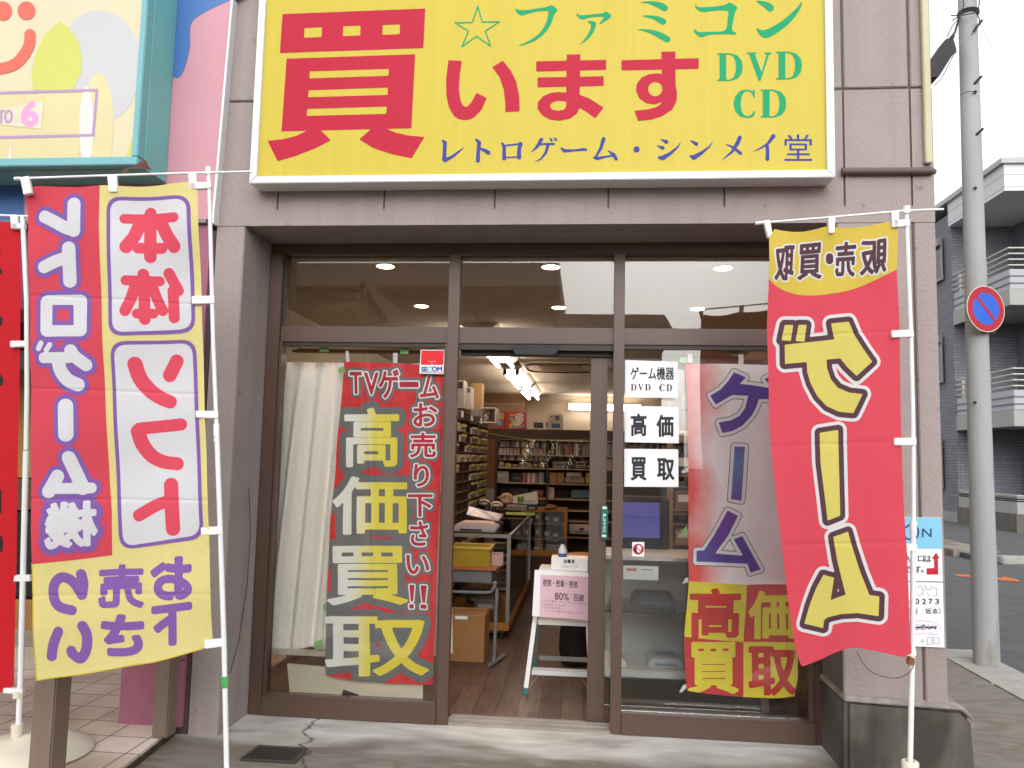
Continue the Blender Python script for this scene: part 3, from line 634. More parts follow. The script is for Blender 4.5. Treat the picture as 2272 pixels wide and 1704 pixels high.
def tube_px(pan, L, off, r, n=12):
    return MB().tube([pan.p(x, y)+pan.n*off for x, y in L], r, n)
def tabs(pan, quads, parent, off=.012):
    for q in quads:
        m = MB(); a = [pan.p(*p)+pan.n*off for p in q]; m.prism(a, -pan.n*.026); m.build('tab', M_tab, parent, bevel=.002)
pLf = Panel(at(455, 900, 3.12), at(66, 950, 2.93))
o = .0
lo = tube_px(pLf, [(481, 958), (489, 1180), (497, 1420), (503, 1704)], 0, .0105); q = pLf.p(503, 1704)
lo.tube([q, Vector((q.x+.012, q.y, .03))], .0105, 12)
pole = lo.build('pole', M_pole, FL, smooth=True)
tube_px(pLf, [(463, 380), (466, 480), (473, 760), (481, 955)], 0, .0085).build('upper_pole', M_pole, pole, smooth=True)
MB().tube([pLf.p(480.2, 940), pLf.p(480.7, 968)], .0125, 14).tube([pLf.p(481, 972), pLf.p(481, 980)], .0125, 14).build('pole_joint', M_pole, pole, smooth=True)
MB().tube([pLf.p(462, 371), pLf.p(462.6, 388)], .0115, 14).build('pole_cap', M_pole, pole, smooth=True)
tube_px(pLf, [(33, 397), (200, 391.5), (340, 387), (462, 383.5), (560, 381.5)], .004, .0048).tube([pLf.p(32, 397), pLf.p(45, 396)], .0075, 10).build('cross_bar', M_pole, FL, smooth=True)
tabs(pLf, [A1([(135, 1150), (190, 1140), (212, 1250), (158, 1262)]), A1([(697, 1132), (757, 1130), (762, 1244), (707, 1246)]), A1([(1218, 1122), (1270, 1120), (1274, 1226), (1225, 1228)]), A1([(1228, 1180), (1365, 1182), (1367, 1220), (1228, 1226)]),
 A2([(1240, 460), (1384, 456), (1388, 506), (1242, 510)]), A2([(1265, 1198), (1410, 1200), (1410, 1248), (1268, 1242)]), A3([(1300, 104), (1436, 98), (1438, 148), (1302, 152)]), A3([(1322, 832), (1456, 822), (1460, 868), (1324, 886)])], FL)
gt = MB(); gt.tube([pLf.p(*A3([(1449, 1066)])[0]), pLf.p(*A3([(1449, 1100)])[0]), pLf.p(*A3([(1452, 1140)])[0])], [.0165, .0135, .0115], 10)
gt.prism([pLf.p(*p)+pLf.n*.012 for p in A3([(1452, 1075), (1478, 1072), (1474, 1118), (1456, 1140)])], pLf.n*.002)
gt.build('green_tape', mat('green_tape', '#4fb45f', .6, .85, .06, 20), FL)
def base(loc, parent, r=.23):
    m = MB().lathe((loc[0], loc[1], 0), [(r*.98, .0), (r, .02), (r*.97, .05), (r*.75, .085), (r*.35, .1), (.035, .11), (.03, .12)], 28); return m.build('base', M_water, parent, smooth=True)
base((pLf.p(503, 1704).x+.012, 3.12), FL)

# right flag
def wave_right(s, z):
    lo = np.clip((1.25-z)/.7, 0, 1)
    return .008*np.sin(10*s+1.5*z)+.004*np.sin(25*s-5*z)+lo*.035*np.sin(7.5*s+2.0)+.012*np.exp(-((z-2.25)/.12)**2)*np.sin(16*s)+sum(-.002*np.exp(-((z-zc+.06*s)/.006)**2) for zc in (1.95, 1.5, 1.1))
pR = Panel(at(2000, 900, 3.35), at(1705, 900, 3.33), wave_right)
R4 = lambda L: zm(1660, 440, 3.19, L); R5 = lambda L: zm(1660, 940, 2.962, L); R7 = lambda L: zm(1700, 1420, 3.867, L)
FR = thing('banner_flag', 'tall red banner flag right of the entrance with big yellow mirrored letters', 'flag', (1.27, 3.35, 0), 'banner flags on white poles')
clR = poly([(1704, 529)]+smooth([(1716.4, 510.5), (1745, 515), (1779, 515), (1810, 509), (1835.5, 502.7), (1865, 505), (1898, 504), (1940, 498), (1973.5, 491.7)], 3, False)+[(1990, 496), (1992, 507), (1989, 597), (1995.4, 722), (1998.6, 941.6), (2002.7, 1109), (2007.7, 1227), (2011, 1412.7), (2014.5, 1445), (1997.6, 1454)]+smooth([(1980, 1451), (1958.6, 1447), (1919.8, 1440), (1891, 1438.6), (1855, 1453.6), (1829, 1469), (1786.6, 1484.6)], 3, False)+[(1781.5, 1477), (1769.8, 1440.7), (1754.5, 1355), (1739, 1244), (1724, 1126), (1710.6, 997), (1705.6, 930), (1705, 863), (1700.8, 722), (1704, 615.5)])
cR = layer(pR, [clR], M_cred, 'cloth', FR, cell=4, off=0)
M_cye2 = mat('flag_gold_cloth', '#e3cb52', .8, .9, .02, 40, .15, 900, trans=.25)
layer(pR, [poly([(1690, 480), (1690, 612)]+smooth(R4([(145, 580), (180, 620), (250, 660), (350, 685), (450, 688), (560, 678), (700, 655), (830, 610), (950, 555), (1048, 508)]), 3, False)+[(2000, 560), (2000, 470)])], M_cye2, 'gold_field', cR, cell=2, clip=clR, off=.001)
M_cbrn = mat('flag_brown_print', '#553540', .8, .85, .02, 40, trans=.1)
tq = [text('取', R4([(185, 358), (320, 342), (306, 583), (182, 583)]), True), text('買', R4([(358, 335), (523, 314), (518, 562), (347, 578)]), True), cap(R4([(580, 412), (580, 438)]), 6.2), text('売', R4([(628, 318), (768, 305), (750, 548), (624, 551)]), True), text('販', R4([(805, 307), (978, 277), (968, 522), (797, 542)]), True)]
layer(pR, tq, M_cwht, 'letter_outline', cR, grow=5.5, cell=1.5, off=.0016)
letters(pR, tq, M_cbrn, cR, [1]*5, grow=1.9, cell=1.0, off=.0023)
yl = [poly(R4([(252, 900), (313, 900), (295, 1013), (230, 1008)])), poly(R4([(352, 898), (412, 897), (395, 1016), (330, 1012)])),
 poly(R4([(252, 1040), (612, 997), (588, 885), (713, 872), (755, 970), (820, 1070), (880, 1155), (768, 1257), (700, 1190), (655, 1132), (558, 1140), (562, 1200), (590, 1280), (640, 1340), (720, 1375), (810, 1385), (748, 1520), (650, 1510), (560, 1470), (490, 1400), (440, 1310), (415, 1230), (412, 1160), (255, 1175)])),
 poly(R5([(470, 60), (597, 40), (600, 200), (608, 605), (525, 638), (500, 450), (475, 250)])),
 poly(R5([(563, 745), (660, 710), (690, 820), (740, 980), (795, 1125), (855, 1132), (850, 1262), (720, 1245), (620, 1255), (540, 1280), (515, 1300), (510, 1355), (385, 1325), (420, 1200), (460, 1090), (505, 997), (572, 1015), (553, 1165), (645, 1125), (590, 900)]))]
layer(pR, yl, M_cwht, 'letter_outline', cR, grow=19, cell=2, off=.001)
layer(pR, yl, M_cbrn, 'letter_outline', cR, grow=11.5, cell=1.8, off=.0017)
letters(pR, yl, mat('flag_pale_yellow_print', '#e2d46c', .8, .9, .02, 40, trans=.2), cR, [3, 1, 1], cell=1.6, off=.0024)
pRf = Panel(at(2000, 900, 3.35), at(1705, 900, 3.33))
pole = tube_px(pRf, [(2026.5, 1176), (2026, 1300), (2024.5, 1446), (2022, 1560), (2019, 1700)], .0, .0105).tube([pRf.p(2019, 1700), Vector((1.262, 3.35, .12))], .0105, 12).build('pole', M_pole, FR, smooth=True)
tube_px(pRf, [(2011, 462), (2014, 560), (2021, 740), (2025, 900), (2026.5, 1010), (2027, 1172)], .0, .0085).build('upper_pole', M_pole, pole, smooth=True)
MB().tube([pRf.p(2026.8, 1155), pRf.p(2026.6, 1180)], .0135, 14).tube([pRf.p(2026.6, 1183), pRf.p(2026.6, 1188)], .0125, 14).build('pole_joint', M_pole, pole, smooth=True)
MB().tube([pRf.p(2011, 458), pRf.p(2011.5, 474)], .0145, 14).build('pole_cap', M_pole, pole, smooth=True)
tube_px(pRf, [(1677, 496), (1840, 483), (2011, 468), (2092, 465)], .004, .0048).tube([pRf.p(1676, 496), pRf.p(1697, 493.5)], .0075, 10).build('cross_bar', M_pole, FR, smooth=True)
tabs(pRf, [R4([(105, 160), (150, 158), (172, 278), (138, 282)]), R4([(562, 130), (612, 130), (606, 248), (566, 252)]), R4([(1008, 98), (1060, 95), (1058, 208), (1012, 210)]), R4([(1015, 158), (1138, 152), (1140, 198), (1016, 212)]), R4([(1008, 938), (1162, 932), (1166, 982), (1012, 988)]), R5([(953, 95), (1098, 92), (1098, 142), (955, 142)]), R5([(980, 788), (1102, 790), (1106, 840), (984, 832)]), R7([(1150, 74), (1276, 74), (1280, 132), (1152, 134)])], FR)
MB().tube([pRf.p(2021, 1458), pRf.p(2020, 1474)], .015, 10).build('rusty_clip', mat('rusty_clip', '#9a5f36', .7, .8, .2, 40), FR)
MB().tube([pRf.p(*p)+pRf.n*.01 for p in smooth(R7([(770, 90), (820, 190), (900, 270), (1020, 312), (1120, 318), (1210, 280), (1255, 215), (1262, 170)]), 4, False)], .0016, 6).build('loose_wire', mat('black_wire', '#3a3236', .6, .8), FR)
cup = pRf.p(2019, 1688)
MB().lathe((cup.x, 3.35, 0), [(.23, 0), (.235, .02), (.225, .06), (.16, .1), (.06, .14), (.034, .16), (.031, .2), (.032, cup.z-.005), (.028, cup.z), (.016, cup.z), (.016, cup.z-.05)], 28).build('base', M_water, FR, smooth=True)

# far left flag: deep red cloth running out of the frame
YF = 3.42
pF = Panel(at(58, 600, YF), at(0, 600, YF-.02), lambda s, z: .01*np.sin(11*s+2*z)+.004*np.sin(30*s-4*z))
FF = thing('banner_flag', 'deep red banner flag at the far left edge, only its pole side in view', 'flag', (at(44, 1600, YF).x, YF, 0), 'banner flags on white poles')
M_crd2 = mat('flag_deep_red_cloth', '#d41226', .8, .9, .03, 20, .15, 900, trans=.2)
clF = poly([(-330, 500), (20, 492), (42, 494), (42, 731), (42, 1040), (40, 1240), (31, 1521), (0, 1537), (-330, 1620)])
cF = layer(pF, [clF], M_crd2, 'cloth', FF, cell=5, off=0)
F5 = lambda L: zm(0, 440, 3.95, L); F6 = lambda L: zm(0, 1040, 2.498, L)
letters(pF, [poly(F5(L)) for L in ([(-40, 470), (-10, 440), (8, 452), (2, 475), (-30, 490)], [(-60, 640), (-8, 595), (20, 640), (2, 668), (-50, 700)], [(-60, 1080), (2, 1030), (22, 1062), (8, 1112), (-50, 1120)], [(-60, 1590), (4, 1540), (30, 1600), (10, 1640), (-50, 1650)])]+[poly(F6(L)) for L in ([(-50, 112), (14, 114), (14, 246), (-50, 250)], [(-50, 350), (18, 372), (26, 400), (22, 458), (-50, 460)])], mat('flag_black_print', '#231b20', .8, .9, .05, 40), cF, [1]*6, cell=1.6, off=.001)
pFf = Panel(at(58, 600, YF), at(0, 600, YF-.02))
pole = tube_px(pFf, [(58, 1000), (52, 1240), (46, 1500), (40, 1640)], 0, .0125).tube([pFf.p(40, 1640), Vector((at(44, 1600, YF).x, YF, .07))], .0125, 12).build('pole', M_pole, FF, smooth=True)
tube_px(pFf, [(50, 482), (59, 668), (60, 860), (58, 998)], 0, .0105).build('upper_pole', M_pole, pole, smooth=True)
tube_px(pFf, [(-300, 474), (0, 478), (75, 481)], .004, .0048).build('cross_bar', M_pole, FF, smooth=True)
tabs(pFf, [F5([(100, 148), (164, 148), (164, 272), (106, 270)]), F5([(108, 222), (222, 222), (222, 272), (108, 270)]), F5([(98, 1252), (222, 1250), (240, 1302), (100, 1308)]), F6([(56, 588), (172, 588), (174, 622), (56, 624)]), F6([(24, 1214), (130, 1216), (130, 1246), (24, 1240)])], FF)
MB().tube([pFf.p(*p) for p in F6([(100, 1232), (98, 1268)])], .02, 14).build('pole_collar', M_water, FF, smooth=True)
MB().tube([pFf.p(*p) for p in F6([(98, 1412), (94, 1490)])], [.026, .024], 16).build('pole_socket', M_water, FF, smooth=True)
MB().lathe((at(44, 1600, YF).x+.02, YF+.05, 0), [(.25, .041), (.26, .05), (.245, .07), (.16, .1), (.05, .12), (.03, .13)], 32).build('base', M_water, FF, smooth=True)
# ------------------------------------------------------------------ things in and on the shop windows
def wave_bl(s, z): return .008*np.sin(8*s+2.6*z)+.005*np.sin(19*s-6*z+1)+.004*np.sin(14*z+5*s)+.003*np.sin(40*s+9*z)
YB = YG+.052
pB = Panel(at(760, 900, YB), at(980, 900, YB), wave_bl)
BL = thing('window_banner', 'grey and red banner with yellow and white characters hanging in front of the curtain', 'banner', (at(850, 1500, YB).x, YB, at(850, 1500, YB).z), 'banners hung inside the windows')
M_bred = mat('banner_red_print', '#d43238', .8, 1.05, .16, 9, stretch=(3, 1, .8))
M_bgry = mat('banner_grey_print', '#77777a', .8, .9, .05, 12)
M_bwh = mat('banner_white_print', '#f4f2f4', .8, .98, .02, 12)
M_brd2 = mat('banner_crimson_print', '#c72a40', .8, .9, .02, 12)
def grad(name, axis, stops, x0, x1, noise=0):
    if name in MATS: return MATS[name]
    m = bpy.data.materials.new(name); m.use_nodes = True; nt = m.node_tree; L = nt.links; p = nt.nodes['Principled BSDF']; p.inputs['Roughness'].default_value = .8
    tc = nt.nodes.new('ShaderNodeTexCoord'); sx = nt.nodes.new('ShaderNodeSeparateXYZ'); L.new(tc.outputs['Object'], sx.inputs[0])
    mr = nt.nodes.new('ShaderNodeMapRange'); mr.inputs[1].default_value = x0; mr.inputs[2].default_value = x1; src = sx.outputs[axis]
    if noise:
        n = nt.nodes.new('ShaderNodeTexNoise'); n.inputs['Scale'].default_value = 3; n.inputs['Detail'].default_value = 3; L.new(tc.outputs['Object'], n.inputs['Vector'])
        ma = nt.nodes.new('ShaderNodeMath'); ma.operation = 'MULTIPLY_ADD'; ma.inputs[1].default_value = noise; L.new(n.outputs[0], ma.inputs[0]); L.new(src, ma.inputs[2]); src = ma.outputs[0]
    L.new(src, mr.inputs[0]); r = nt.nodes.new('ShaderNodeValToRGB'); L.new(mr.outputs[0], r.inputs[0]); e = r.color_ramp.elements
    while len(e) < len(stops): e.new(.5)
    for x, (po, c) in zip(e, stops): x.position = po; x.color = [min(1, v*1.02) for v in lin(c)]+[1]
    L.new(r.outputs[0], p.inputs['Base Color']); MATS[name] = m; return m
clB = poly([(764, 801), (860, 806), (992, 811), (988, 900), (981, 980), (978, 1085), (972, 1200), (966, 1382), (960, 1521)]+smooth([(950, 1521), (900, 1518), (852, 1516), (776, 1507), (722, 1497)], 3, False)+[(722, 1440), (727, 1300), (735, 1150), (742, 1060), (747, 981), (757, 880)])
cB = layer(pB, [clB], M_bred, 'cloth', BL, cell=3.5, off=0)
b3 = lambda *b: tuple(sum(zm(740, 780, 4.738, [b[:2], b[2:]]), ())); b4_ = lambda *b: tuple(sum(zm(700, 1120, 3.95, [b[:2], b[2:]]), ()))
sh = lambda b, g: (b[0]+g, b[1]+g, b[2]-g, b[3]-g)
sm = [text('T', b3(172, 217, 291, 438)), text('V', b3(325, 225, 470, 450)), text('ゲ', b3(482, 195, 690, 488)), rect(*b3(705, 325, 893, 372)), text('ム', b3(918, 262, 1108, 495)),
 text('お', sh(b3(840, 545, 1095, 790), 1)), text('売', sh(b3(805, 855, 1080, 1115), 1)), text('り', sh(b3(850, 1185, 1010, 1420), 1)), text('下', sh(b3(785, 1500, 1045, 1735), 1)), text('さ', sh(b4_(830, 145, 985, 360), 1)), text('い', sh(b4_(795, 440, 1000, 610), 1)),
 poly(zm(700, 1120, 3.95, [(822, 710), (858, 710), (846, 845), (834, 845)])), rect(*b4_(822, 880, 852, 908)), poly(zm(700, 1120, 3.95, [(922, 712), (972, 712), (955, 855), (940, 855)])), rect(*b4_(922, 880, 968, 908))]
lg = [text('高', sh(b3(108, 590, 690, 1215), 3)), text('価', sh((739, 1057, 904, 1186), 3)), text('買', sh(b4_(108, 360, 805, 880), 3)), text('取', sh(b4_(82, 975, 990, 1502), 3))]
layer(pB, lg, M_bgry, 'grey_shadow', cB, grow=19, cell=2.0, clip=clB, off=.0008)
layer(pB, sm, M_bgry, 'grey_shadow', cB, grow=10, cell=2.0, clip=clB, off=.0010)
layer(pB, sm, M_bwh, 'letter_outline', cB, grow=4.2, cell=1.3, off=.0020, clip=clB)
letters(pB, sm, M_brd2, cB, [1]*11+[2, 2], grow=1.2, cell=1.0, off=.0026)
letters(pB, lg, grad('white_to_yellow_print', 0, [(.0, '#f2f2f2'), (.30, '#eeeee0'), (.5, '#efe05a'), (1, '#ecd63c')], at(722, 1200, YB).x, at(930, 1200, YB).x), cB, [1]*4, grow=3.2, cell=1.3, off=.0015)
wt = MB(); pBf = Panel(at(760, 900, YB), at(980, 900, YB))
def wtab(q, par, pan): m = MB(); m.prism([pan.p(*p) for p in q], (0, .003, 0)); m.build('tab', M_tab, par)
Z6 = lambda L: zm(560, 500, 2.911, L)
for q in (Z6([(600, 810), (622, 810), (627, 880), (606, 882)]), Z6([(908, 824), (938, 824), (935, 888), (908, 886)]), Z6([(535, 905), (570, 885), (590, 892), (588, 912), (540, 920)]), zm(700, 1120, 3.95, [(122, 548), (185, 600), (165, 632), (108, 590)]), Z6([(505, 1530), (540, 1525), (536, 1555), (500, 1550)])): wtab(q, BL, pBf)

# banner in the right window
def wave_br(s, z): return .007*np.sin(7*s+2.2*z)+.006*np.sin(15*s-5*z+2)+.004*np.sin(12*z-6*s)+.02*np.exp(-((z-.75)/.16)**2)*np.sin(6*s+10*z)
pC = Panel(at(1530, 900, YB), at(1760, 900, YB), wave_br)
BR = thing('window_banner', 'red and white banner with purple letters and yellow squares in the right window', 'banner', (at(1640, 1545, YB).x, YB, at(1640, 1545, YB).z), 'banners hung inside the windows')
clC = poly([(1521.5, 805.5), (1640, 808), (1762, 812), (1763, 1000), (1766, 1200), (1770, 1380), (1770, 1504), (1763, 1545)]+smooth([(1740, 1548), (1716, 1549), (1649, 1546), (1591, 1540), (1523, 1531)], 3, False)+[(1519, 1450), (1518, 1409.6), (1524, 1340), (1527.5, 1288), (1527, 1160), (1527, 1030), (1525.5, 895)])
cC = layer(pC, [clC], grad('red_to_white_print', 0, [(.0, '#ea3330'), (.14, '#ea5550'), (.3, '#f3bcbc'), (.44, '#fbf8f9'), (.75, '#f9f4f6'), (1, '#f5d8e0')], at(1510, 1000, YB).x+.16, at(1770, 1000, YB).x+.18, .42), 'cloth', BR, cell=3.5, off=0)
C8 = lambda L: zm(1480, 760, 2.964, L); C3r = lambda L: zm(1330, 1200, 3.292, L)
M_byel = mat('banner_yellow_print', '#ecd942', .8, 1.05, .03, 12); M_brd3 = mat('banner_brick_print', '#d03a3a', .8, 1.05, .03, 12)
layer(pC, [poly([(1500, 1286), (1656.5, 1297), (1650, 1425), (1500, 1411)]), poly([(1650, 1425), (1780, 1425), (1780, 1560), (1649, 1560)])], M_byel, 'square', cC, cell=2, clip=clC, off=.0008)
layer(pC, [poly([(1656.5, 1297), (1780, 1299), (1780, 1425), (1650, 1425)]), poly([(1500, 1411), (1650, 1425), (1649, 1560), (1500, 1560)])], M_brd3, 'square', cC, cell=2, clip=clC, off=.0009)
c4 = lambda *b: tuple(sum(C3r([b[:2], b[2:]]), ()))
for ch, b, m in (('高', (655, 338, 1032, 712), M_brd3), ('価', (1085, 365, 1432, 722), M_byel), ('買', (645, 735, 1018, 1118), M_byel), ('取', (1085, 770, 1442, 1130), M_brd3)):
    layer(pC, [text(ch, sh(c4(*b), 4))], m, 'letter', cC, grow=3.6, cell=1.2, off=.0016, clip=clC)
gm = [poly(C8([(440, 195), (517, 230), (478, 272), (560, 280), (680, 300), (760, 305), (760, 378), (680, 372), (605, 372), (590, 420), (560, 480), (500, 545), (430, 582), (365, 595), (340, 525), (420, 512), (480, 480), (515, 430), (535, 350), (430, 345), (385, 370), (320, 408), (283, 350), (350, 310), (400, 255)])), poly(C8([(640, 242), (668, 225), (700, 262), (672, 275)])),
 poly(C8([(447, 683), (515, 685), (490, 1040), (422, 1030)])),
 poly(C8([(400, 1105), (468, 1140), (405, 1268), (318, 1388), (500, 1402), (440, 1295), (495, 1272), (560, 1390), (620, 1495), (550, 1515), (530, 1455), (192, 1440), (195, 1370), (245, 1368), (310, 1270)]))]
layer(pC, gm, mat('banner_slate_print', '#55525f', .8, .9, .03, 12), 'letter_outline', cC, grow=9, cell=1.3, off=.0010)
layer(pC, gm, M_bwh, 'letter_outline', cC, grow=7.4, cell=1.3, off=.0016)
letters(pC, gm, grad('violet_print', 2, [(0, '#4b4fa8'), (.4, '#6a4fa6'), (.62, '#6f8cc4'), (.75, '#5a55a8'), (1, '#5a4aa0')], at(1600, 1290, YB).z, at(1600, 820, YB).z, .12), cC, [2, 1, 1], cell=1.3, off=.0022)
pCf = Panel(at(1530, 900, YB), at(1760, 900, YB))
for q in (C8([(135, 70), (168, 70), (168, 132), (134, 132)]), C8([(470, 76), (505, 76), (502, 144), (468, 144)]), C8([(95, 845), (140, 820), (142, 850), (100, 862)]), C3r([(605, 315), (630, 268), (652, 270), (650, 300)]), C3r([(583, 1105), (610, 1055), (640, 1045), (636, 1075), (600, 1108)])): wtab(q, BR, pCf)

# curtain behind the left window
def drape():
    Y0 = YG+.17; x0, x1 = at(645, 800, Y0).x-.02, -.74; zt = at(700, 800, Y0).z-.01; zb = at(640, 1440, Y0).z
    n, mz = 220, 14; vs = []; fs = []
    for j in range(mz):
        t = j/(mz-1); z = zt+(zb-zt)*t
        for i in range(n):
            s = i/(n-1)
            fold = .030*(.35+.65*min(1, t*3))*math.sin(2*math.pi*7.4*s+.5*math.sin(5*s))+.011*math.sin(2*math.pi*17*s+1+1.2*t)*min(1, t*2)
            pinch = .016*(1-min(1, t*9))*abs(math.sin(math.pi*7.4*s))
            x = x0+(x1-x0)*s; x -= .11*t*(1-s)
            vs.append((x, Y0+fold+pinch, z+.012*math.sin(30*s)*t))
    for j in range(mz-1):
        for i in range(n-1): a = j*n+i; fs.append((a, a+1, a+n+1, a+n))
    return MB().add(vs, fs)
cu = thing('curtain', 'cream pleated curtain drawn across the left window', 'curtain', (-1.25, YG+.17, .35))
drape().build('fabric', mat('cream_curtain', '#f3f1ea', .9, 1.04, .02, 60, .2, 500, trans=.08), cu, smooth=True)
z = at(700, 782, YG+.17).z
MB().box(-1.70, -.76, YG+.15, YG+.17, z, z+.012).build('curtain_rail', mat('dark_rail', '#4a4744', .5), cu)
MB().box(-1.69, -.76, YG+.20, YG+.21, z-.0, 2.01).build('valance', mat('beige_board', '#b5a68c', .8, .8, .1, 4), cu)

# green masking tape pieces
M_gtp = mat('pale_green_tape', '#9fd68a', .7, .85, .05, 20)
tp = [([(712, 762), (729, 762), (730, 780), (711, 780)], 'pale green tape strip at the left end of the curtain rail'), ([(889, 764), (907, 764), (906, 785), (888, 785)], 'pale green tape strip near the middle of the curtain rail'), ([(949, 764), (967, 765), (966, 776), (950, 776)], 'pale green tape strip between rail and red security sticker'),
 ([(749, 820), (762, 808), (766, 826), (752, 830)], 'pale green tape scrap by the top left banner corner'), ([(696, 1424), (714, 1418), (717, 1436), (697, 1443)], 'pale green tape scrap low on the curtain'), ([(716, 1342), (726, 1336), (726, 1356), (719, 1356)], 'pale green tape scrap at the left banner edge low down'),
 ([(975, 1092), (982, 1092), (981, 1120), (974, 1120)], 'thin green tape at the right banner edge beside the window stile'), ([(1476, 775), (1496, 777), (1495, 786), (1475, 784)], 'green tape at the top of the right window'), ([(1508, 793), (1524, 793), (1523, 806), (1508, 804)], 'green tape next to the left tab of the right banner'),
 ([(1618, 777), (1640, 777), (1638, 790), (1620, 788)], 'green tape between the two tabs of the right banner'), ([(1511, 1178), (1524, 1166), (1526, 1184), (1516, 1192)], 'green tape scrap left of the right banner halfway down')]
for q, lb in tp:
    a = [at(*p, YG+.055) for p in q]; o = MB().prism(a, (0, .0008, 0)).build('tape', M_gtp); tag(o, lb, 'tape', 'green tape pieces on the windows')

# red security sticker
PS = Panel(at(940, 800, YG+.016), at(985, 800, YG+.016))
S6 = lambda L: zm(740, 780, 4.738, L)
M_paper = mat('white_paper', '#f4f6f8', .6, .84, .015, 6)
M_ink = mat('black_ink', '#2a2a38', .6, .8, .05, 20)
st = layer(PS, [poly([(933.5, 776), (986, 776.5), (984.5, 830), (930.5, 829)])], M_paper, 'sticker', None, off=.0)
tag(st, 'red and white security company sticker in the top right corner of the left window', 'sticker')
layer(PS, [poly([(935, 777.5), (984.6, 778), (983.6, 810), (933.6, 809.6)])], mat('sticker_red', '#e2061c', .4, .9, .02, 5), 'red_field', st, off=.0004)
layer(PS, [text('Security', (949.5, 800.5, 967.5, 804)), text('by', (956, 805.5, 960.5, 808.5))], M_paper, 'print', st, off=.0008, cell=.5)
for tx, bx, mm in (('SE', (935, 814, 948, 824.2), 'sticker_blue'), ('C', (948.5, 813.5, 958, 824.6), 'sticker_cyan'), ('OM', (958.5, 813.5, 980.5, 824.2), 'sticker_blue')):
    layer(PS, [text(tx, bx)], mat(mm, '#1f4fa8' if 'blue' in mm else '#5ac8dc', .4), 'print', st, grow=.7, off=.0008, cell=.6)
layer(PS, [poly([(932.5, 826), (984, 826.6), (984, 828), (932.5, 827.4)])], mat('sticker_maroon', '#b02038', .4), 'red_line', st, off=.0008, cell=.8)

# three white notices and a no-photography sticker in the right window
PN = Panel(at(1400, 900, YG+.014), at(1500, 900, YG+.014))
N2 = lambda L: zm(1330, 740, 3.318, L); nb = lambda *b: tuple(sum(N2([b[:2], b[2:]]), ()))
gN = 'white paper notices in the right window'
def notice(q, lb, sh_, gr=.4, cell=.8):
    o = layer(PN, [poly(N2(q))], M_paper, 'paper_notice', None, off=0); tag(o, lb, 'notice', gN)
    for s_, g_ in sh_: layer(PN, [s_], M_ink, 'letter', o, grow=g_, off=.0006, cell=cell)
notice([(188, 195), (578, 208), (577, 475), (187, 470)], 'white notice with two lines of black print, topmost of three', [(text('ゲーム機器', nb(230, 248, 548, 340)), .5)]+[(f(*nb(*b)), .05) for f, b in ((D_, (232, 372, 272, 420)), (V_, (284, 372, 324, 420)), (D_, (336, 372, 376, 420)), (C_, (440, 374, 480, 424)), (D_, (494, 374, 534, 424)))], cell=.7)
notice([(185, 532), (585, 540), (585, 808), (185, 800)], 'white notice with two large characters, middle of three', [(text('高', nb(234, 594, 343, 752)), 1.4), (text('価', nb(424, 602, 541, 758)), 1.4)])
notice([(183, 848), (580, 852), (582, 1130), (182, 1128)], 'white notice with two large characters, lowest of three', [(text('買', nb(234, 914, 343, 1078)), 1.4), (text('取', nb(428, 922, 548, 1076)), 1.4)])
ns = layer(PN, [poly(N2([(241, 1535), (330, 1535), (329, 1642), (241, 1640)]))], M_paper, 'sticker', None, off=.0)
tag(ns, 'small square no photography sticker with a red ring on the right window', 'sticker')
cx, cy = 1416.2, 1218.4
layer(PN, [cap([(cx, cy, 9.6)])], mat('sticker_black', '#2a2326', .5), 'disc', ns, off=.0004, cell=.7)
layer(PN, [cap(N2([(290, 1568), (290, 1600)]), 3.6), cap(N2([(278, 1580), (285, 1605)]), 2.0), cap(N2([(302, 1575), (297, 1605)]), 2.2)], M_paper, 'hand_symbol', ns, off=.0008, cell=.6)
ring = [(cx+10.6*math.cos(a*math.pi/12), cy+10.6*math.sin(a*math.pi/12)) for a in range(24)]
layer(PN, [cap(ring, 1.6, closed=True), cap([(cx-7.2, cy-7.2), (cx+7.2, cy+7.2)], 1.1)], mat('sticker_ring_red', '#c8182c', .5), 'red_ring', ns, off=.0012, cell=.6)

# automatic door: push label, sensor
PD = Panel(at(1336, 1150, YG+.052), at(1350, 1150, YG+.052))
pk = layer(PD, [poly(zm(980, 1100, 2.748, [(975, 55), (1014, 60), (1009, 265), (970, 260)]))], mat('green_plastic', '#22776a', .4, .85, .04, 10), 'push_label', None, off=.004)
tag(pk, 'green vertical push label on the stile of the sliding door', 'label')
PD.k = 8
for i, ch in enumerate('押して下さい'): layer(PD, [text(ch, (1338.5, 1140+i*7, 1343.8, 1145.6+i*7))], M_paper, 'letter', pk, off=.0046, cell=.5, grow=.25)
layer(PD, [rect(1336.8, 1124, 1345.8, 1129)], M_paper, 'print', pk, off=.0046, cell=.6); layer(PD, [rect(1336, 1186.5, 1345, 1191)], M_paper, 'print', pk, off=.0046, cell=.6)
a, b = at(1137, 766, YG-.03), at(1239, 766, YG-.03); zb = at(1190, 788, YG-.03).z
m = MB(); cxs = [(a.x, a.z+.004), (a.x+.004, zb+.018), (a.x+.02, zb), (b.x-.02, zb), (b.x-.004, zb+.018), (b.x, a.z+.004)]
m.prism([(x, YG-.032, z_) for x, z_ in cxs], (0, .035, 0)); o = m.build('door_sensor', mat('dark_grey_plastic', '#3d3d40', .75, .8, .04, 10), None, bevel=.004)
tag(o, 'dark grey sensor housing under the transom bar above the open doorway', 'sensor')

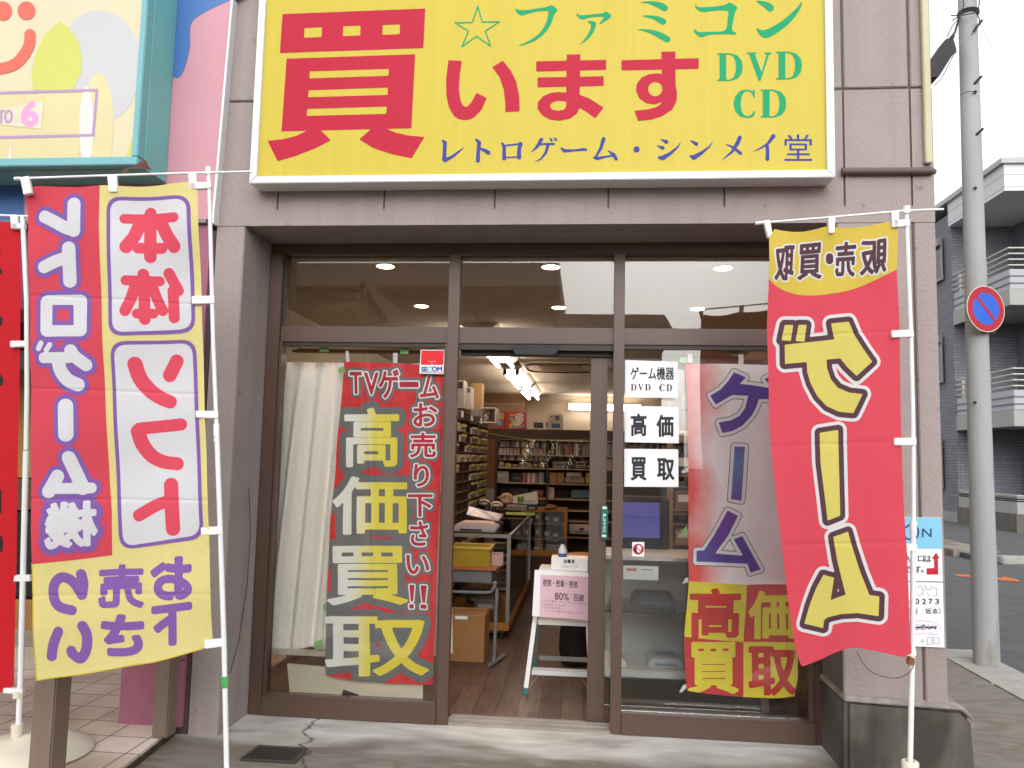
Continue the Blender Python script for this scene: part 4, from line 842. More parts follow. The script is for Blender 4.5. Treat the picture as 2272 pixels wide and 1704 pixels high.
# left window floor: board and slotted upright
q = [at(637, 1473, YG+.10), at(938, 1500, YG+.10), at(938, 1556, YG+.06), at(643, 1540, YG+.06)]
bd = MB().prism([q[3], q[2], q[1], q[0]], (0, .012, .002)).build('board', mat('cream_panel', '#e0d6bd', .6, .88, .04, 4), None); tag(bd, 'cream coloured board leaning behind the bottom of the left window', 'board')
dk = MB().prism([at(*p, YG+.052) for p in zm(400, 1500, 3.687, [(1330, 118), (1455, 158), (1455, 172), (1315, 165)])], (0, .03, 0)).build('bracket', mat('dark_plastic', '#2c2932', .5), None); tag(dk, 'small dark bracket lying against the cream board', 'bracket')
up = MB(); u0, u1 = at(590, 1442, YG+.12), at(590, 1535, YG+.12)
for i in range(9):
    z0 = u1.z+(u0.z-u1.z)*i/9; dz = (u0.z-u1.z)/9
    up.box(u0.x, u0.x+.03, YG+.11, YG+.113, z0, z0+dz*.55); up.box(u0.x, u0.x+.011, YG+.11, YG+.113, z0+dz*.55, z0+dz); up.box(u0.x+.019, u0.x+.03, YG+.11, YG+.113, z0+dz*.55, z0+dz)
up.box(u0.x, u0.x+.75, YG+.115, YG+.125, u0.z-.02, u0.z+.012)
o = up.build('rack_frame', mat('cream_steel', '#d8d0bc', .5, .85, .04, 10)); tag(o, 'cream slotted steel rack frame in the bottom left window corner', 'rack')
# ------------------------------------------------------------------ lamps inside the shop (all lit in the photograph)
M_lampw = mat('white_lamp_metal', '#efe9df', .4, .85)
M_tube = emit('fluorescent_tube', (1.0, .84, .69), 14.5)
M_down = emit('downlight_lens', (1.0, .66, .36), 16.0)
for i, (x, y, lb) in enumerate([(-1.18, 4.47, 'lit round downlight in the ceiling behind the left transom, nearer the street'), (-1.22, 5.69, 'lit round downlight in the ceiling behind the left transom, farther from the street'), (-.217, 4.49, 'lit round downlight behind the middle transom, nearer the street'), (-.212, 5.72, 'lit round downlight behind the middle transom, farther from the street'), (.758, 4.52, 'lit round downlight behind the right transom, nearer the street'), (.783, 5.75, 'lit round downlight behind the right transom, farther from the street')]):
    d = thing('downlight', lb, 'ceiling lamp', (x, y, 2.494), 'round downlights in the shop ceiling')
    MB().lathe((x, y, 2.4925), [(.058, .001), (.062, .003), (.062, .0073), (.058, .0073)], 28).build('trim', M_lampw, d)
    MB().lathe((x, y, 2.490), [(.046, 0), (.049, .001), (.049, .003)], 28).build('lens', M_down, d)
    bl = bpy.data.lights.new('bulb', 'SPOT'); bl.spot_size = math.radians(150); bl.spot_blend = .6; bl.energy = 14.0; bl.color = (1.0, .62, .35); bl.shadow_soft_size = .045
    bo = bpy.data.objects.new('bulb', bl); COL.objects.link(bo); bo.parent = d; bo.location = (0, 0, -.012)
for y0, y1, lb in ((6.45, 8.75, 'twin fluorescent ceiling lamp nearest the doorway, partly cut off by the door head'), (9.35, 11.45, 'twin fluorescent ceiling lamp in the middle of the row'), (11.65, 13.45, 'twin fluorescent ceiling lamp at the far end of the row')):
    L_ = thing('fluorescent_lamp', lb, 'ceiling lamp', (-.9, y0, 2.5), 'fluorescent lamps on the shop ceiling')
    h = MB(); h.prism([(-1.06, y0, 2.498), (-.99, y0, 2.445), (-.81, y0, 2.445), (-.74, y0, 2.498)], (0, y1-y0, 0)); h.build('housing', M_lampw, L_)
    for x in (-.975, -.825):
        MB().tube([(x, y0+.03, 2.40), (x, y1-.03, 2.40)], .018, 10).build('tube', M_tube, L_)
        for y in (y0, y1-.03): MB().box(x-.02, x+.02, y, y+.028, 2.375, 2.444).build('socket', M_brzd, L_)
wl = thing('wall_lamp', 'horizontal fluorescent tube lamp on the far cream wall', 'wall lamp', (.5, 13.7, at(1300, 902, 13.7).z))
p0, p1 = at(1264, 902, 13.7), at(1420, 906, 13.7)
MB().box(p0.x-.03, p1.x+.03, 13.78, 13.859, p0.z-.05, p0.z+.06).build('housing', M_lampw, wl); MB().tube([p0, p1], .055, 12).build('tube', emit('wall_tube', (1, .9, .8), 7), wl)
ac = thing('air_conditioner', 'square ceiling cassette air conditioner with rounded air slots', 'air conditioner', (-.31, 9.45, 2.5))
a = MB(); a.prism([(p[0], p[1], 2.478) for p in smooth([(-.78, 8.98), (.16, 8.98), (.16, 9.95), (-.78, 9.95)], 1)], (0, 0, .02)); a.build('panel', mat('beige_plastic', '#d8c9b0', .5, .85, .03, 4), ac, bevel=.01)
ringo = [(-.31+.42*math.copysign(abs(math.cos(t))**.5, math.cos(t)), 9.46+.44*math.copysign(abs(math.sin(t))**.5, math.sin(t)), 2.475) for t in [k*math.pi/24 for k in range(49)]]
MB().tube(ringo, .012, 6, caps=False).build('air_slot', M_brzd, ac)
MB().box(-.56, -.06, 9.2, 9.72, 2.468, 2.477).build('grille', mat('tan_grille', '#b79f82', .6), ac)

# ------------------------------------------------------------------ shelves at the back and along the left
M_wood = mat('dark_shelf_wood', '#4a2f22', .6, .9, .12, 6, stretch=(1, 1, 8)); M_edge = mat('light_shelf_edge', '#c9a27a', .6, .9, .08, 8); M_back = mat('shelf_back', '#6b503c', .8, .8, .1, 4)
YK = 9.3
bs = thing('shelf_unit', 'wide dark wood shelf unit full of game cases along the back', 'shelf', (.3, YK, 0))
xa, xm, xb, xc = at(1103, 1000, YK).x, at(1215, 1000, YK).x, at(1327, 1000, YK).x+.03, 1.55
zt, zf = at(1200, 953, YK).z, at(1200, 976, YK).z
MB().box(xa-.17, xc, YK-.02, YK+.0, zf, zt).box(xa-.17, xc, YK, YK+.4, zt-.03, zt-.002).build('fascia', M_wood, bs)
MB().box(xa-.02, xc, YK+.33, YK+.36, .02, zf-.001).build('back_panel', M_back, bs)
for x in (xa-.018, xm-.012, xb-.012, xc-.025): MB().box(x, x+.024, YK, YK+.329, .02, zf-.001).build('upright', M_wood, bs)
shz = [at(1200, y, YK).z for y in (1009, 1039, 1072, 1106, 1131, 1154, 1190)]
for z in shz:
    for x0, x1 in ((xa+.007, xm-.013), (xm+.013, xb-.013), (xb+.013, xc-.026)): MB().box(x0, x1, YK+.005, YK+.328, z-.012, z).build('shelf', M_edge, bs)
MB().box(at(1079, 1000, YK).x, xa-.02, YK-.03, YK+.3, at(1090, 1083, YK).z, zf).build('side_panel', mat('brown_side_panel', '#7a4d30', .6, .9, .08, 3), bs)
MB().box(at(1079, 1000, YK).x, xa-.021, YK-.028, YK+.3, .02, at(1090, 1083, YK).z-.001).build('side_panel', mat('grey_side_panel', '#a08e84', .7, .85, .05, 3), bs)
CC = ['#c9b3ab', '#d8c3bb', '#a0766c', '#c7685c', '#7d8496', '#c9b27f', '#b5a79c', '#d6c2bc', '#5d5054', '#c59fa8', '#a3aab4', '#d9cfc6']
proto = []
for i, c in enumerate(CC):
    me = MB().box(-.5, .5, 0, .13, 0, 1).build('game_case', mat('case_colour_%d' % i, c, .45, .8, .25, 9, stretch=(20, 1, 3)), None); proto.append(me)
used = [False]*len(CC)
def case(x, y, z, w, h, lab, grp, tilt=0):
    i = random.randrange(len(CC)); o = proto[i]
    if used[i]: o = o.copy(); COL.objects.link(o)
    used[i] = True; o.location = (x+w/2, y, z); o.scale = (w*.94, 1, h); o.rotation_euler = (0, tilt, 0)
    tag(o, lab, 'game case', grp)
def row(x0, x1, z, h, w, lab, grp):
    x = x0
    while x < x1-w:
        ww = w*random.uniform(.8, 1.25)
        if random.random() < .94: case(x, YK+.05+random.uniform(0, .02), z+.0005, ww, h*random.uniform(.9, 1.04), lab, grp)
        x += ww
H = lambda y0, y1: at(1200, y0, YK).z-at(1200, y1, YK).z
row(xa+.01, xm-.015, at(1200, 993, YK).z+.001, H(979, 992), .021, 'thin coloured game case in the upper row of the top left shelf bay', 'game cases, top left bay upper row')
MB().box(xa+.008, xm-.014, YK+.04, YK+.3, at(1200, 993, YK).z-.006, at(1200, 993, YK).z).build('shelf', M_wood, bs)
row(xa+.01, xm-.015, shz[0], H(995, 1009), .021, 'thin coloured game case in the lower row of the top left shelf bay', 'game cases, top left bay lower row')
row(xa+.01, xm-.03, at(1200, 1023, YK).z+.001, H(1011, 1023), .022, 'small game case in the second left shelf bay', 'game cases, second left bay')
MB().box(xa+.008, xm-.014, YK+.04, YK+.3, at(1200, 1023, YK).z-.006, at(1200, 1023, YK).z).build('shelf', M_wood, bs)
row(xa+.3, xm-.02, shz[2], H(1048, 1072), .028, 'tall red and pale book in the third left shelf bay', 'books, third left bay')
row(xm+.015, xb-.015, shz[0], H(981, 1009), .024, 'tall slim game case in the top shelf bay beside the door stile', 'game cases, top right bay')
row(xb+.015, xc-.03, shz[0], H(981, 1009), .03, 'tall game case on the top shelf behind the right window', 'game cases behind the right window')
row(xb+.015, xc-.03, shz[1], H(1016, 1039), .03, 'tall game case on the second shelf behind the right window', 'game cases behind the right window, second shelf')
def bx(px0, py0, px1, py1, Y, dep, name, col, lab, cat, bev=.004, rough=.55, group=None, parts=()):
    """a carton or appliance body seen between two pixels at depth Y"""
    a, b = at(px0, py0, Y), at(px1, py1, Y); zt_, zb_ = max(a.z, b.z), min(a.z, b.z)
    t = thing(name, lab, cat, ((a.x+b.x)/2, Y, zb_), group)
    MB().box(a.x, b.x, Y, Y+dep, zb_, zt_).build('body', mat('c_'+col.strip('#'), col, rough, .85, .08, 12), t, bevel=bev)
    for nm, (u0, v0, u1, v1), c2 in parts:
        MB().box(a.x+(b.x-a.x)*u0, a.x+(b.x-a.x)*u1, Y-.002, Y-.0005, zt_-(zt_-zb_)*v1, zt_-(zt_-zb_)*v0).build(nm, mat('c_'+c2.strip('#'), c2, .5, .85, .1, 20), t)
    return t
bx(1104, 1045, 1128, 1071.5, YK+.06, .15, 'carton', '#c9bdb4', 'pale grey carton at the left of the third left shelf bay', 'box', parts=[('label', (.1, .5, .9, .9), '#a89a94')])
bx(1134, 1050, 1160, 1071.5, YK+.08, .12, 'console', '#332b2a', 'black game console in the middle of the third left shelf bay', 'game console', parts=[('panel', (.2, .4, .8, .6), '#5a6a55')])
for i, x in enumerate((1106, 1121, 1136, 1151, 1166, 1181, 1196)):
    bx(x, 1027+(i % 3)*2, x+13, 1038.6, YK+.05, .1, 'cartridge_stack', ['#8f7d68', '#a4906f', '#77675a'][i % 3], ['grey', 'tan', 'brown', 'grey', 'tan', 'brown', 'grey'][i]+' cartridge stack with a yellow tag, %s from the left in the second left bay' % ['first', 'second', 'third', 'fourth', 'fifth', 'sixth', 'seventh'][i], 'cartridges', parts=[('yellow_tag', (.2, -.15, .8, .2), '#d8c25c')])
bx(1226, 1024, 1255, 1038.6, YK+.06, .2, 'game_console', '#8a7f80', 'grey game console on the second right shelf', 'game console', parts=[('slot', (.1, .4, .9, .55), '#4a4346')])
bx(1257, 1025, 1277, 1038.6, YK+.06, .2, 'game_console', '#2c2a33', 'black game console on the second right shelf', 'game console', parts=[('slot', (.1, .4, .9, .5), '#5a5660')])
bx(1278, 1024, 1299, 1038.6, YK+.06, .2, 'radio', '#b5a396', 'silver radio with a dark dial on the second right shelf', 'radio', parts=[('dial', (.1, .2, .9, .5), '#2f2a2c'), ('speaker', (.15, .6, .85, .9), '#8d7e74')])
bx(1219, 1048, 1251, 1071.5, YK+.06, .2, 'carton', '#a87a48', 'brown cardboard carton on the third right shelf', 'box', parts=[('tape', (.4, 0, .6, 1), '#8a6238')])
bx(1257, 1048, 1290, 1058, YK+.06, .2, 'console', '#cdb4b4', 'flat pink game console on top of the grey one, third right shelf', 'game console', parts=[('lid', (.25, .15, .75, .5), '#e0cfcf')])
bx(1254, 1059, 1296, 1071.5, YK+.06, .2, 'console', '#a7938c', 'flat grey game console under the pink one, third right shelf', 'game console', parts=[('lid', (.25, .15, .75, .5), '#8a7a76')])
bx(1300, 1049, 1310, 1071.5, YK+.06, .1, 'carton', '#d3b53f', 'small yellow carton on the third right shelf', 'box', parts=[('label', (.1, .2, .9, .5), '#b89a30')])
bx(1215, 1081, 1229, 1105.5, YK+.06, .1, 'carton', '#d5c3b8', 'tall white carton on the fourth right shelf', 'box', parts=[('label', (.2, .2, .8, .5), '#b5a19a')])
bx(1268, 1087, 1308, 1105.5, YK+.06, .2, 'storage_box', '#4f7486', 'blue plastic storage box on the fourth right shelf', 'box', parts=[('clip', (.2, 0, .3, .3), '#b89a58')])
bx(1134, 1083, 1172, 1105.5, YK+.06, .15, 'console', '#2b2424', 'black console on the fourth left shelf', 'game console', parts=[('panel', (.1, .3, .4, .6), '#4f4444')])
bx(1180, 1086, 1206, 1105.5, YK+.06, .15, 'carton', '#7a2b2b', 'dark red carton on the fourth left shelf', 'box', parts=[('label', (.1, .2, .9, .5), '#98504a')])
bx(1263, 1163, 1320, 1186, YK+.0, .25, 'printer', '#d9c4b8', 'white printer with a dark paper slot on a low back shelf', 'printer', .008, parts=[('display', (.4, .35, .58, .6), '#463d48'), ('paper_slot', (.2, .72, .8, .82), '#3a3238')])
bx(1096, 913, 1119.5, 953, YK+.08, .25, 'toy_box', '#c8463a', 'red toy box half hidden behind the bigger red box on the back shelf top', 'box', parts=[('picture', (.0, .05, .9, .42), '#d9a878'), ('disc', (.15, .5, .8, .8), '#7fb0b8')])
t = bx(1121, 913, 1166, 954.5, YK+.03, .2, 'toy_box', '#d8352c', 'big red toy box with a white cartoon print on the back shelf top', 'box')
pt = Panel((0, YK+.03, 1), (1, YK+.03, 1))
layer(pt, [cap(zm(1000, 740, 6.506, [(980, 1200), (1000, 1240), (960, 1290)]), 8), cap(zm(1000, 740, 6.506, [(1010, 1170), (1030, 1180)]), 4)], mat('box_white_print', '#ead9cf', .5), 'white_print', t, off=.002, cell=.8)
layer(pt, [cap(zm(1000, 740, 6.506, [(860, 1330), (930, 1270), (900, 1260)]), 3), cap(zm(1000, 740, 6.506, [(870, 1180), (950, 1175)]), 2.2)], mat('box_yellow_print', '#e6b86a', .5), 'yellow_print', t, off=.003, cell=.8)
layer(pt, [cap(zm(1000, 740, 6.506, [(880, 1235)]), 5.5), cap(zm(1000, 740, 6.506, [(860, 1350), (1000, 1345), (1050, 1330)]), 2.5)], mat('box_blue_print', '#7fa9ad', .5), 'blue_print', t, off=.0025, cell=.8)
bx(1184, 937, 1204, 949, YK+.1, .2, 'carton', '#463a38', 'dark flat carton on the back shelf top', 'box', parts=[('label', (.1, .2, .5, .6), '#5a4c48')])
bx(1211, 935, 1248, 956, YK+.02, .2, 'carton', '#cdb9aa', 'white carton with a blue picture on the back shelf top', 'box', parts=[('picture', (.35, .2, .85, .7), '#4d5878'), ('strip', (.02, .1, .12, .6), '#6a6f88')])
bx(1217, 919, 1247, 934.5, YK+.04, .18, 'carton', '#d0bcac', 'smaller white carton stacked on the white carton with a blue picture', 'box', parts=[('picture', (.5, .2, .8, .8), '#5a5f78'), ('strip', (.1, .2, .35, .5), '#b89a84')])
c = at(1319, 952, YK); o = MB().ball(c, .022).tube([(c.x, c.y, c.z-.02), (c.x, c.y, zt)], .012).build('security_camera', mat('black_gloss', '#1c181c', .25), None, smooth=True); tag(o, 'small black dome camera on the back shelf fascia', 'camera')
st_ = MB().tube([at(1064, 957, 8.9), at(1110, 966, YK-.05), at(1160, 973, YK-.05), at(1235, 976.5, YK-.05), at(1330, 973, YK-.05)], .003, 6).build('string', mat('green_string', '#a5b45c', .7), None); tag(st_, 'green string stretched in front of the back shelf', 'string')
st_ = MB().tube([at(1012, 894, 8), at(1080, 896, 8.2), at(1150, 897, 8.3), at(1230, 893, 8.3), at(1330, 877, 8.2)], .0022, 6).build('string', mat('tan_string', '#a58d6c', .7), None); tag(st_, 'thin tan string sagging across the shop under the ceiling', 'string')
# clear plastic sheet hung from the string
n = 60; vs = []; xs0, xs1 = at(1160, 975, YK).x, at(1326, 975, YK).x
for j in range(20):
    for i in range(n):
        u, v = i/(n-1), j/19
        vs.append((xs0+(xs1-xs0)*u, YK-.06+.02*math.sin(20*u+4*v)+.01*math.sin(47*u-9*v)-.03*v*v, at(1240, 977, YK).z-.32*v+.01*math.sin(9*u)*(v)))
sh_o = MB().add(vs, [(j*n+i, j*n+i+1, (j+1)*n+i+1, (j+1)*n+i) for j in range(19) for i in range(n-1)]).build('plastic_sheet', glass('clear_plastic', .05, (.94, .94, .94)), None, smooth=True)
tag(sh_o, 'clear crinkled plastic sheet hanging from the green string before the back shelf', 'plastic sheet')

# left shelf with cartridge boxes and yellow tags
XL = -1.12
ls = thing('shelf_unit', 'dark shelf unit along the left wall packed with boxes and yellow tags', 'shelf', (XL-.15, 7.7, 0))
ya, yb = 6.3, 8.95
def zL(py, px): return atx(px, py, XL).z
ztop, zcor = zL(908, 1012), zL(929, 1012)
MB().box(XL-.35, XL+.01, ya, yb, zcor, ztop).build('cornice', M_wood, ls)
MB().box(XL-.35, XL-.33, ya, yb, .02, zcor-.001).build('back_panel', M_wood, ls)
ycol = [6.3, 6.95, 7.3, 7.62, 8.18, 8.94]
for y in ycol: MB().box(XL-.329, XL, y, y+.02, .02, zcor-.001).build('upright', M_wood, ls)
zr = [zcor-.09*i-.1 for i in range(9)]+[.55, .3]
for z in zr:
    for a, b in zip(ycol[:-1], ycol[1:]): MB().box(XL-.329, XL+.004, a+.021, b-.001, z-.009, z).build('shelf', mat('mid_shelf_wood', '#7d5a40', .6, .9, .08, 8), ls)
for z, y, lb in ((zcor+.055, 7.0, 'first'), (zcor+.055, 7.6, 'second'), (zcor+.055, 8.3, 'third')): MB().box(XL+.0105, XL+.0115, y, y+.12, z-.03, z+.03).build('paper_label', M_paper, ls)
M_tag = mat('yellow_paper_tag', '#d9c670', .7, .9, .06, 20)
cb = []
CB = [mat('cartridge_grey', '#bdb0a8', .6, .95, .2, 14), mat('cartridge_white', '#dbd1ca', .6, .95, .2, 14), mat('cartridge_pink', '#c9a39e', .6, .95, .2, 14), mat('cartridge_dark', '#4c403c', .6, .8, .2, 14)]
for m in CB:
    root = thing('cartridge_box', 'row of boxed cartridges with a yellow tag on the left wall shelf', 'cartridges', (XL, 0, 0), 'tagged cartridge rows on the left wall shelf')
    MB().box(XL-.2, XL+.012, -.135, .135, 0, .056).build('boxes', m, root); MB().box(XL+.0125, XL+.03, -.11, .10, .044, .066).build('tag', M_tag, root); cb.append([root, 0])
def put(y, z, k, w=1.0):
    r, n_ = cb[k]
    if n_:
        r2 = r.copy(); COL.objects.link(r2)
        for ch in r.children: c2 = ch.copy(); COL.objects.link(c2); c2.parent = r2; c2.matrix_parent_inverse = ch.matrix_parent_inverse.copy()
        r = r2
    cb[k][1] += 1; r.location = (XL, y, z+.0006); r.scale = (1, w, 1)
for ci in range(5):
    yc = (ycol[ci]+ycol[ci+1]+.02)/2; wd = (ycol[ci+1]-ycol[ci]-.05)/.27
    for zi, z in enumerate(zr[:9]):
        if ci < 3 and random.random() < .3+.07*zi: continue
        put(yc, z, random.choice([0, 0, 1, 1, 2, 3]), wd*random.uniform(.85, 1))
for ci in range(1, 5): put((ycol[ci]+ycol[ci+1])/2, .55, random.choice([0, 2]), .9)
# on top of the left shelf
zz0 = ztop
bx(1013, 843, 1028, 906, 7.05, .2, 'carton', '#c3b9b4', 'tall white carton with a black square, nearest on the left shelf top', 'box', parts=[('picture', (.15, .06, .85, .3), '#3c3434')])
bx(1031, 858, 1044.5, 909, 7.25, .2, 'carton', '#cbbfb6', 'second white carton with a black square on the left shelf top', 'box', parts=[('picture', (.15, .06, .85, .25), '#6a5a56')])
bx(1046, 850, 1067.5, 912, 8.2, .2, 'wood_panel', '#b08a55', 'tan wooden panel standing on the left shelf top', 'panel', parts=[('seam', (.3, 0, .34, 1), '#8a6a40')])
bx(1045, 907, 1063, 924, 7.3, .25, 'paper_stack', '#a8a29e', 'stack of grey papers on the left shelf top', 'papers', parts=[('sheet', (0, .3, 1, .36), '#6f6864'), ('sheet', (0, .6, 1, .66), '#7f7874')])
cr = thing('crate', 'white plastic crate tipped on its side on the left shelf top', 'crate', at(1085, 937, 7.9))
q0, q1 = at(1064, 938, 7.9), at(1101, 904, 7.9); m = MB()
m.box(q0.x, q1.x, 7.9, 8.2, q0.z, q0.z+.012).box(q0.x, q1.x, 7.9, 8.2, q1.z-.012, q1.z).box(q1.x-.012, q1.x, 7.9, 8.2, q0.z+.013, q1.z-.013).box(q0.x, q1.x-.013, 8.185, 8.2, q0.z+.013, q1.z-.013); m.build('body', mat('white_crate', '#dccfc2', .5, .85), cr)
m = MB()
for i in range(12): m.ball((q0.x+.02+random.uniform(0, .07), 7.93+random.uniform(0, .1), q0.z+.025+.011*i), .014, 6)
m.build('contents', mat('white_rolls', '#d9d0c4', .6), cr)

# ------------------------------------------------------------------ glass counter, amber cabinet and what lies on them
G2 = glass('case_glass', .04, (.93, .95, .94))
yc0, yc1 = 6.2, 8.45; xr = at(1130, 1184, yc0).x; xl = xr-.62; zc = at(1130, 1186, yc0).z; zb = at(1128, 1382, yc0).z
gc = thing('glass_counter', 'glass display counter with an aluminium frame left of the aisle', 'display case', ((xl+xr)/2, yc0, 0))
m = MB(); e = .014
for x in (xl, xr):
    for y in (yc0, yc1): m.box(x-e, x+e, y-e, y+e, zb, zc-.0271)
for x in (xl, xr): m.box(x-e, x+e, yc0+e+.001, yc1-e-.001, zc-.027, zc)
for y in (yc0, yc1): m.box(xl-e, xr+e, y-e, y+e, zc-.027, zc-.0005)
m.build('frame', M_alu, gc)
MB().box(xl, xr, yc0, yc1, zc+.0005, zc+.006).build('top_pane', G2, gc)
MB().box(xr-.003, xr+.003, yc0+.02, yc1-.02, zb+.01, zc-.03).build('side_pane', G2, gc); MB().box(xl+.02, xr-.02, yc0-.003, yc0+.003, zb+.01, zc-.03).build('end_pane', G2, gc)
MB().box(xl, xr-.01, yc0+.02, yc1, zb+.3, zb+.308).build('glass_shelf', G2, gc)
MB().box(xl-.01, xr+.012, yc0+.0, yc1, zb-.06, zb-.001).build('plinth', mat('amber_wood', '#b0742c', .5, .9, .1, 4, stretch=(1, 6, 6)), gc)
MB().box(xl, xr-.02, yc0+.02, yc1-.02, .06, zb-.061).build('base', M_wood, gc)
for x in (xl+.05, xr-.06):
    for y in (yc0+.1, yc1-.1): MB().lathe((x, y, .0125), [(.012, 0), (.03, .004), (.03, .03), (.012, .046)], 12).build('caster', M_brzd, gc)
def inside(x0, x1, z, cols, lab):
    for i, cc_ in enumerate(cols):
        y = yc0+.15+i*.3; x = x0+(x1-x0)*((i*37) % 10)/10
        t = thing('carton', '%s carton lying on the %s of the glass counter, %s from the front' % (cc_[1], lab, ['first', 'second', 'third', 'fourth', 'fifth', 'sixth', 'seventh'][i]), 'box', (x, y, z))
        MB().box(x-.1, x+.1, y, y+.18, z, z+.07+.02*(i % 3)).build('body', mat('c_'+cc_[0].strip('#'), cc_[0], .5, .85, .1, 12), t, bevel=.004); MB().box(x-.06, x+.06, y-.002, y-.0005, z+.02, z+.05).build('label', M_paper, t)
inside(xl+.15, xr-.12, zb+.0005, [('#8d6a62', 'brown'), ('#b9a49a', 'pale'), ('#5a6672', 'slate'), ('#a3856a', 'tan'), ('#6e4f4a', 'maroon'), ('#c0aa9a', 'cream'), ('#7a7f6a', 'olive')], 'floor')
inside(xl+.15, xr-.12, zb+.3085, [('#c4a49a', 'pink'), ('#94837a', 'grey'), ('#70402f', 'rust'), ('#b8b0a4', 'white'), ('#556070', 'blue'), ('#a88c70', 'beige'), ('#4a3f3c', 'black')], 'shelf')
ys0 = 8.75; ax0, ax1 = at(1154, 1180, ys0).x, at(1258, 1180, ys0).x; az0, az1 = at(1250, 1236, ys0).z, at(1250, 1130, ys0).z
ab = thing('cabinet', 'amber wood cabinet with glass sliding doors at the end of the counter', 'cabinet', ((ax0+ax1)/2, ys0, az0))
m = MB(); t_ = .035
m.box(ax0, ax1, ys0, ys0+.4, az1-t_, az1).box(ax0, ax1, ys0, ys0+.4, az0, az0+t_+.02).box(ax0, ax0+t_, ys0, ys0+.4, az0+t_+.021, az1-t_-.001).box(ax1-t_, ax1, ys0, ys0+.4, az0+t_+.021, az1-t_-.001)
m.box(ax0+.2, ax0+.215, ys0+.01, ys0+.02, az0+t_+.021, az1-t_-.001)
m.build('frame', mat('amber_wood', '#b0742c'), ab, bevel=.003)
MB().box(ax0+t_, ax1-t_, ys0+.37, ys0+.39, az0+t_+.02, az1-t_).build('back_panel', M_back, ab)
MB().box(ax0+t_, ax1-t_, ys0+.02, ys0+.024, az0+t_+.021, az1-t_-.001).build('glass_door', G2, ab)
for u in (.33, .66): MB().box(ax0+t_, ax1-t_, ys0+.05, ys0+.36, az0+(az1-az0)*u, az0+(az1-az0)*u+.01).build('shelf', M_edge, ab)
MB().box(ax0, ax1, ys0+.02, ys0+.38, .013, az0-.001).build('base', M_wood, ab)
for i in range(8):
    u = (i % 4)/4; k_ = i//4; z = az0+(az1-az0)*(.33+.33*k_)+.0105; x = ax0+.06+u*(ax1-ax0-.12); hh = .05+.02*((i*3) % 4)
    col = ['#3a3a44', '#7d6a5a', '#9aa0a0', '#54605a', '#b8a890', '#6a3a34', '#46506a', '#8a8478'][i]
    t = thing('figure_box', '%s small package on the %s shelf inside the amber cabinet' % (['black', 'brown', 'silver', 'dark green', 'cream', 'maroon', 'navy', 'grey'][i], ['lower', 'upper'][k_]), 'package', (x, ys0+.1, z))
    MB().box(x, x+.07, ys0+.1, ys0+.16, z, z+hh).build('body', mat('c_'+col.strip('#'), col, .5, .85, .1, 12), t, bevel=.003); MB().box(x+.01, x+.05, ys0+.098, ys0+.0995, z+hh*.4, z+hh*.8).build('label', M_paper, t)
# things lying on the counter
cz = zc+.0065
def at_c(px, Y): return at(px, 1180, Y).x
t = thing('game_console', 'flat pale pink and grey game console lying on the near end of the glass counter', 'game console', (at_c(1053, 6.3), 6.3, cz))
a0, a1 = at_c(1003, 6.28), at_c(1102, 6.28)
m = MB(); m.prism([(a0, 6.28, cz), (a1-.01, 6.28, cz), (a1, 6.28, cz+.035), (a1-.03, 6.28, cz+.05), (a0+.03, 6.28, cz+.05), (a0, 6.28, cz+.035)], (0, .26, 0)); m.build('body', mat('console_grey', '#b9b4bc', .5, .85), t, bevel=.006)
m = MB(); m.prism([(a0+.02, 6.3, cz+.05), (a1-.03, 6.3, cz+.05), (a1-.06, 6.3, cz+.07), (a0+.07, 6.3, cz+.07)], (0, .22, 0)); m.build('lid', mat('console_pink', '#dcc0b8', .5, .85), t, bevel=.006)
MB().box(a0+.06, a1-.12, 6.276, 6.2795, cz+.006, cz+.02).build('front_slot', M_ink, t)
t = thing('game_package', 'crumpled purple and silver printed package propped on a black pad behind the flat console', 'package', (at_c(1076, 6.75), 6.75, cz))
m = MB(); A, B, C_p, D_p = at(1041, 1122, 6.85), at(1117, 1140, 6.85), at(1106, 1157, 6.7), at(1034, 1142, 6.7)
m.prism([A, at(1078, 1133, 6.85), B, C_p, D_p], (0, .03, -.028)); m.build('body', mat('silver_purple_print', '#a07f94', .25, .8, .5, 16), t, bevel=.004)
m = MB(); m.box(at_c(1036, 6.75), at_c(1112, 6.75), 6.72, 6.95, cz, at(1100, 1160, 6.75).z); m.build('pad', mat('black_plastic', '#262024', .4), t, bevel=.01)
hs = thing('cable_coil', 'black cable coil lying behind the purple package on the counter', 'cable', (at_c(1095, 7.3), 7.3, cz)); m = MB()
for k_ in range(3):
    cx_ = at_c(1090+k_*6, 7.3); m.tube([(cx_+(.07-.01*k_)*math.cos(s_*math.pi/12), 7.3+.03*k_, cz+.09+.08*math.sin(s_*math.pi/12)) for s_ in range(25)], .008, 6, False)
m.build('coil', mat('dark_blue_cable', '#27303a', .5), hs, smooth=True)
m = MB(); m.prism([at(1120, 1105, 7.7), at(1192, 1090, 7.7), at(1194, 1118, 7.7), at(1150, 1118, 7.7), at(1118, 1114, 7.7)], (0, .05, 0)); t = thing('keyboard', 'white keyboard box tilted on the far end of the counter', 'box', at(1157, 1118, 7.7))
m.build('body', mat('keyboard_white', '#d8cdc8', .5, .85, .05, 30), t, bevel=.003); MB().box(at(1160, 1100, 7.69).x, at(1186, 1100, 7.69).x, 7.694, 7.698, at(1160, 1112, 7.69).z, at(1160, 1110.5, 7.69).z).build('print', mat('grey_print', '#8a8088', .5), t)
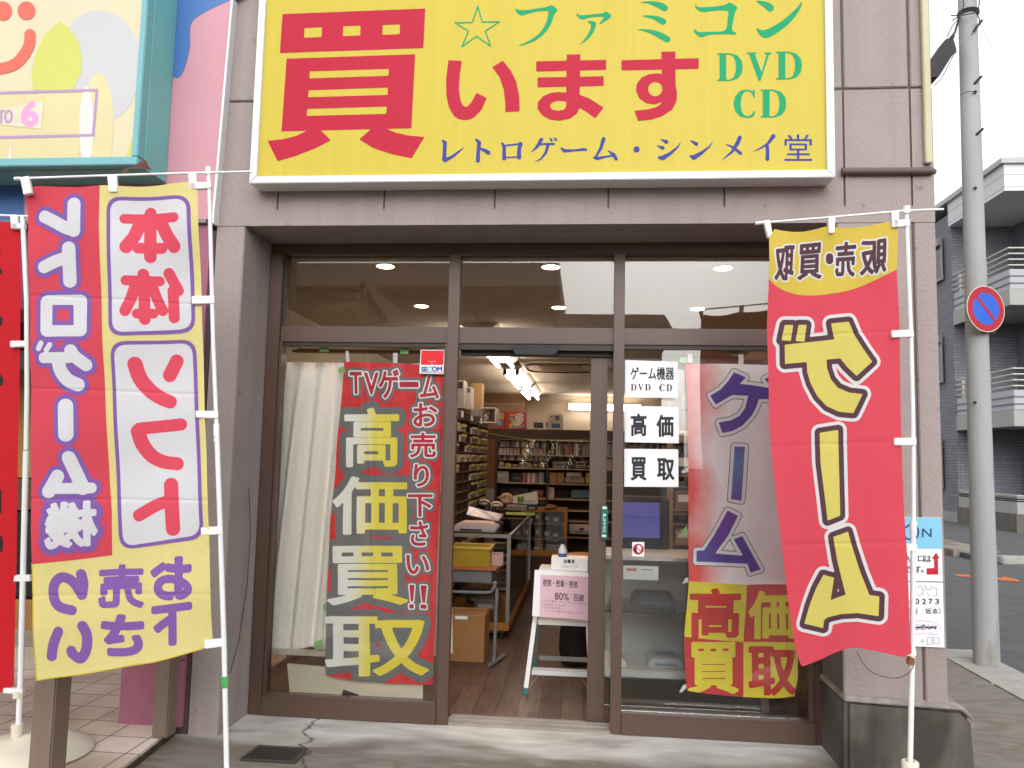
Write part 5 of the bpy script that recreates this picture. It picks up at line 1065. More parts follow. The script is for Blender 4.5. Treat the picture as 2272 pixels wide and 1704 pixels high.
tr_ = MB(); c = at(1124, 1106, 7.55); tr_.tube([(c.x+.045*math.cos(s_*math.pi/12), c.y, c.z+.032*math.sin(s_*math.pi/12)) for s_ in range(25)], .02, 8, False); o = tr_.build('tape_roll', mat('tan_tape', '#b98f66', .5), None, smooth=True); tag(o, 'tan roll of packing tape in front of the white keyboard box', 'tape roll')
c = at(1155, 1106, 7.5); o = MB().ball(c, .032, 10).lathe((c.x, c.y, c.z-.045), [(.03, 0), (.02, .02)], 14).build('globe', mat('green_glass_globe', '#6f9a4a', .2), None, smooth=True); tag(o, 'small green globe ornament in front of the keyboard box', 'ornament')
bx(1124, 1121, 1168, 1133, 7.4, .15, 'tray', '#7d736c', 'long grey tray on the counter below the keyboard box', 'tray', parts=[('rim', (0, 0, 1, .15), '#a89c92')])
bx(1169, 1119, 1190, 1133, 7.4, .12, 'register', '#25232a', 'small black device with silver keys at the end of the grey tray', 'device', parts=[('keys', (.2, .5, .8, .7), '#a8a2a4')])
bx(1122, 1136, 1186, 1144, 7.1, .02, 'ruler', '#a9b552', 'lime green strip along the counter top', 'strip', .001, parts=[('line', (0, .45, 1, .55), '#d0d68a')])

for k_, (px0, py0, px1, py1, Y, col, lb) in enumerate(((1062, 1108, 1088, 1121, 7.3, '#b7a596', 'beige folded bag on the counter left of the tape roll'), (1086, 1113, 1116, 1124, 7.0, '#cfc0b4', 'crumpled pale cloth beside the cable coil'), (1196, 1112, 1212, 1124, 8.5, '#2a262a', 'black joystick base at the far counter corner'), (1206, 1120, 1236, 1128, 8.7, '#a5744c', 'tan round lid on the cabinet top'))):
    a, b = at(px0, py1, Y), at(px1, py0, Y); cx_, r_ = (a.x+b.x)/2, (b.x-a.x)/2; h_ = b.z-a.z
    t = thing('bundle', lb, 'bundle', (cx_, Y, a.z)); rr = random.Random(k_)
    MB().lathe((cx_, Y+r_*.6, a.z), [(r_*.8, 0), (r_, h_*.25), (r_*.92, h_*.6), (r_*.5, h_*.9), (.01, h_)], 14).build('body', mat('c_'+col.strip('#'), col, .7, .85, .2, 14, .6, 60), t, smooth=True)
    MB().tube([(cx_-r_*.7, Y-.004, a.z+h_*.5), (cx_, Y-.02, a.z+h_*.75), (cx_+r_*.7, Y-.004, a.z+h_*.45)], .006, 6).build('strap', M_wood, t)
# school desk, basket, cardboard box
yd = 5.42; zt_ = at(1060, 1266, yd).z
dk = thing('desk', 'small school desk with a wooden top and grey tube legs inside the door', 'desk', (at(1050, 1400, yd).x, yd, 0))
x0, x1 = at(985, 1265, yd).x, at(1100, 1265, yd).x
m = MB(); m.prism([(x0, yd, zt_), (x1-.0, yd, zt_), (x1+.03, yd+.3, zt_), (x0, yd+.3, zt_)], (0, 0, .018)); m.build('top', mat('desk_wood', '#a8683a', .4, .9, .15, 5, stretch=(1, 8, 8)), dk, bevel=.004)
m = MB(); m.box(x0, x1-.03, yd+.02, yd+.28, zt_-.085, zt_-.002); m.build('drawer', mat('desk_grey', '#6f7178', .4, .85), dk, bevel=.006)
M_dkleg = mat('desk_leg_grey', '#7c7f86', .35, .85, .04, 8)
xl_ = at(1090, 1478, yd).x
m = MB(); zr_ = at(1060, 1317, yd).z
m.tube(smooth([(x0, yd+.05, zr_), (xl_-.06, yd+.05, zr_), (xl_-.01, yd+.05, zr_+.02), (xl_+.01, yd+.05, zr_+.07), (xl_-.01, yd+.05, zt_-.09)], 4, False), .011, 10); m.build('rail', M_dkleg, dk, smooth=True)
m = MB(); m.tube([(xl_+.02, yd+.05, zr_+.03), (xl_+.012, yd+.05, .03)], .013, 10); m.build('leg', M_dkleg, dk, smooth=True)
m = MB(); m.tube([(xl_-.01, yd-.03, .028), (xl_+.02, yd+.06, .03), (xl_+.06, yd+.27, .028)], .013, 10); m.build('foot', M_dkleg, dk, smooth=True)
bk = thing('basket', 'amber yellow plastic basket on the school desk', 'basket', (at(1044, 1255, yd).x, yd+.1, zt_+.0185))
b0, b1 = at(997, 1255, yd).x, at(1085, 1255, yd).x; zb_ = zt_+.0185; zh = at(1040, 1215, yd).z
M_ybk = mat('amber_plastic', '#b79a2f', .35, .9, .1, 10, trans=.2)
m = MB()
def wall_bk(mb, p, q, y0, y1, z0, z1):
    mb.hexa([(p+.006, y0+.006, z0), (q-.006, y0+.006, z0), (q-.006, y1-.006, z0), (p+.006, y1-.006, z0), (p, y0, z1), (q, y0, z1), (q, y1, z1), (p, y1, z1)])
wall_bk(m, b0, b1, yd+.03, yd+.042, zb_, zh); wall_bk(m, b0, b1, yd+.24, yd+.252, zb_, zh); m.box(b1-.012, b1, yd+.0425, yd+.2395, zb_, zh); m.box(b0, b0+.012, yd+.0425, yd+.2395, zb_, zh); m.box(b0+.013, b1-.013, yd+.043, yd+.239, zb_, zb_+.006)
m.build('body', M_ybk, bk)
m = MB(); m.box(b0-.006, b1+.006, yd+.02, yd+.03, zh-.012, zh+.004).box(b0-.006, b1+.006, yd+.252, yd+.262, zh-.012, zh+.004).box(b1+.0, b1+.008, yd+.0305, yd+.2515, zh-.012, zh+.004); m.build('rim', mat('amber_rim', '#cbb04a', .35), bk)
m = MB()
for i in range(7): m.box(b0+.02+i*.035, b0+.045+i*.035, yd+.06, yd+.2, zb_+.007, zb_+.06+.01*(i % 3))
m.build('contents', mat('dim_cartridges', '#6f6636', .6, .85, .3, 30), bk)
bk2 = thing('basket', 'small pink lattice basket beside the amber basket on the desk', 'basket', (at(1100, 1255, yd).x, yd+.15, zb_))
c0, c1 = at(1087, 1255, yd+.15).x, at(1114, 1255, yd+.15).x; m = MB()
for i in range(6): m.box(c0+(c1-c0)*i/5-.003, c0+(c1-c0)*i/5+.003, yd+.15, yd+.154, zb_, zb_+.085)
for z in (.0, .028, .056, .082): m.box(c0-.004, c1+.004, yd+.1545, yd+.158, zb_+z, zb_+z+.007)
m.build('front', mat('pink_plastic', '#d2b0a8', .5), bk2); MB().box(c0, c1, yd+.16, yd+.26, zb_, zb_+.06).build('contents', mat('pale_cards', '#bda39a', .6, .85, .25, 30), bk2)
yb_ = 5.5; k0, k1 = at(985, 1470, yb_).x, at(1073, 1470, yb_).x; kz = at(1040, 1366, yb_).z
kb = thing('cardboard_box', 'brown cardboard box with a white label under the school desk', 'box', ((k0+k1)/2, yb_, .0125))
MB().box(k0, k1, yb_, yb_+.3, .0125, kz).build('body', mat('cardboard', '#a1764a', .8, .9, .08, 6, .2, 60), kb, bevel=.005)
MB().box(k0+.02, k1-.003, yb_+.003, yb_+.15, kz+.0005, kz+.005).build('flap', mat('cardboard_flap', '#b58a5c', .8, .9, .08, 6), kb)
lx = at(1010, 1363, yb_).x; MB().box(lx, lx+.085, yb_-.001, yb_-.0003, kz-.026, kz-.004).build('label', M_paper, kb)
m = MB(); m.prism([at(996, 1262, 4.75), at(1002, 1262, 4.75), at(1004.5, 1450, 4.75), at(994, 1448, 4.75)], (-.01, .02, 0)); o = m.build('card', mat('cream_card', '#e8e0c8', .7, .9), None); tag(o, 'narrow cream card edge standing beside the left door stile', 'card')

# step ladder with notice, white box and spray bottle
yl = 4.85
ld = thing('step_ladder', 'small white aluminium step ladder standing inside the open doorway', 'step ladder', (at(1240, 1545, yl).x, yl, .0125))
M_ladw = mat('white_aluminium', '#e6e8ea', .35, .9, .03, 10); M_foot = mat('teal_rubber', '#3f8286', .6, .85)
fl, fr_ = Vector((at(1167, 1542, yl).x, yl-.02, .05)), Vector((at(1311, 1550, yl).x, yl-.02, .05))
tl, tr2 = at(1200, 1275, yl+.15), at(1300, 1275, yl+.15)
for p, q in ((fl, tl), (fr_, tr2)):
    MB().bar(p, q, .026, .018, (0, 1, 0)).build('leg', M_ladw, ld, bevel=.002)
    MB().bar(p+Vector((0, 0, -.037)), p-(q-p).normalized()*.001, .03, .024, (0, 1, 0)).build('foot', M_foot, ld, bevel=.003)
bl_, br2 = Vector((tl.x-.055, yl+.62, .05)), Vector((tr2.x+.04, yl+.62, .05))
for p, q in ((bl_, tl+Vector((.005, .06, -.03))), (br2, tr2+Vector((-.005, .06, -.03)))):
    MB().bar(p, q, .022, .016, (0, 1, 0)).build('back_leg', mat('grey_aluminium_leg', '#9c9c9c', .4, .85), ld)
    MB().bar(p+Vector((0, 0, -.037)), p-(q-p).normalized()*.001, .028, .022, (0, 1, 0)).build('foot', M_foot, ld)
def step(pyl, x0p, x1p, w=.03):
    a, b = at(x0p, pyl, yl+.05), at(x1p, pyl+3, yl+.05); MB().box(a.x, b.x, yl+.03, yl+.11, a.z-.014, a.z+.012).build('step', M_ladw, ld, bevel=.002)
step(1379, 1194, 1303); step(1490, 1180, 1308)
MB().box(tl.x-.01, tr2.x+.01, yl+.11, yl+.32, at(1250, 1268, yl+.12).z-.012, at(1250, 1263, yl+.12).z).build('top_step', M_ladw, ld, bevel=.004)
a, b = at(1196, 1458, yl+.4), at(1304, 1458, yl+.4); MB().box(a.x, b.x, yl+.4, yl+.42, a.z-.018, a.z+.006).build('back_bar', mat('grey_aluminium_leg', '#9c9c9c'), ld)
for p0_, p1_ in (((1175, 1525), (1200, 1492)), ((1307, 1530), (1286, 1497))): MB().tube([at(*p0_, yl+.0), at(*p1_, yl+.06)], .003, 6).build('brace', M_alu, ld)
PP = Panel(at(1190, 1300, yl-.045), at(1310, 1300, yl-.035))
pn = layer(PP, [poly([(1186.5, 1264), (1313, 1272.5), (1311, 1376), (1180.5, 1367)])], M_paper, 'notice_board', None, off=.0)
tag(pn, 'pink printed notice with white border leaning on the white step ladder', 'notice')
layer(PP, [poly([(1199, 1275), (1312, 1280), (1310, 1375), (1197, 1369)])], mat('pink_paper', '#e9c3d2', .7, .92, .02, 8), 'pink_sheet', pn, off=.0005)
LZ = lambda L: zm(980, 1100, 2.748, L)
letters(PP, [text('密閉・密着・密接', LZ([(617, 507), (828, 520), (828, 562), (617, 550)])), text('80%', LZ([(690, 590), (775, 595), (775, 638), (690, 633)])), text('回避', LZ([(806, 598), (868, 602), (868, 645), (806, 641)]))], M_ink, pn, [1, 1, 1], off=.001, cell=.6, grow=.15)
letters(PP, [text('①マスク着用・アベノマスクをお忘れず', LZ([(608, 632), (885, 652), (885, 666), (608, 646)])), text('②店内滞在１５分まで', LZ([(606, 654), (758, 664), (758, 678), (606, 668)])), text('③午後１時の閉店', LZ([(604, 673), (728, 681), (728, 694), (604, 687)])), text('ウイルス収束までご協力ください', LZ([(636, 694), (862, 710), (862, 724), (636, 708)]))], M_ink, pn, [1]*4, off=.001, cell=.5)
ybx = yl+.13; a, b = at(1223, 1263, ybx), at(1304, 1265, ybx); zt3 = at(1260, 1238, ybx).z
wb = thing('white_box', 'white paper box with two lines of print on top of the step ladder', 'box', ((a.x+b.x)/2, ybx, a.z)); MB().box(a.x, b.x, ybx, ybx+.15, a.z, zt3).build('body', M_paper, wb, bevel=.003)
PW2 = Panel((0, ybx, 1), (1, ybx, 1)); layer(PW2, [text('消毒液', (1250, 1241, 1275, 1250))], M_ink, 'lettering', wb, off=.001, cell=.5, grow=.2); layer(PW2, [text('ご自由にどうぞ', (1243, 1254, 1281, 1260))], mat('grey_ink', '#7a7684', .6), 'lettering', wb, off=.001, cell=.5)
bc = at(1248, 1238, ybx+.06); sp = thing('spray_bottle', 'white and blue spray bottle with a black trigger on the white box', 'bottle', (bc.x, ybx+.06, zt3+.0005))
r_ = .027; MB().lathe((bc.x, ybx+.06, zt3+.001), [(r_, 0), (r_, .02)], 16).build('liquid', mat('blue_label', '#3f63b0', .3), sp, smooth=True)
MB().lathe((bc.x, ybx+.06, zt3+.0215), [(r_, 0), (r_*.98, .015), (r_*.7, .035), (.012, .05), (.012, .056)], 16).build('bottle_body', mat('white_bottle', '#e3e6ee', .3), sp, smooth=True)
m = MB(); m.lathe((bc.x, ybx+.06, zt3+.078), [(.014, 0), (.014, .016)], 12); m.build('cap', mat('black_plastic', '#262024'), sp)
m = MB(); m.prism([(bc.x-.03, ybx+.05, zt3+.095), (bc.x+.02, ybx+.05, zt3+.095), (bc.x+.024, ybx+.05, zt3+.115), (bc.x-.012, ybx+.05, zt3+.12), (bc.x-.034, ybx+.05, zt3+.11)], (0, .02, 0)); m.build('trigger', mat('black_plastic', '#262024'), sp, bevel=.003)
# black bag and stool behind the ladder
p = at(1276, 1500, 5.55); bg_ = thing('bag', 'black bag slumped on the floor behind the step ladder', 'bag', (p.x, 5.55, .0125))
MB().lathe((p.x, 5.6, .0125), [(.05, 0), (.10, .01), (.115, .1), (.11, .22), (.085, .32), (.05, .36), (.02, .37)], 14).build('sack', mat('black_cloth', '#1f1c20', .8, .8, .2, 12, .8, 40), bg_, smooth=True)
MB().tube(smooth([(p.x-.06, 5.56, .33), (p.x-.03, 5.54, .43), (p.x+.04, 5.54, .43), (p.x+.06, 5.56, .33)], 4, False), .008, 6).build('handle', mat('black_plastic', '#262024'), bg_)
p = at(1294, 1229, 6.6); s_t = thing('stool', 'round wooden stool behind the step ladder', 'stool', (p.x, 6.6, .0125))
MB().lathe((p.x, 6.6, p.z-.03), [(.13, 0), (.15, .008), (.15, .025), (.13, .03)], 24).build('seat', mat('stool_wood', '#c08a55', .45, .9, .1, 5), s_t, smooth=True)
for sx_, sy_ in ((-1, -1), (1, -1), (-1, 1), (1, 1)): MB().tube([(p.x+.08*sx_, 6.6+.08*sy_, p.z-.031), (p.x+.12*sx_, 6.6+.12*sy_, .0125)], .012, 8).build('leg', mat('stool_wood', '#c08a55'), s_t)

# ------------------------------------------------------------------ right window: display case, screen, shelves behind
yw = 4.62; w0, w1 = .17, 1.12
dc = thing('display_case', 'white framed display case with game consoles behind the right window', 'display case', (.65, yw, 0))
M_wsh = mat('white_shelf', '#d9dcde', .4, .88, .04, 5); zs1 = at(1440, 1238, yw).z; zs2 = at(1440, 1490, yw).z
MB().box(w0-.05, w1, yw, yw+.45, zs1-.015, zs1+.006).build('top_shelf', M_wsh, dc); MB().box(w0-.05, w1, yw, yw+.45, zs2-.035, zs2+.0).build('shelf', M_wsh, dc)
zs3 = at(1440, 1345, yw+.2).z; MB().box(w0-.05, w1, yw+.03, yw+.45, zs3-.01, zs3-.001).build('glass_shelf', G2, dc)
MB().box(w0-.05, w1, yw+.451, yw+.465, .02, zs1).build('back_panel', mat('grey_panel', '#b0b0b0', .7, .9, .1, 3), dc)
for x in (w0-.05, w1-.02): MB().box(x, x+.02, yw+.44, yw+.449, .013, zs1-.016).build('post', M_alu, dc)
MB().box(w0-.05, w1, yw+.02, yw+.44, .0125, .07).build('base', M_wood, dc)
def con(px0, px1, pyb, Y, h, name, col, lab, parts=()):
    a, b = at(px0, pyb, Y), at(px1, pyb, Y); return a, b
def console(px0, px1, z, Y, h, col, lab, c2):
    a, b = at(px0, 1400, Y).x, at(px1, 1400, Y).x; t = thing('game_console', lab, 'game console', ((a+b)/2, Y, z)); d = .2
    m = MB(); m.prism([(a, Y, z), (b, Y, z), (b-.005, Y, z+h*.6), (b-.025, Y, z+h), (a+.025, Y, z+h), (a+.005, Y, z+h*.6)], (0, d, 0)); m.build('body', mat('c_'+col.strip('#'), col, .45, .88, .04, 8), t, bevel=.005)
    MB().box(a+.04, b-.04, Y-.002, Y-.0004, z+h*.25, z+h*.5).build('front_slot', mat('c_'+c2.strip('#'), c2, .5), t); MB().box(a+.05, b-.05, Y+.04, Y+.15, z+h+.0004, z+h+.006).build('lid', mat('c_'+c2.strip('#'), c2, .5), t)
console(1350, 1392, zs2+.0005, yw+.06, .05, '#d5d2c6', 'cream game console at the left of the lower white shelf', '#8f5a5a')
console(1438, 1518, zs2+.0005, yw+.08, .055, '#b9bcc4', 'grey game console in the middle of the lower white shelf', '#8d93a4')
console(1402, 1502, zs3, yw+.16, .07, '#2e3038', 'black game console on the middle glass shelf', '#4a566e')
console(1530, 1610, zs3, yw+.16, .06, '#77675a', 'brown game console on the middle glass shelf', '#54483f')
a, b = at(1383, 1285, yw+.03), at(1461, 1257, yw+.03); t = thing('sign_card', 'white card with a small red heading under the top shelf of the display case', 'card', ((a.x+b.x)/2, yw+.03, a.z)); MB().box(a.x, b.x, yw+.03, yw+.034, a.z, b.z).build('card', M_paper, t); MB().box(a.x+.015, a.x+.075, yw+.0285, yw+.0297, b.z-.03, b.z-.015).build('heading', mat('pale_red_print', '#d8968e', .6), t); MB().box(a.x+.1, b.x-.03, yw+.0285, yw+.0297, b.z-.022, b.z-.018).build('line', mat('grey_ink', '#7a7684'), t)
a, b = at(1379, 1192, 5.0), at(1464, 1116, 5.0); tv = thing('television', 'small television with a plain blue screen in the right window', 'television', ((a.x+b.x)/2, 5.0, zs1+.007))
MB().box(a.x-.02, b.x+.06, 5.01, 5.3, zs1+.007, b.z+.03).build('housing', mat('black_plastic', '#262024'), tv, bevel=.01); MB().box(a.x, b.x, 5.004, 5.009, a.z, b.z).build('screen', emit('blue_screen', (.06, .055, .25), .6, .03), tv)
rs = thing('shelf_unit', 'tan open shelf with small boxes deep behind the right window', 'shelf', (1.1, 6.0, 0)); M_tan = mat('tan_wood', '#a5835c', .6, .9, .1, 5)
for x in (.62, 1.05, 1.5): MB().box(x, x+.02, 6.0, 6.25, .013, 1.98).build('upright', M_tan, rs)
for z in (.5, .8, 1.05, 1.3, 1.55, 1.8): MB().box(.641, 1.049, 6.0, 6.25, z-.012, z).build('shelf', M_tan, rs); MB().box(1.071, 1.499, 6.0, 6.25, z-.012, z).build('shelf', M_tan, rs)
nm = ['first', 'second', 'third', 'fourth', 'fifth', 'sixth']; hc = ['#b9a488', '#7d8a78', '#9a6a58', '#c9c0b0', '#5f6a80', '#a89060']; hn = ['beige', 'sage', 'rust', 'white', 'blue', 'ochre']
for zi, z in enumerate((.8, 1.05, 1.3, 1.55)):
    for k_ in range(5):
        x = .66+k_*.165+(.03 if k_ > 2 else 0)
        if .98 < x < 1.08: continue
        ci = (zi*2+k_) % 6; t = thing('carton', '%s small carton, %s from the left on the %s level of the tan shelf' % (hn[ci], nm[k_], nm[zi]), 'box', (x, 6.03, z))
        hh = .1+.03*((zi+k_) % 3); MB().box(x, x+.12, 6.03, 6.15, z+.0005, z+hh).build('body', mat('c_'+hc[ci].strip('#'), hc[ci], .55, .85, .12, 10), t, bevel=.003); MB().box(x+.02, x+.1, 6.028, 6.0297, z+hh*.4, z+hh*.8).build('label', M_paper, t)
# ------------------------------------------------------------------ neighbour on the left
nb_ = thing('neighbour_building', 'pink fronted neighbouring shop with maroon pillar and blue painted wave', 'building', (-3.2, 3.9, 0))
YN = 3.885
M_pink = mat('pink_fascia', '#dc9fae', .45, .84, .03, 3); M_nblu = mat('blue_paint', '#4a78bd', .45, .9, .03, 3)
zf0 = at(470, 494, YN).z
MB().prism([(-7.5, YN, zf0+.02), (-1.956, YN, zf0+.02), (-1.9135, YN, 3.85), (-1.9135, YN, 5.2), (-7.5, YN, 5.2)], (0, .034, 0)).box(-7.5, -1.985, YN+.0345, YN+.6, zf0+.02, 5.2).build('fascia', M_pink, nb_)
MB().box(-7.5, -1.986, YN-.004, YN+.55, zf0, zf0+.019).build('fascia_edge', mat('grey_trim', '#8e8b8c', .5, .85), nb_)
m = MB(); m.add([(-1.949, 3.865, zf0-.01), (-1.936, 3.865, zf0-.01), (-1.936, 3.94, zf0-.01), (-1.949, 3.94, zf0-.01), (-1.911, 3.865, 3.8), (-1.899, 3.865, 3.8), (-1.899, 3.94, 3.8), (-1.911, 3.94, 3.8)], [(3, 2, 1, 0), (4, 5, 6, 7), (0, 1, 5, 4), (1, 2, 6, 5), (2, 3, 7, 6), (3, 0, 4, 7)]); m.build('corner_trim', M_wfrm, nb_)
PK = Panel((-3, YN, 1), (-2, YN, 1)); Z1 = lambda L: zm(0, 0, 2.911, L)
letters(PK, [poly(Z1([(1100, -300), (1700, -300), (1560, -30)])+smooth(Z1([(1490, 0), (1350, 65), (1250, 130), (1228, 200), (1230, 280), (1215, 370), (1180, 470), (1140, 505), (1080, 470)]), 4, False)+Z1([(1000, 300)])), poly(smooth(Z1([(-600, 1180), (60, 1160), (150, 1190), (160, 1450), (-600, 1465)]), 1))], M_nblu, nb_, [1, 1], 'blue_wave', off=.0015, cell=1.6)
MB().box(-7.5, -1.99, YN+.06, YN+.5, zf0-.45, zf0-.001).build('soffit_band', mat('maroon_band', '#8f3f58', .6, .85), nb_)
M_mar = mat('maroon_render', '#a06479', .85, .95, .08, 6, .6, 150)
MB().box(-2.30, -1.972, YN+.02, YN+.5, .039, zf0-.451).box(-2.30, -1.972, YN+.022, YN+.08, zf0-.4505, zf0-.001).build('pillar', M_mar, nb_)
MB().box(-2.302, -1.970, YN+.017, YN+.019, .36, .366).build('pillar_joint', mat('maroon_joint', '#6f3448', .9), nb_)
MB().box(-2.004, -1.95, YN+.04, YN+.45, 0, zf0-.03).build('gap_filler', mat('dark_gap', '#5a4a4c', .9), nb_)
# recessed front behind the flags
MB().box(-7.5, -2.3, 5.4, 5.5, 0, zf0).build('recessed_wall', mat('tan_front', '#b08a60', .6, .85, .2, 2, stretch=(1, 1, 3)), nb_)
MB().box(-7.5, -2.3, YN+.5, 5.4, zf0-.02, zf0+.1).build('porch_ceiling', M_mar, nb_)
for px0, py0, px1, py1, nm_, c_ in ((38, 520, 80, 535, 'strip', '#e9e1c0'), (38, 542, 80, 578, 'white_box', '#e4e2e4'), (38, 592, 82, 651, 'green_poster', '#8cb428'), (38, 655, 84, 676, 'dark_shelf', '#57403a'), (38, 680, 84, 716, 'beige_panel', '#b8a184'), (38, 717, 84, 775, 'crimson_panel', '#8c1130'), (38, 778, 84, 815, 'grey_card', '#c9c5c6'), (38, 860, 84, 1060, 'bamboo_screen', '#c99a52'), (38, 1062, 84, 1130, 'brown_panel', '#7d5038'), (38, 1135, 84, 1325, 'dark_opening', '#241a20'), (38, 1330, 84, 1400, 'tan_panel', '#b58550'), (20, 1402, 84, 1470, 'violet_cloth', '#4a4468')):
    a, b = at(px0, py0, 5.2), at(px1, py1, 5.2); MB().box(a.x-.1, b.x, 5.2, 5.38, b.z, a.z).build(nm_, mat('n_'+nm_, c_, .6, .85, .1, 9), nb_)
# tiled platform with grout lines
def tiles():
    m = bpy.data.materials.new('porch_tiles'); m.use_nodes = True; nt = m.node_tree; L = nt.links; p = nt.nodes['Principled BSDF']; p.inputs['Roughness'].default_value = .5
    tc = nt.nodes.new('ShaderNodeTexCoord'); br = nt.nodes.new('ShaderNodeTexBrick'); mp = nt.nodes.new('ShaderNodeMapping'); L.new(tc.outputs['Object'], mp.inputs[0]); L.new(mp.outputs[0], br.inputs['Vector'])
    mp.inputs['Rotation'].default_value = (0, 0, .0); mp.inputs['Location'].default_value = (.04, .06, 0)
    br.offset = 0; br.inputs['Scale'].default_value = 1; br.inputs['Brick Width'].default_value = .2; br.inputs['Row Height'].default_value = .2; br.inputs['Mortar Size'].default_value = .004
    br.inputs['Color1'].default_value = list(lin('#d8ccc1'))+[1]; br.inputs['Color2'].default_value = list(lin('#cbbdb1'))+[1]; br.inputs['Mortar'].default_value = list(lin('#6b5d58'))+[1]
    n = nt.nodes.new('ShaderNodeTexNoise'); n.inputs['Scale'].default_value = 2.2; n.inputs['Detail'].default_value = 6; L.new(tc.outputs['Object'], n.inputs['Vector'])
    r = nt.nodes.new('ShaderNodeValToRGB'); L.new(n.outputs[0], r.inputs[0]); r.color_ramp.elements[0].position = .35; r.color_ramp.elements[0].color = (.62, .55, .5, 1); r.color_ramp.elements[1].position = .6; r.color_ramp.elements[1].color = (1, 1, 1, 1)
    mx = nt.nodes.new('ShaderNodeMix'); mx.data_type = 'RGBA'; mx.blend_type = 'MULTIPLY'; mx.inputs[0].default_value = .8; L.new(br.outputs[0], mx.inputs[6]); L.new(r.outputs[0], mx.inputs[7]); L.new(mx.outputs[2], p.inputs['Base Color'])
    return m
M_til = tiles()
MB().prism([(-8, 2.3, -.2), (-1.875, 2.3, -.2), (-2.012, 3.93, -.2), (-8, 3.93, -.2)], (0, 0, .24)).build('tiled_platform', M_til, nb_)
MB().prism([(-1.8745, 2.3, -.01), (-1.866, 2.3, -.01), (-2.003, 3.93, -.01), (-2.0115, 3.93, -.01)], (0, 0, .036)).build('platform_edge', mat('dark_edge_stone', '#4d4236', .9, .8, .3, 12), nb_)
MB().box(-8, -2.013, 3.932, 5.4, -.2, .038).build('porch_floor', M_til, nb_)
MB().box(-8, -2.303, 4.75, 5.19, .039, .17).build('step', mat('pale_step', '#c9c0b0', .7, .85, .1, 5), nb_)
# teal light box sign
ls_ = thing('lightbox_sign', 'teal framed light box sign with cream face, balloons and a smile', 'sign', (-3.2, 3.6, 2.8))
M_teal = mat('teal_paint', '#78c4c0', .45, .9, .06, 3, spots=('#5a8f90', 7, .64, .1)); M_tealf = mat('light_teal_paint', '#7fc4cc', .4, .8, .04, 4)
yf = 3.62; xr0 = at(331, 0, yf).x; cR1 = at(309, 366, yf); zb0 = cR1.z
xo = at(369, 404, YN-.002).x; zo = zb0
xf_ = at(305, 368, yf).x
MB().box(-6.5, xf_-.012, yf+.012, YN-.001, zb0+.01, 5.0).build('box', M_teal, ls_)
t_ = .042
m = MB(); m.box(-6.5, xf_, yf-.006, yf+.05, zb0, zb0+t_); m.box(xf_-t_*.8, xf_, yf-.006, yf+.05, zb0+t_+.001, 5.0); m.build('frame', M_tealf, ls_, bevel=.004)
m = MB(); m.box(xf_-.011, xf_+.004, yf+.051, YN-.002, zb0+.0, 5.0); m.box(-6.5, xf_-.0115, yf+.051, YN-.002, zb0-.004, zb0+.009); m.build('side_cover', M_teal, ls_, bevel=.003)
m = MB(); rp = smooth(Z1([(870, 1070), (940, 1030), (958, 1075), (985, 1100), (940, 1092), (830, 1092), (815, 1120), (780, 1100)]), 2)
PU = Panel((-3, yf-.008, 1), (-2, yf-.008, 1)); 
PX = Panel((-3, yf, 1), (-2, yf, 1))
MB().box(-6.5, xf_-t_*.8-.001, yf+.004, yf+.0115, zb0+t_+.001, 5.0).build('face', mat('cream_acrylic', '#efe4c0', .25, .74, .05, 1.2, stretch=(1, 1, 2)), ls_)
PX.o = Vector((-3, yf+.004, 1))
fclip = poly(Z1([(-900, -400), (962, -400), (875, 1020), (-900, 1040)]))
el = lambda cx, cy, rx, ry, n=40: [(cx+rx*math.cos(2*math.pi*k/n), cy+ry*math.sin(2*math.pi*k/n)) for k in range(n)]
layer(PX, [poly(Z1(el(640, 430, 275, 365)))], mat('balloon_grey', '#d9dade', .25, .74, .04, 2), 'balloon', ls_, off=.001, cell=2, clip=fclip)
layer(PX, [poly(Z1([(-900, 640), (-300, 600), (540, 590), (560, 760), (500, 1030), (-900, 1060)])), poly(Z1(el(640, 800, 95, 330)))], mat('balloon_amber', '#efe3ac', .25, .74, .05, 2), 'balloon', ls_, off=.0014, cell=2, clip=fclip)
letters(PX, [poly(Z1([(385, 140), (440, 175), (500, 250), (530, 360), (525, 470), (470, 585), (300, 592), (215, 575), (205, 470), (230, 350), (290, 225)])), poly(Z1([(815, 1020), (850, 900), (890, 870), (880, 1020)]))], mat('balloon_lime', '#dfe26a', .25, .74, .04, 2), ls_, [1, 1], 'balloon', off=.0019, cell=2, clip=fclip)
letters(PX, [poly(Z1([(55, 1025), (75, 900), (75, 1025)])), poly(Z1(el(560, 820, 45, 260)))], mat('white_acrylic', '#f2f0ea', .25, .78, .03, 2), ls_, [1, 1], 'white_streak', off=.0023, cell=2, clip=fclip)
M_coral = mat('coral_print', '#e2604c', .3, .92, .08, 2)
letters(PX, [poly(Z1(el(172, 70, 57, 60))), poly(Z1(el(22, 72, 56, 62))), cap(Z1([(195, 225), (190, 290), (150, 365), (90, 420), (0, 445), (-80, 440)]), 12.5, 5)], M_coral, ls_, [1, 1, 1], 'smile_print', off=.0026, cell=1.5)
M_lil = mat('lilac_print', '#b48fbe', .3, .92, .03, 2)
layer(PX, [cap(Z1([(-700, 640), (0, 602), (628, 583)]), 3), cap(Z1([(628, 583), (603, 874)]), 3), cap(Z1([(603, 874), (0, 888), (-700, 905)]), 3)], M_lil, 'lilac_border', ls_, off=.003, cell=1.4)
layer(PX, [poly(Z1([(-300, 760), (0, 705), (285, 655), (268, 835), (0, 808), (-300, 790)]))], mat('pale_patch', '#f0e9cf', .3, .76), 'pale_patch', ls_, off=.003, cell=2)
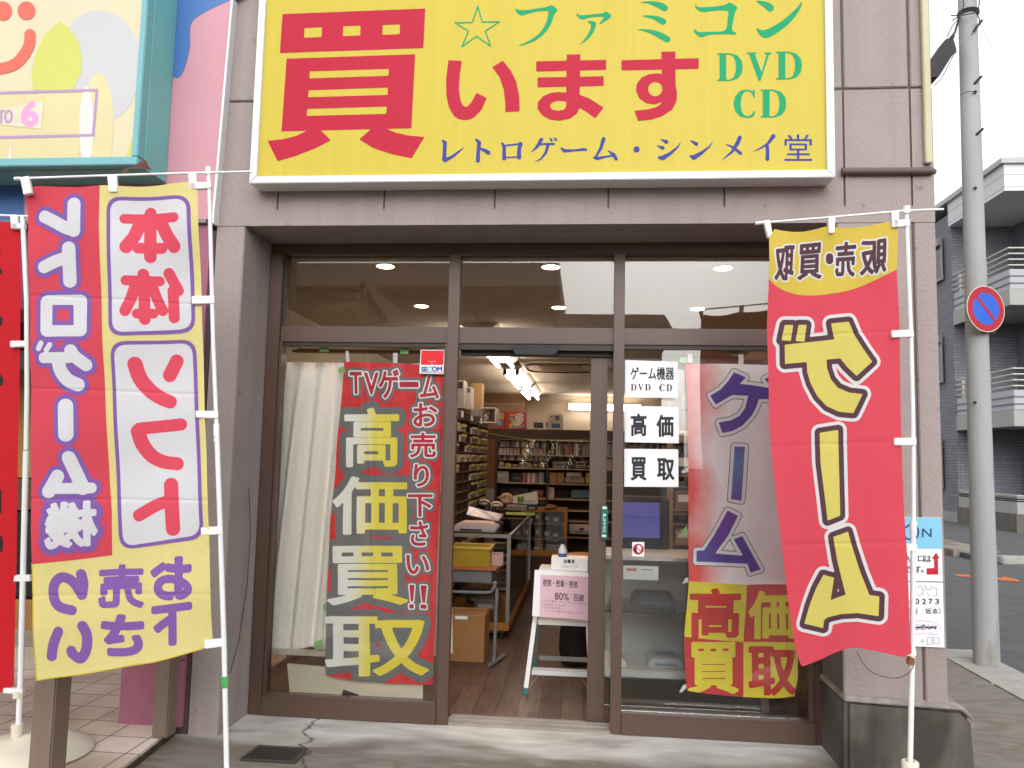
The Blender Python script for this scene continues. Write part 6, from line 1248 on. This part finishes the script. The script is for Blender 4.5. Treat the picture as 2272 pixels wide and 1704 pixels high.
layer(PX, [text('TO', Z1([(-8, 715), (85, 712), (80, 795), (-8, 800)]))], M_lil, 'letter', ls_, off=.0036, cell=1.0, grow=1.2)
layer(PX, [text('6', Z1([(150, 660), (245, 660), (245, 812), (145, 812)]))], mat('pink_print', '#e29fd0', .3, .92), 'letter', ls_, off=.0036, cell=1.0, grow=3.2)
PF_ = Panel((-3, yf-.0065, 1), (-2, yf-.0065, 1))
layer(PF_, [poly(rp)], mat('rust', '#6a4a42', .9, .8, .3, 30), 'rust_patch', ls_, off=.001, cell=1.2)
# two square metal posts on the platform edge
M_post = mat('bronze_post', '#8f7d70', .38, .85, .06, 3, metal=.35, stretch=(20, 20, 1)); M_pcap = mat('bronze_post_cap', '#7a6a5f', .4, .85)
for px0, px1, py, Y, zt_p, lb in ((62, 112, 1690, 3.12, at(80, 1395, 3.12).z, 'square bronze post standing in front of the white flag base'), (337, 372, 1610, 3.74, .62, 'square bronze post at the tiled platform corner beside the taupe pillar')):
    a, b = at(px0, py, Y), at(px1, py, Y); w_ = b.x-a.x; zb_p = .0405
    t = thing('metal_post', lb, 'post', ((a.x+b.x)/2, Y, zb_p), 'bronze posts on the tiled platform'); xs_ = a.x
    MB().box(xs_, xs_+w_, Y, Y+w_*1.1, zb_p, zt_p).build('shaft', M_post, t, bevel=.006); MB().box(xs_+.004, xs_+w_-.004, Y+.004, Y+w_*1.1-.004, zt_p+.0005, zt_p+.008).build('cap', M_pcap, t, bevel=.003)
# drain cover
dv = thing('drain_cover', 'black metal drain cover set in the pavement before the left window', 'drain cover', (-1.46, 3.76, .0))
ca = [gz(*p, .004) for p in zm(400, 1500, 3.687, [(645, 580), (1028, 600), (935, 712), (500, 685)])]
m = MB(); m.prism([ca[3], ca[2], ca[1], ca[0]], (0, 0, .003)); m.build('cover', mat('black_iron', '#2b2a29', .5, .8, .15, 20, .4, 60), dv)
m = MB()
for i in range(4):
    p, q = ca[i], ca[(i+1) % 4]; m.bar(p+Vector((0, 0, .004)), q+Vector((0, 0, .004)), .014, .007)
m.build('rim', mat('iron_rim', '#4d4a47', .45, .8), dv)
wr = MB().tube([at(*p, 3.9) for p in [(552, 1085), (556, 1180), (548, 1300), (530, 1420), (510, 1495)]], .0022, 6).build('cable', mat('black_wire', '#3a3236'), None); tag(wr, 'thin dark wire hanging from the left jamb to the green taped flag pole', 'wire')
# ------------------------------------------------------------------ notice board on the right pillar
yn = YW-.012; PNB = Panel((1, yn, 1), (2, yn, 1)); K9 = lambda L: zm(1900, 1100, 2.747, L)
nbd = thing('notice_board', 'light blue and white notice board on the right pillar behind the red flag pole', 'notice board', (1.55, YW, .58))
a_, b_ = at(1978, 1146, yn), at(2097, 1437, yn)
MB().box(a_.x, at(2092, 1290, yn).x, yn+.001, YW-.0005, b_.z, a_.z).build('board', M_paper, nbd)
xr1 = 2092
layer(PNB, [poly([(1978, 1146), (2088.5, 1149.5), (2091, 1217.5), (1981, 1216)])], mat('sky_blue_print', '#86cdee', .45, .92, .02, 5), 'blue_header', nbd, off=.0005)
layer(PNB, [cap([(2005, 1184), (2012, 1196)], 1.3), cap(K9([(300, 195), (318, 180), (345, 172), (370, 190), (378, 225), (366, 255), (340, 270), (315, 262)]), 1.6, 3), text('N', tuple(sum(K9([(400, 200), (458, 252)]), ())))], mat('navy_ink', '#223a72', .5), 'lettering', nbd, off=.001, cell=.7, grow=.3)
for ch, b in (('入', (296, 362, 334, 408)), ('口', (376, 366, 412, 400)), ('は', (416, 362, 456, 404)), ('で', (300, 430, 332, 470)), ('す', (358, 427, 392, 470)), ('。', (394, 452, 408, 468))): layer(PNB, [text(ch, tuple(sum(K9([b[:2], b[2:]]), ())))], M_ink, 'letter', nbd, off=.001, cell=.6, grow=.2)
layer(PNB, [poly(K9([(429, 480), (429, 442), (474, 440), (474, 384), (460, 384), (486, 346), (508, 382), (497, 382), (499, 480)]))], mat('arrow_red', '#c5182e', .5), 'arrow', nbd, off=.001, cell=.8)
layer(PNB, [poly(K9([(297, 518), (530, 523), (530, 528), (297, 523)]))], mat('slate_line', '#5a6270', .5), 'line', nbd, off=.001, cell=.6)
for ch, b in (('-', (322, 643, 340, 648)), ('0', (358, 628, 382, 660)), ('2', (400, 628, 424, 660)), ('7', (440, 628, 464, 660)), ('3', (480, 628, 504, 660)), ('（担当', (290, 684, 372, 720)), ('坂本）', (420, 684, 512, 722)), ('ください♪', (303, 780, 490, 818))): layer(PNB, [text(ch, tuple(sum(K9([b[:2], b[2:]]), ())))], M_ink if ch != 'ください♪' else mat('plum_ink', '#5a2f6a', .5), 'letter', nbd, off=.001, cell=.5, grow=.3 if len(ch) < 2 else .05)
layer(PNB, [cap(K9([(300, 760), (400, 762), (480, 775), (515, 800), (490, 825), (400, 840), (300, 842)]), .5, 3)], mat('pink_print', '#e29fd0'), 'oval', nbd, off=.001, cell=.6)
M_gdood = mat('grey_doodle', '#b9bcc4', .6)
layer(PNB, [cap(K9([(370, 560), (392, 545), (410, 570), (405, 600), (375, 605)]), .8), cap(K9([(418, 545), (425, 570), (450, 572), (458, 545)]), .8), cap(K9([(465, 560), (492, 565), (490, 610), (470, 608)]), .8), cap(K9([(430, 590), (445, 612)]), .8)], M_gdood, 'doodle', nbd, off=.001, cell=.6)
layer(PNB, [cap(K9([(390, 885), (415, 885)]), .8), cap(K9([(403, 870), (403, 900)]), .8), cap(K9([(430, 905), (432, 865), (460, 862), (462, 903), (430, 905)]), .8), cap(K9([(470, 860), (500, 862), (505, 900), (472, 902), (470, 860)]), .8), cap(K9([(440, 845), (495, 843)]), .8)], mat('blue_doodle', '#a9bfd4', .6), 'doodle', nbd, off=.001, cell=.6)

# ------------------------------------------------------------------ utility pole, road sign, street lamp, wires
yp = 6.15; up_ = thing('utility_pole', 'grey concrete utility pole with step bolts beside the side road', 'utility pole', (at(2189, 1478, yp).x, yp, 0))
pb, pt_ = at(2189, 1476, yp), at(2146, 0, yp); dirp = (pt_-pb)
M_pol = mat('concrete_pole', '#a3a4a7', .85, 1.0, .1, 3, .25, 150, stretch=(1, 1, .4), spots=('#7f7a72', 4, .6, .15))
top = pb+dirp*1.9
MB().tube([(pb.x, yp, -.05), pb+dirp*.3, pb+dirp*.65, pb+dirp, top], [.087, .08, .072, .064, .052], 24).build('shaft', M_pol, up_, smooth=True)
Zp = lambda L: zm(1780, 0, 3.455, L)
for q0, q1 in (((1292, 270), (1355, 180)), ((1298, 665), (1352, 606)), ((1310, 1055), (1364, 1004))):
    a, b = [at(*p, yp-.05) for p in Zp([q0, q1])]; MB().tube([a, b+Vector((0, -.05, 0))], .0095, 8).ball(a, .016, 6).build('step_bolt', mat('dark_steel', '#3f3c40', .5, .8), up_)
for p in Zp([(1328, 702), (1327, 1440)])+[(2163, 893)]:
    a = at(*p, yp-.078); MB().ball(a, .012, 6).build('bolt_hole', mat('dark_steel', '#3f3c40'), up_)
for py in (28, 33): 
    c = at(2148, py, yp); MB().tube([(c.x+.07*math.cos(k*math.pi/12), yp+.07*math.sin(k*math.pi/12), c.z) for k in range(25)], .008, 6, False).build('band', mat('dark_steel', '#3f3c40'), up_)
ys = yp-.13; c = at(2186.5, 685.5, ys); rs_ = thing('road_sign', 'round no parking sign with blue disc, red ring and red slash on the pole', 'road sign', c)
nrm = Vector((.38, -1, 0)).normalized(); ax_ = Vector((nrm.y, -nrm.x, 0)); ax_ = -ax_ if ax_.x < 0 else ax_
def disc(r0, r1, off, th):
    m = MB(); n = 48; vs = []
    cc = c-nrm*off*-1
    P = lambda r, k, o: c+nrm*o+ax_*r*math.cos(2*math.pi*k/n)+Vector((0, 0, r*math.sin(2*math.pi*k/n)))
    if r0 == 0: m.prism([P(r1, k, off) for k in range(n)], nrm*th)
    else:
        vs = [P(r, k, off) for r in (r0, r1) for k in range(n)]; m.add(vs, [(k, (k+1) % n, n+(k+1) % n, n+k) for k in range(n)])
    return m
RR = .171
disc(0, RR, 0, .004).build('plate', mat('sign_rim_cream', '#dcd8c4', .5, .9), rs_)
disc(.118, RR*.965, .0046, 0).build('red_ring', mat('traffic_red', '#b3122c', .35, .9), rs_)
disc(0, .1195, .0042, .0002).build('blue_disc', mat('traffic_blue', '#1a62d6', .35, .9), rs_)
s0, s1 = c+nrm*.0055+ax_*-.085+Vector((0, 0, .09)), c+nrm*.0055+ax_*.085+Vector((0, 0, -.09))
MB().bar(s0, s1, .024, .0008, nrm).build('red_slash', mat('traffic_red', '#b3122c'), rs_)
MB().box(c.x-.02, c.x+.02, ys+.006, yp-.07, c.z-.02, c.z+.02).build('bracket', M_alu, rs_)
for dz in (-.165,):
    MB().tube([(at(2180, 730, yp).x+.081*math.cos(k*math.pi/12), yp+.081*math.sin(k*math.pi/12), c.z+dz) for k in range(25)], .006, 6, False).build('strap', mat('dark_steel', '#3f3c40'), rs_)
# street lamp
yl_ = 6.0; sl = thing('street_lamp', 'dark street lamp housing on an arm between the shop corner and the pole', 'street lamp', at(2095, 120, yl_))
M_dkm = mat('dark_lamp_metal', '#343237', .7, .8, .1, 8)
A_ = [at(*p, yl_) for p in Zp([(968, 490), (1105, 292), (1160, 285), (1188, 385), (1140, 440), (1045, 590), (968, 600)])]
m = MB(); m.prism(A_, (0, .14, 0)); m.build('housing', M_dkm, sl, bevel=.006)
m = MB(); m.prism([at(*p, yl_-.004) for p in Zp([(975, 590), (1105, 405), (1180, 395), (1140, 440), (1048, 588)])], (0, .0035, 0)); m.build('lens', mat('dark_lens', '#1c1a1e', .6), sl)
m = MB(); m.prism([at(*p, yl_) for p in Zp([(1138, 288), (1178, 228), (1166, 290)])], (0, .1, 0)); m.tube([at(*Zp([(1170, 250)])[0], yl_+.05), at(*Zp([(1205, 130)])[0], yp-.02)], .008, 8); m.build('arm', M_dkm, sl)
def wire(L, r, lab, Y, mt=None):
    o = MB().tube([at(p[0], p[1], Y if len(p) < 3 else p[2]) for p in L], r, 6).build('cable', mt or mat('black_wire', '#3a3236'), None, smooth=True); tag(o, lab, 'wire')
wire(smooth(Zp([(1195, 150), (1150, 200), (1110, 285)]), 3, False), .0035, 'loose black wire from the pole band to the lamp housing', 6.1)
wire(smooth(Zp([(1140, 120), (1230, 115), (1330, 95), (1350, 60), (1360, 0), (1358, -60)]), 3, False), .004, 'black cable wrapping the top of the utility pole', 6.05)
wire(smooth(Zp([(1232, 0), (1236, 50), (1190, 130), (1150, 155)]), 3, False), .004, 'black cable curling down the left of the pole top', 6.05)
wire(smooth(Zp([(1330, 95), (1360, 170), (1300, 265)]), 3, False), .004, 'black cable running down past the top step bolt', 6.04)
wire(smooth(Zp([(1190, 390), (1150, 440), (1100, 540), (1060, 610), (1010, 660)]), 3, False), .003, 'thin wire dangling below the street lamp', 6.0)
wire(smooth(Zp([(1215, 730), (1260, 705), (1325, 702)]), 3, False), .003, 'thin wire looped round the pole at the middle bolt', 6.06)
wire(Zp([(1360, 180), (1400, 250), (1458, 372)]), .002, 'pale thin wire leaving the pole to the right', 6.1, mat('pale_wire', '#c9c2b6', .6))

# ------------------------------------------------------------------ apartment block across the side road
def brickm(name, c1, c2, mo, w, h):
    m = bpy.data.materials.new(name); m.use_nodes = True; nt = m.node_tree; L = nt.links; p = nt.nodes['Principled BSDF']; p.inputs['Roughness'].default_value = .8
    tc = nt.nodes.new('ShaderNodeTexCoord'); sx = nt.nodes.new('ShaderNodeSeparateXYZ'); L.new(tc.outputs['Object'], sx.inputs[0]); ad = nt.nodes.new('ShaderNodeMath'); L.new(sx.outputs[0], ad.inputs[0]); L.new(sx.outputs[1], ad.inputs[1])
    cb_ = nt.nodes.new('ShaderNodeCombineXYZ'); L.new(ad.outputs[0], cb_.inputs[0]); L.new(sx.outputs[2], cb_.inputs[1])
    br = nt.nodes.new('ShaderNodeTexBrick'); L.new(cb_.outputs[0], br.inputs['Vector']); br.inputs['Scale'].default_value = 1; br.inputs['Brick Width'].default_value = w; br.inputs['Row Height'].default_value = h; br.inputs['Mortar Size'].default_value = .012
    for k_, c_ in (('Color1', c1), ('Color2', c2), ('Mortar', mo)): br.inputs[k_].default_value = [v*.87 for v in lin(c_)]+[1]
    L.new(br.outputs[0], p.inputs['Base Color']); return m
M_gbr = brickm('grey_brick', '#70727a', '#7d7f87', '#64666e', .24, .075); M_wsid = brickm('white_siding', '#d2d3d4', '#dcdcdc', '#a6a9ad', 3.0, .28)
ap = thing('apartment_building', 'three storey grey brick apartment block with white balconies across the side road', 'apartment building', (10.4, 18, 0))
XA, YA = 9.13, 18.0
zt_a, zb_a = at(2232, 366, YA).z, at(2232, 425, YA).z
yF = atx(2112, 600, XA).y; yE = 26
# core walls set back behind the balconies on the corner, flush brick wall at the far end of the street side
MB().box(XA+1.5, 24, YA+1.5, yF-.001, 0, zb_a).build('wall', M_gbr, ap)
MB().box(XA, 24, yF, yE, .3, zt_a-.25).build('wall', M_gbr, ap)
MB().box(XA-.02, 24, yF-.02, yE, -.03, .299).build('base', mat('grey_base', '#a3a19e', .85, .85), ap)
m = MB(); m.box(XA-.06, 24, YA-.06, yF-.002, zb_a, zt_a); m.build('parapet', M_wsid, ap)
m = MB(); m.box(XA-.14, 24, YA-.14, yE, zt_a+.001, zt_a+.12); m.build('roof_edge', mat('grey_coping', '#b9bbc0', .5, .85), ap)
M_rail = mat('cream_rail', '#d2d0c6', .5, .75); M_panl = mat('balcony_panel', '#c0c2ca', .5, .72, .04, 2); M_bfas = mat('balcony_fascia', '#b9b8b6', .7, .7, .05, 2); M_wdk = mat('dark_window', '#2c2e33', .15, .8); M_wfr = mat('grey_window_frame', '#8c8b8a', .4, .8)
M_shut = mat('shutter_box', '#9a9a98', .6, .8)
for fl_, (ytop, ybot) in enumerate(((548, 676), (815, 945), (1098, 1240))):
    z1 = at(2240, ytop, YA).z; z0 = at(2240, ybot, YA).z if fl_ < 2 else .442; hr = z1-z0
    bal = MB(); bal.box(XA, 24, YA, YA+.08, z0, z0+.35).box(XA, XA+.08, YA+.081, yF-.003, z0, z0+.35).box(XA+.081, 23.9, YA+.081, yF-.004, z0+.05, z0+.2); b_o = bal.build('balcony', M_bfas, ap)
    pn_ = MB(); zp = z0+.36 if fl_ < 2 else z0+.351
    zptop = z0+hr*.62
    pn_.box(XA+.03, 24, YA+.02, YA+.04, zp, zptop).box(XA+.02, XA+.04, YA+.041, yF-.01, zp, zptop); pn_.build('panel', M_panl if fl_ < 2 else mat('grey_panel_dark', '#7c7e84', .5, .6, .05, 2), b_o)
    gr = MB()
    for u in (.25, .62): gr.box(XA+.005, 24, YA+.005, YA+.018, zp+(zptop-zp)*u, zp+(zptop-zp)*u+.03).box(XA+.005, XA+.018, YA+.0185, yF-.01, zp+(zptop-zp)*u, zp+(zptop-zp)*u+.03)
    gr.build('panel_line', mat('slate_line2', '#6d7078', .5), b_o)
    rl_ = MB()
    for u in (1.0, .9, .8, .7): rl_.box(XA, 24, YA, YA+.04, z0+hr*u-.026, z0+hr*u).box(XA, XA+.04, YA+.041, yF-.02, z0+hr*u-.026, z0+hr*u)
    for y in (YA+1.1, yF-.9, yF-.3): rl_.box(XA+.041, XA+.08, y, y+.04, zp, z1-.036)
    for x in (XA+2.2, XA+4.4): rl_.box(x, x+.05, YA+.041, YA+.08, zp, z1-.036)
    rl_.build('railing', M_rail, b_o)
    # balcony door with shutter box behind
    zc_ = z0+.2; 
    w_ = MB(); w_.box(XA+1.9, 13.6, YA+1.44, YA+1.49, zc_+.1, zc_+2.05); wo = w_.build('window', M_wdk, ap)
    MB().box(XA+1.8, 13.7, YA+1.3, YA+1.498, zc_+2.06, zc_+2.36).build('shutter_box', M_shut, wo)
    fm = MB()
    for x in (XA+1.85, XA+2.9, XA+3.9): fm.box(x, x+.07, YA+1.40, YA+1.43, zc_+.1, zc_+2.05)
    fm.build('window_frame', M_wfr, wo)
    if fl_ == 1: MB().box(XA+2.0, 13.5, YA+1.405, YA+1.42, zc_+.2, zc_+2.04).build('shutter', brickm('shutter_slats', '#6f6f6f', '#7a7a7a', '#4d4d4d', 9, .07), wo)
# small side windows in the brick wall facing the side road
for py0, py1 in ((555, 622), (768, 846), (995, 1078)):
    c0_, c1_ = atx(2084, py0, XA), atx(2084, py1, XA); wd_ = MB().box(XA-.05, XA-.001, c0_.y-.25, c0_.y+.9, c1_.z, c0_.z).build('window', M_wdk, ap)
    fm = MB(); fm.box(XA-.09, XA-.051, c0_.y-.31, c0_.y-.25, c1_.z-.06, c0_.z+.06).box(XA-.09, XA-.051, c0_.y-.249, c0_.y+.9, c1_.z-.06, c1_.z).box(XA-.14, XA-.051, c0_.y-.31, c0_.y+.95, c0_.z+.061, c0_.z+.25); fm.build('window_frame', M_wfr, wd_)
# low wall and kerb of the apartment plot
MB().box(XA-.05, 24, YA-.05, YA+.2, -.03, .44).box(XA-.05, XA+.2, YA+.201, yF-.021, -.03, .44).build('base', mat('grey_plot_wall', '#807e79', .85, .6, .2, 2, spots=('#5f584c', 1.6, .52, .12), stretch=(2, 2, .5)), ap)
kb_ = MB()
for i in range(16): kb_.box(6.2+i*.9, 6.2+i*.9+.89, 12.7, 12.95, -.03, .09)
struct('far_kerb', kb_, M_kerb, 'pale kerb along the far side of the side road', 'kerb', bevel=.02)
struct('plot_paving', MB().box(6.0, 40, 12.951, 30, -.03, .05), M_asph, 'paved strip before the apartment block', 'pavement')
struct('far_pavement', MB().box(5.9, 6.6, 13.6, 60, -.03, .08), M_conc, 'pavement at the far side road edge', 'pavement')

# ------------------------------------------------------------------ houses across the street behind the camera (seen mirrored in the glass)
def mir(px, py, D):                              # a point seen in the shop glass, D metres beyond the mirror image of the camera plane
    p = at(px, py, D); return Vector((p.x, 2*(YG+.02)-p.y, p.z))
def roofm(): return brickm('brown_roof_tiles', '#6a4a40', '#7a574a', '#4a342d', .3, .22)
M_roof = roofm(); M_hw = mat('beige_house_wall', '#c9b79f', .85, .8, .08, 1.5); M_hwin = mat('house_window', '#3b3a3e', .15, .8); M_hw2 = mat('white_house_wall', '#cfc7c2', .85, .85, .06, 1.2)
D1 = 22.0; yh = 2*(YG+.02)-D1
h1 = thing('house', 'house with a steep brown tiled gable roof across the street from the shop', 'house', (mir(780, 740, D1).x, yh, 0))
g0, g1, g2 = mir(735, 745, D1), mir(812, 636, D1), mir(842, 745, D1)
zr1 = g1.z; zr0 = 2.9; half = (zr1-zr0)*.72
MB().prism([(g1.x-half, yh, 0), (g1.x+half*.8, yh, 0), (g1.x+half*.8, yh, zr0), (g1.x, yh, zr1-.25), (g1.x-half, yh, zr0)], (0, -8, 0)).build('wall', M_hw, h1)
for sgn, hh in ((-1, half), (1, half*.8)): m = MB(); m.prism([(g1.x+sgn*(hh+.25), yh+.35, zr0-.2), (g1.x, yh+.35, zr1), (g1.x, yh+.35, zr1+.14), (g1.x+sgn*(hh+.4), yh+.35, zr0-.15)], (0, -8.6, 0)); m.build('roof', M_roof, h1)
m = MB(); m.prism([(g1.x-half-5, yh-.4, zr0), (g1.x-.3, yh-2.6, zr1-.1), (g1.x-half-5, yh-2.6, zr1-.1)], (0, 0, .12)); m.build('roof', M_roof, h1)
MB().box(g1.x-half-5, g1.x-half-.01, yh-5, yh-.5, 0, zr0-.01).build('wall', M_hw, h1)
MB().box(g1.x-.8, g1.x+.5, yh+.001, yh+.05, 1.0, 2.3).build('window', M_hwin, h1)
D2 = 20.0; yh2 = 2*(YG+.02)-D2
h2 = thing('house', 'long low house with a brown tiled hip roof and small front gable across the street', 'house', (mir(1150, 740, D2).x, yh2, 0))
r0_, r1_ = mir(862, 688, D2+3), mir(1478, 690, D2+3); e0, e1 = mir(820, 735, D2), mir(1500, 735, D2); 
MB().box(e0.x+.3, e1.x-.3, yh2-8, yh2-.5, 0, e0.z-.02).build('wall', M_hw, h2)
m = MB(); rz = r0_.z; m.add([(e0.x, yh2, e0.z), (e1.x, yh2, e0.z), (r1_.x, yh2-3.5, rz), (r0_.x, yh2-3.5, rz), (e0.x, yh2-8.5, e0.z), (e1.x, yh2-8.5, e0.z)], [(0, 1, 2, 3), (1, 5, 2), (5, 4, 3, 2), (4, 0, 3), (0, 4, 5, 1)]); m.build('roof', M_roof, h2)
ga = mir(1140, 650, D2-1); gl, gr_ = mir(1062, 692, D2-1), mir(1215, 692, D2-1)
yg_ = 2*(YG+.02)-(D2-1)
m = MB(); m.prism([(gl.x, yg_, gl.z-.6), (gr_.x, yg_, gr_.z-.6), (gr_.x, yg_, gr_.z), (ga.x, yg_, ga.z-.1), (gl.x, yg_, gl.z)], (0, -4, 0)); m.build('gable_wall', mat('brown_gable', '#7b5f50', .85, .8, .1, 2), h2)
for q in (gl, gr_): m = MB(); m.prism([(q.x, yg_+.2, q.z), (ga.x, yg_+.2, ga.z), (ga.x, yg_+.2, ga.z+.15), (q.x+(.2 if q is gr_ else -.2), yg_+.2, q.z)], (0, -4.4, 0)); m.build('gable_roof', M_roof, h2)
for i in range(5): x = e0.x+1.5+i*2.6; MB().box(x, x+1.4, yh2-.499, yh2-.45, .9, 2.1).build('window', M_hwin, h2)
D3 = 34.0; yh3 = 2*(YG+.02)-D3
h3 = thing('apartment_building', 'white multi storey block behind the brown roofed houses across the street', 'apartment building', (mir(900, 740, D3).x, yh3, 0))
t0, t1 = mir(655, 598, D3), mir(1212, 600, D3)
MB().box(t0.x-14, t1.x, yh3-9, yh3, 0, t0.z-1.0).build('wall', M_hw2, h3); MB().box(t0.x-14, t1.x+.6, yh3-9.5, yh3+1.2, t0.z-.99, t0.z).build('roof', mat('pale_eave', '#d5d2ce', .8, .85), h3)
for fz in (643, 730, 820):
    for px in (690, 780, 850, 930, 1010, 1075, 1150): 
        a, b = mir(px, fz, D3), mir(px+44, fz+30, D3)
        if b.z > .5: MB().box(min(a.x, b.x), max(a.x, b.x), yh3+.001, yh3+.06, b.z, a.z).build('window', M_hwin, h3)
for i, (x0_, x1_, hh, lab, mm) in enumerate(((-26, -13, 5.5, 'beige two storey house across the street, far to the left', M_hw), (9.5, 20, 3.6, 'plain white low house across the street, far to the right', M_hw2))):
    t = thing('house', lab, 'house', ((x0_+x1_)/2, -13, 0)); MB().box(x0_, x1_, -22, -13, 0, hh).build('wall', mm, t); m = MB(); m.prism([(x0_-.4, -12.5, hh), (x0_-.4, -17.5, hh+1.8), (x0_-.4, -22.5, hh)], (x1_-x0_+.8, 0, 0)); m.build('roof', M_roof, t)
    for k_ in range(3): MB().box(x0_+1+k_*3, x0_+2.6+k_*3, -12.999, -12.95, 1, 2.4).build('window', M_hwin, t)
for i, (dx, zz) in enumerate(((0, 6.2), (.25, 6.5), (.5, 6.8), (1.1, 5.7), (1.6, 5.5))):
    o = MB().tube([(1.5+dx*2, 2.0, zz+.6), (4+dx*2, -8, zz-.2), (9+dx*2, -22, zz+.3)], .012, 6).build('cable', mat('black_wire', '#3a3236'), None); tag(o, 'overhead cable above the street, %s from the shop side' % ['first', 'second', 'third', 'fourth', 'fifth'][i], 'wire')
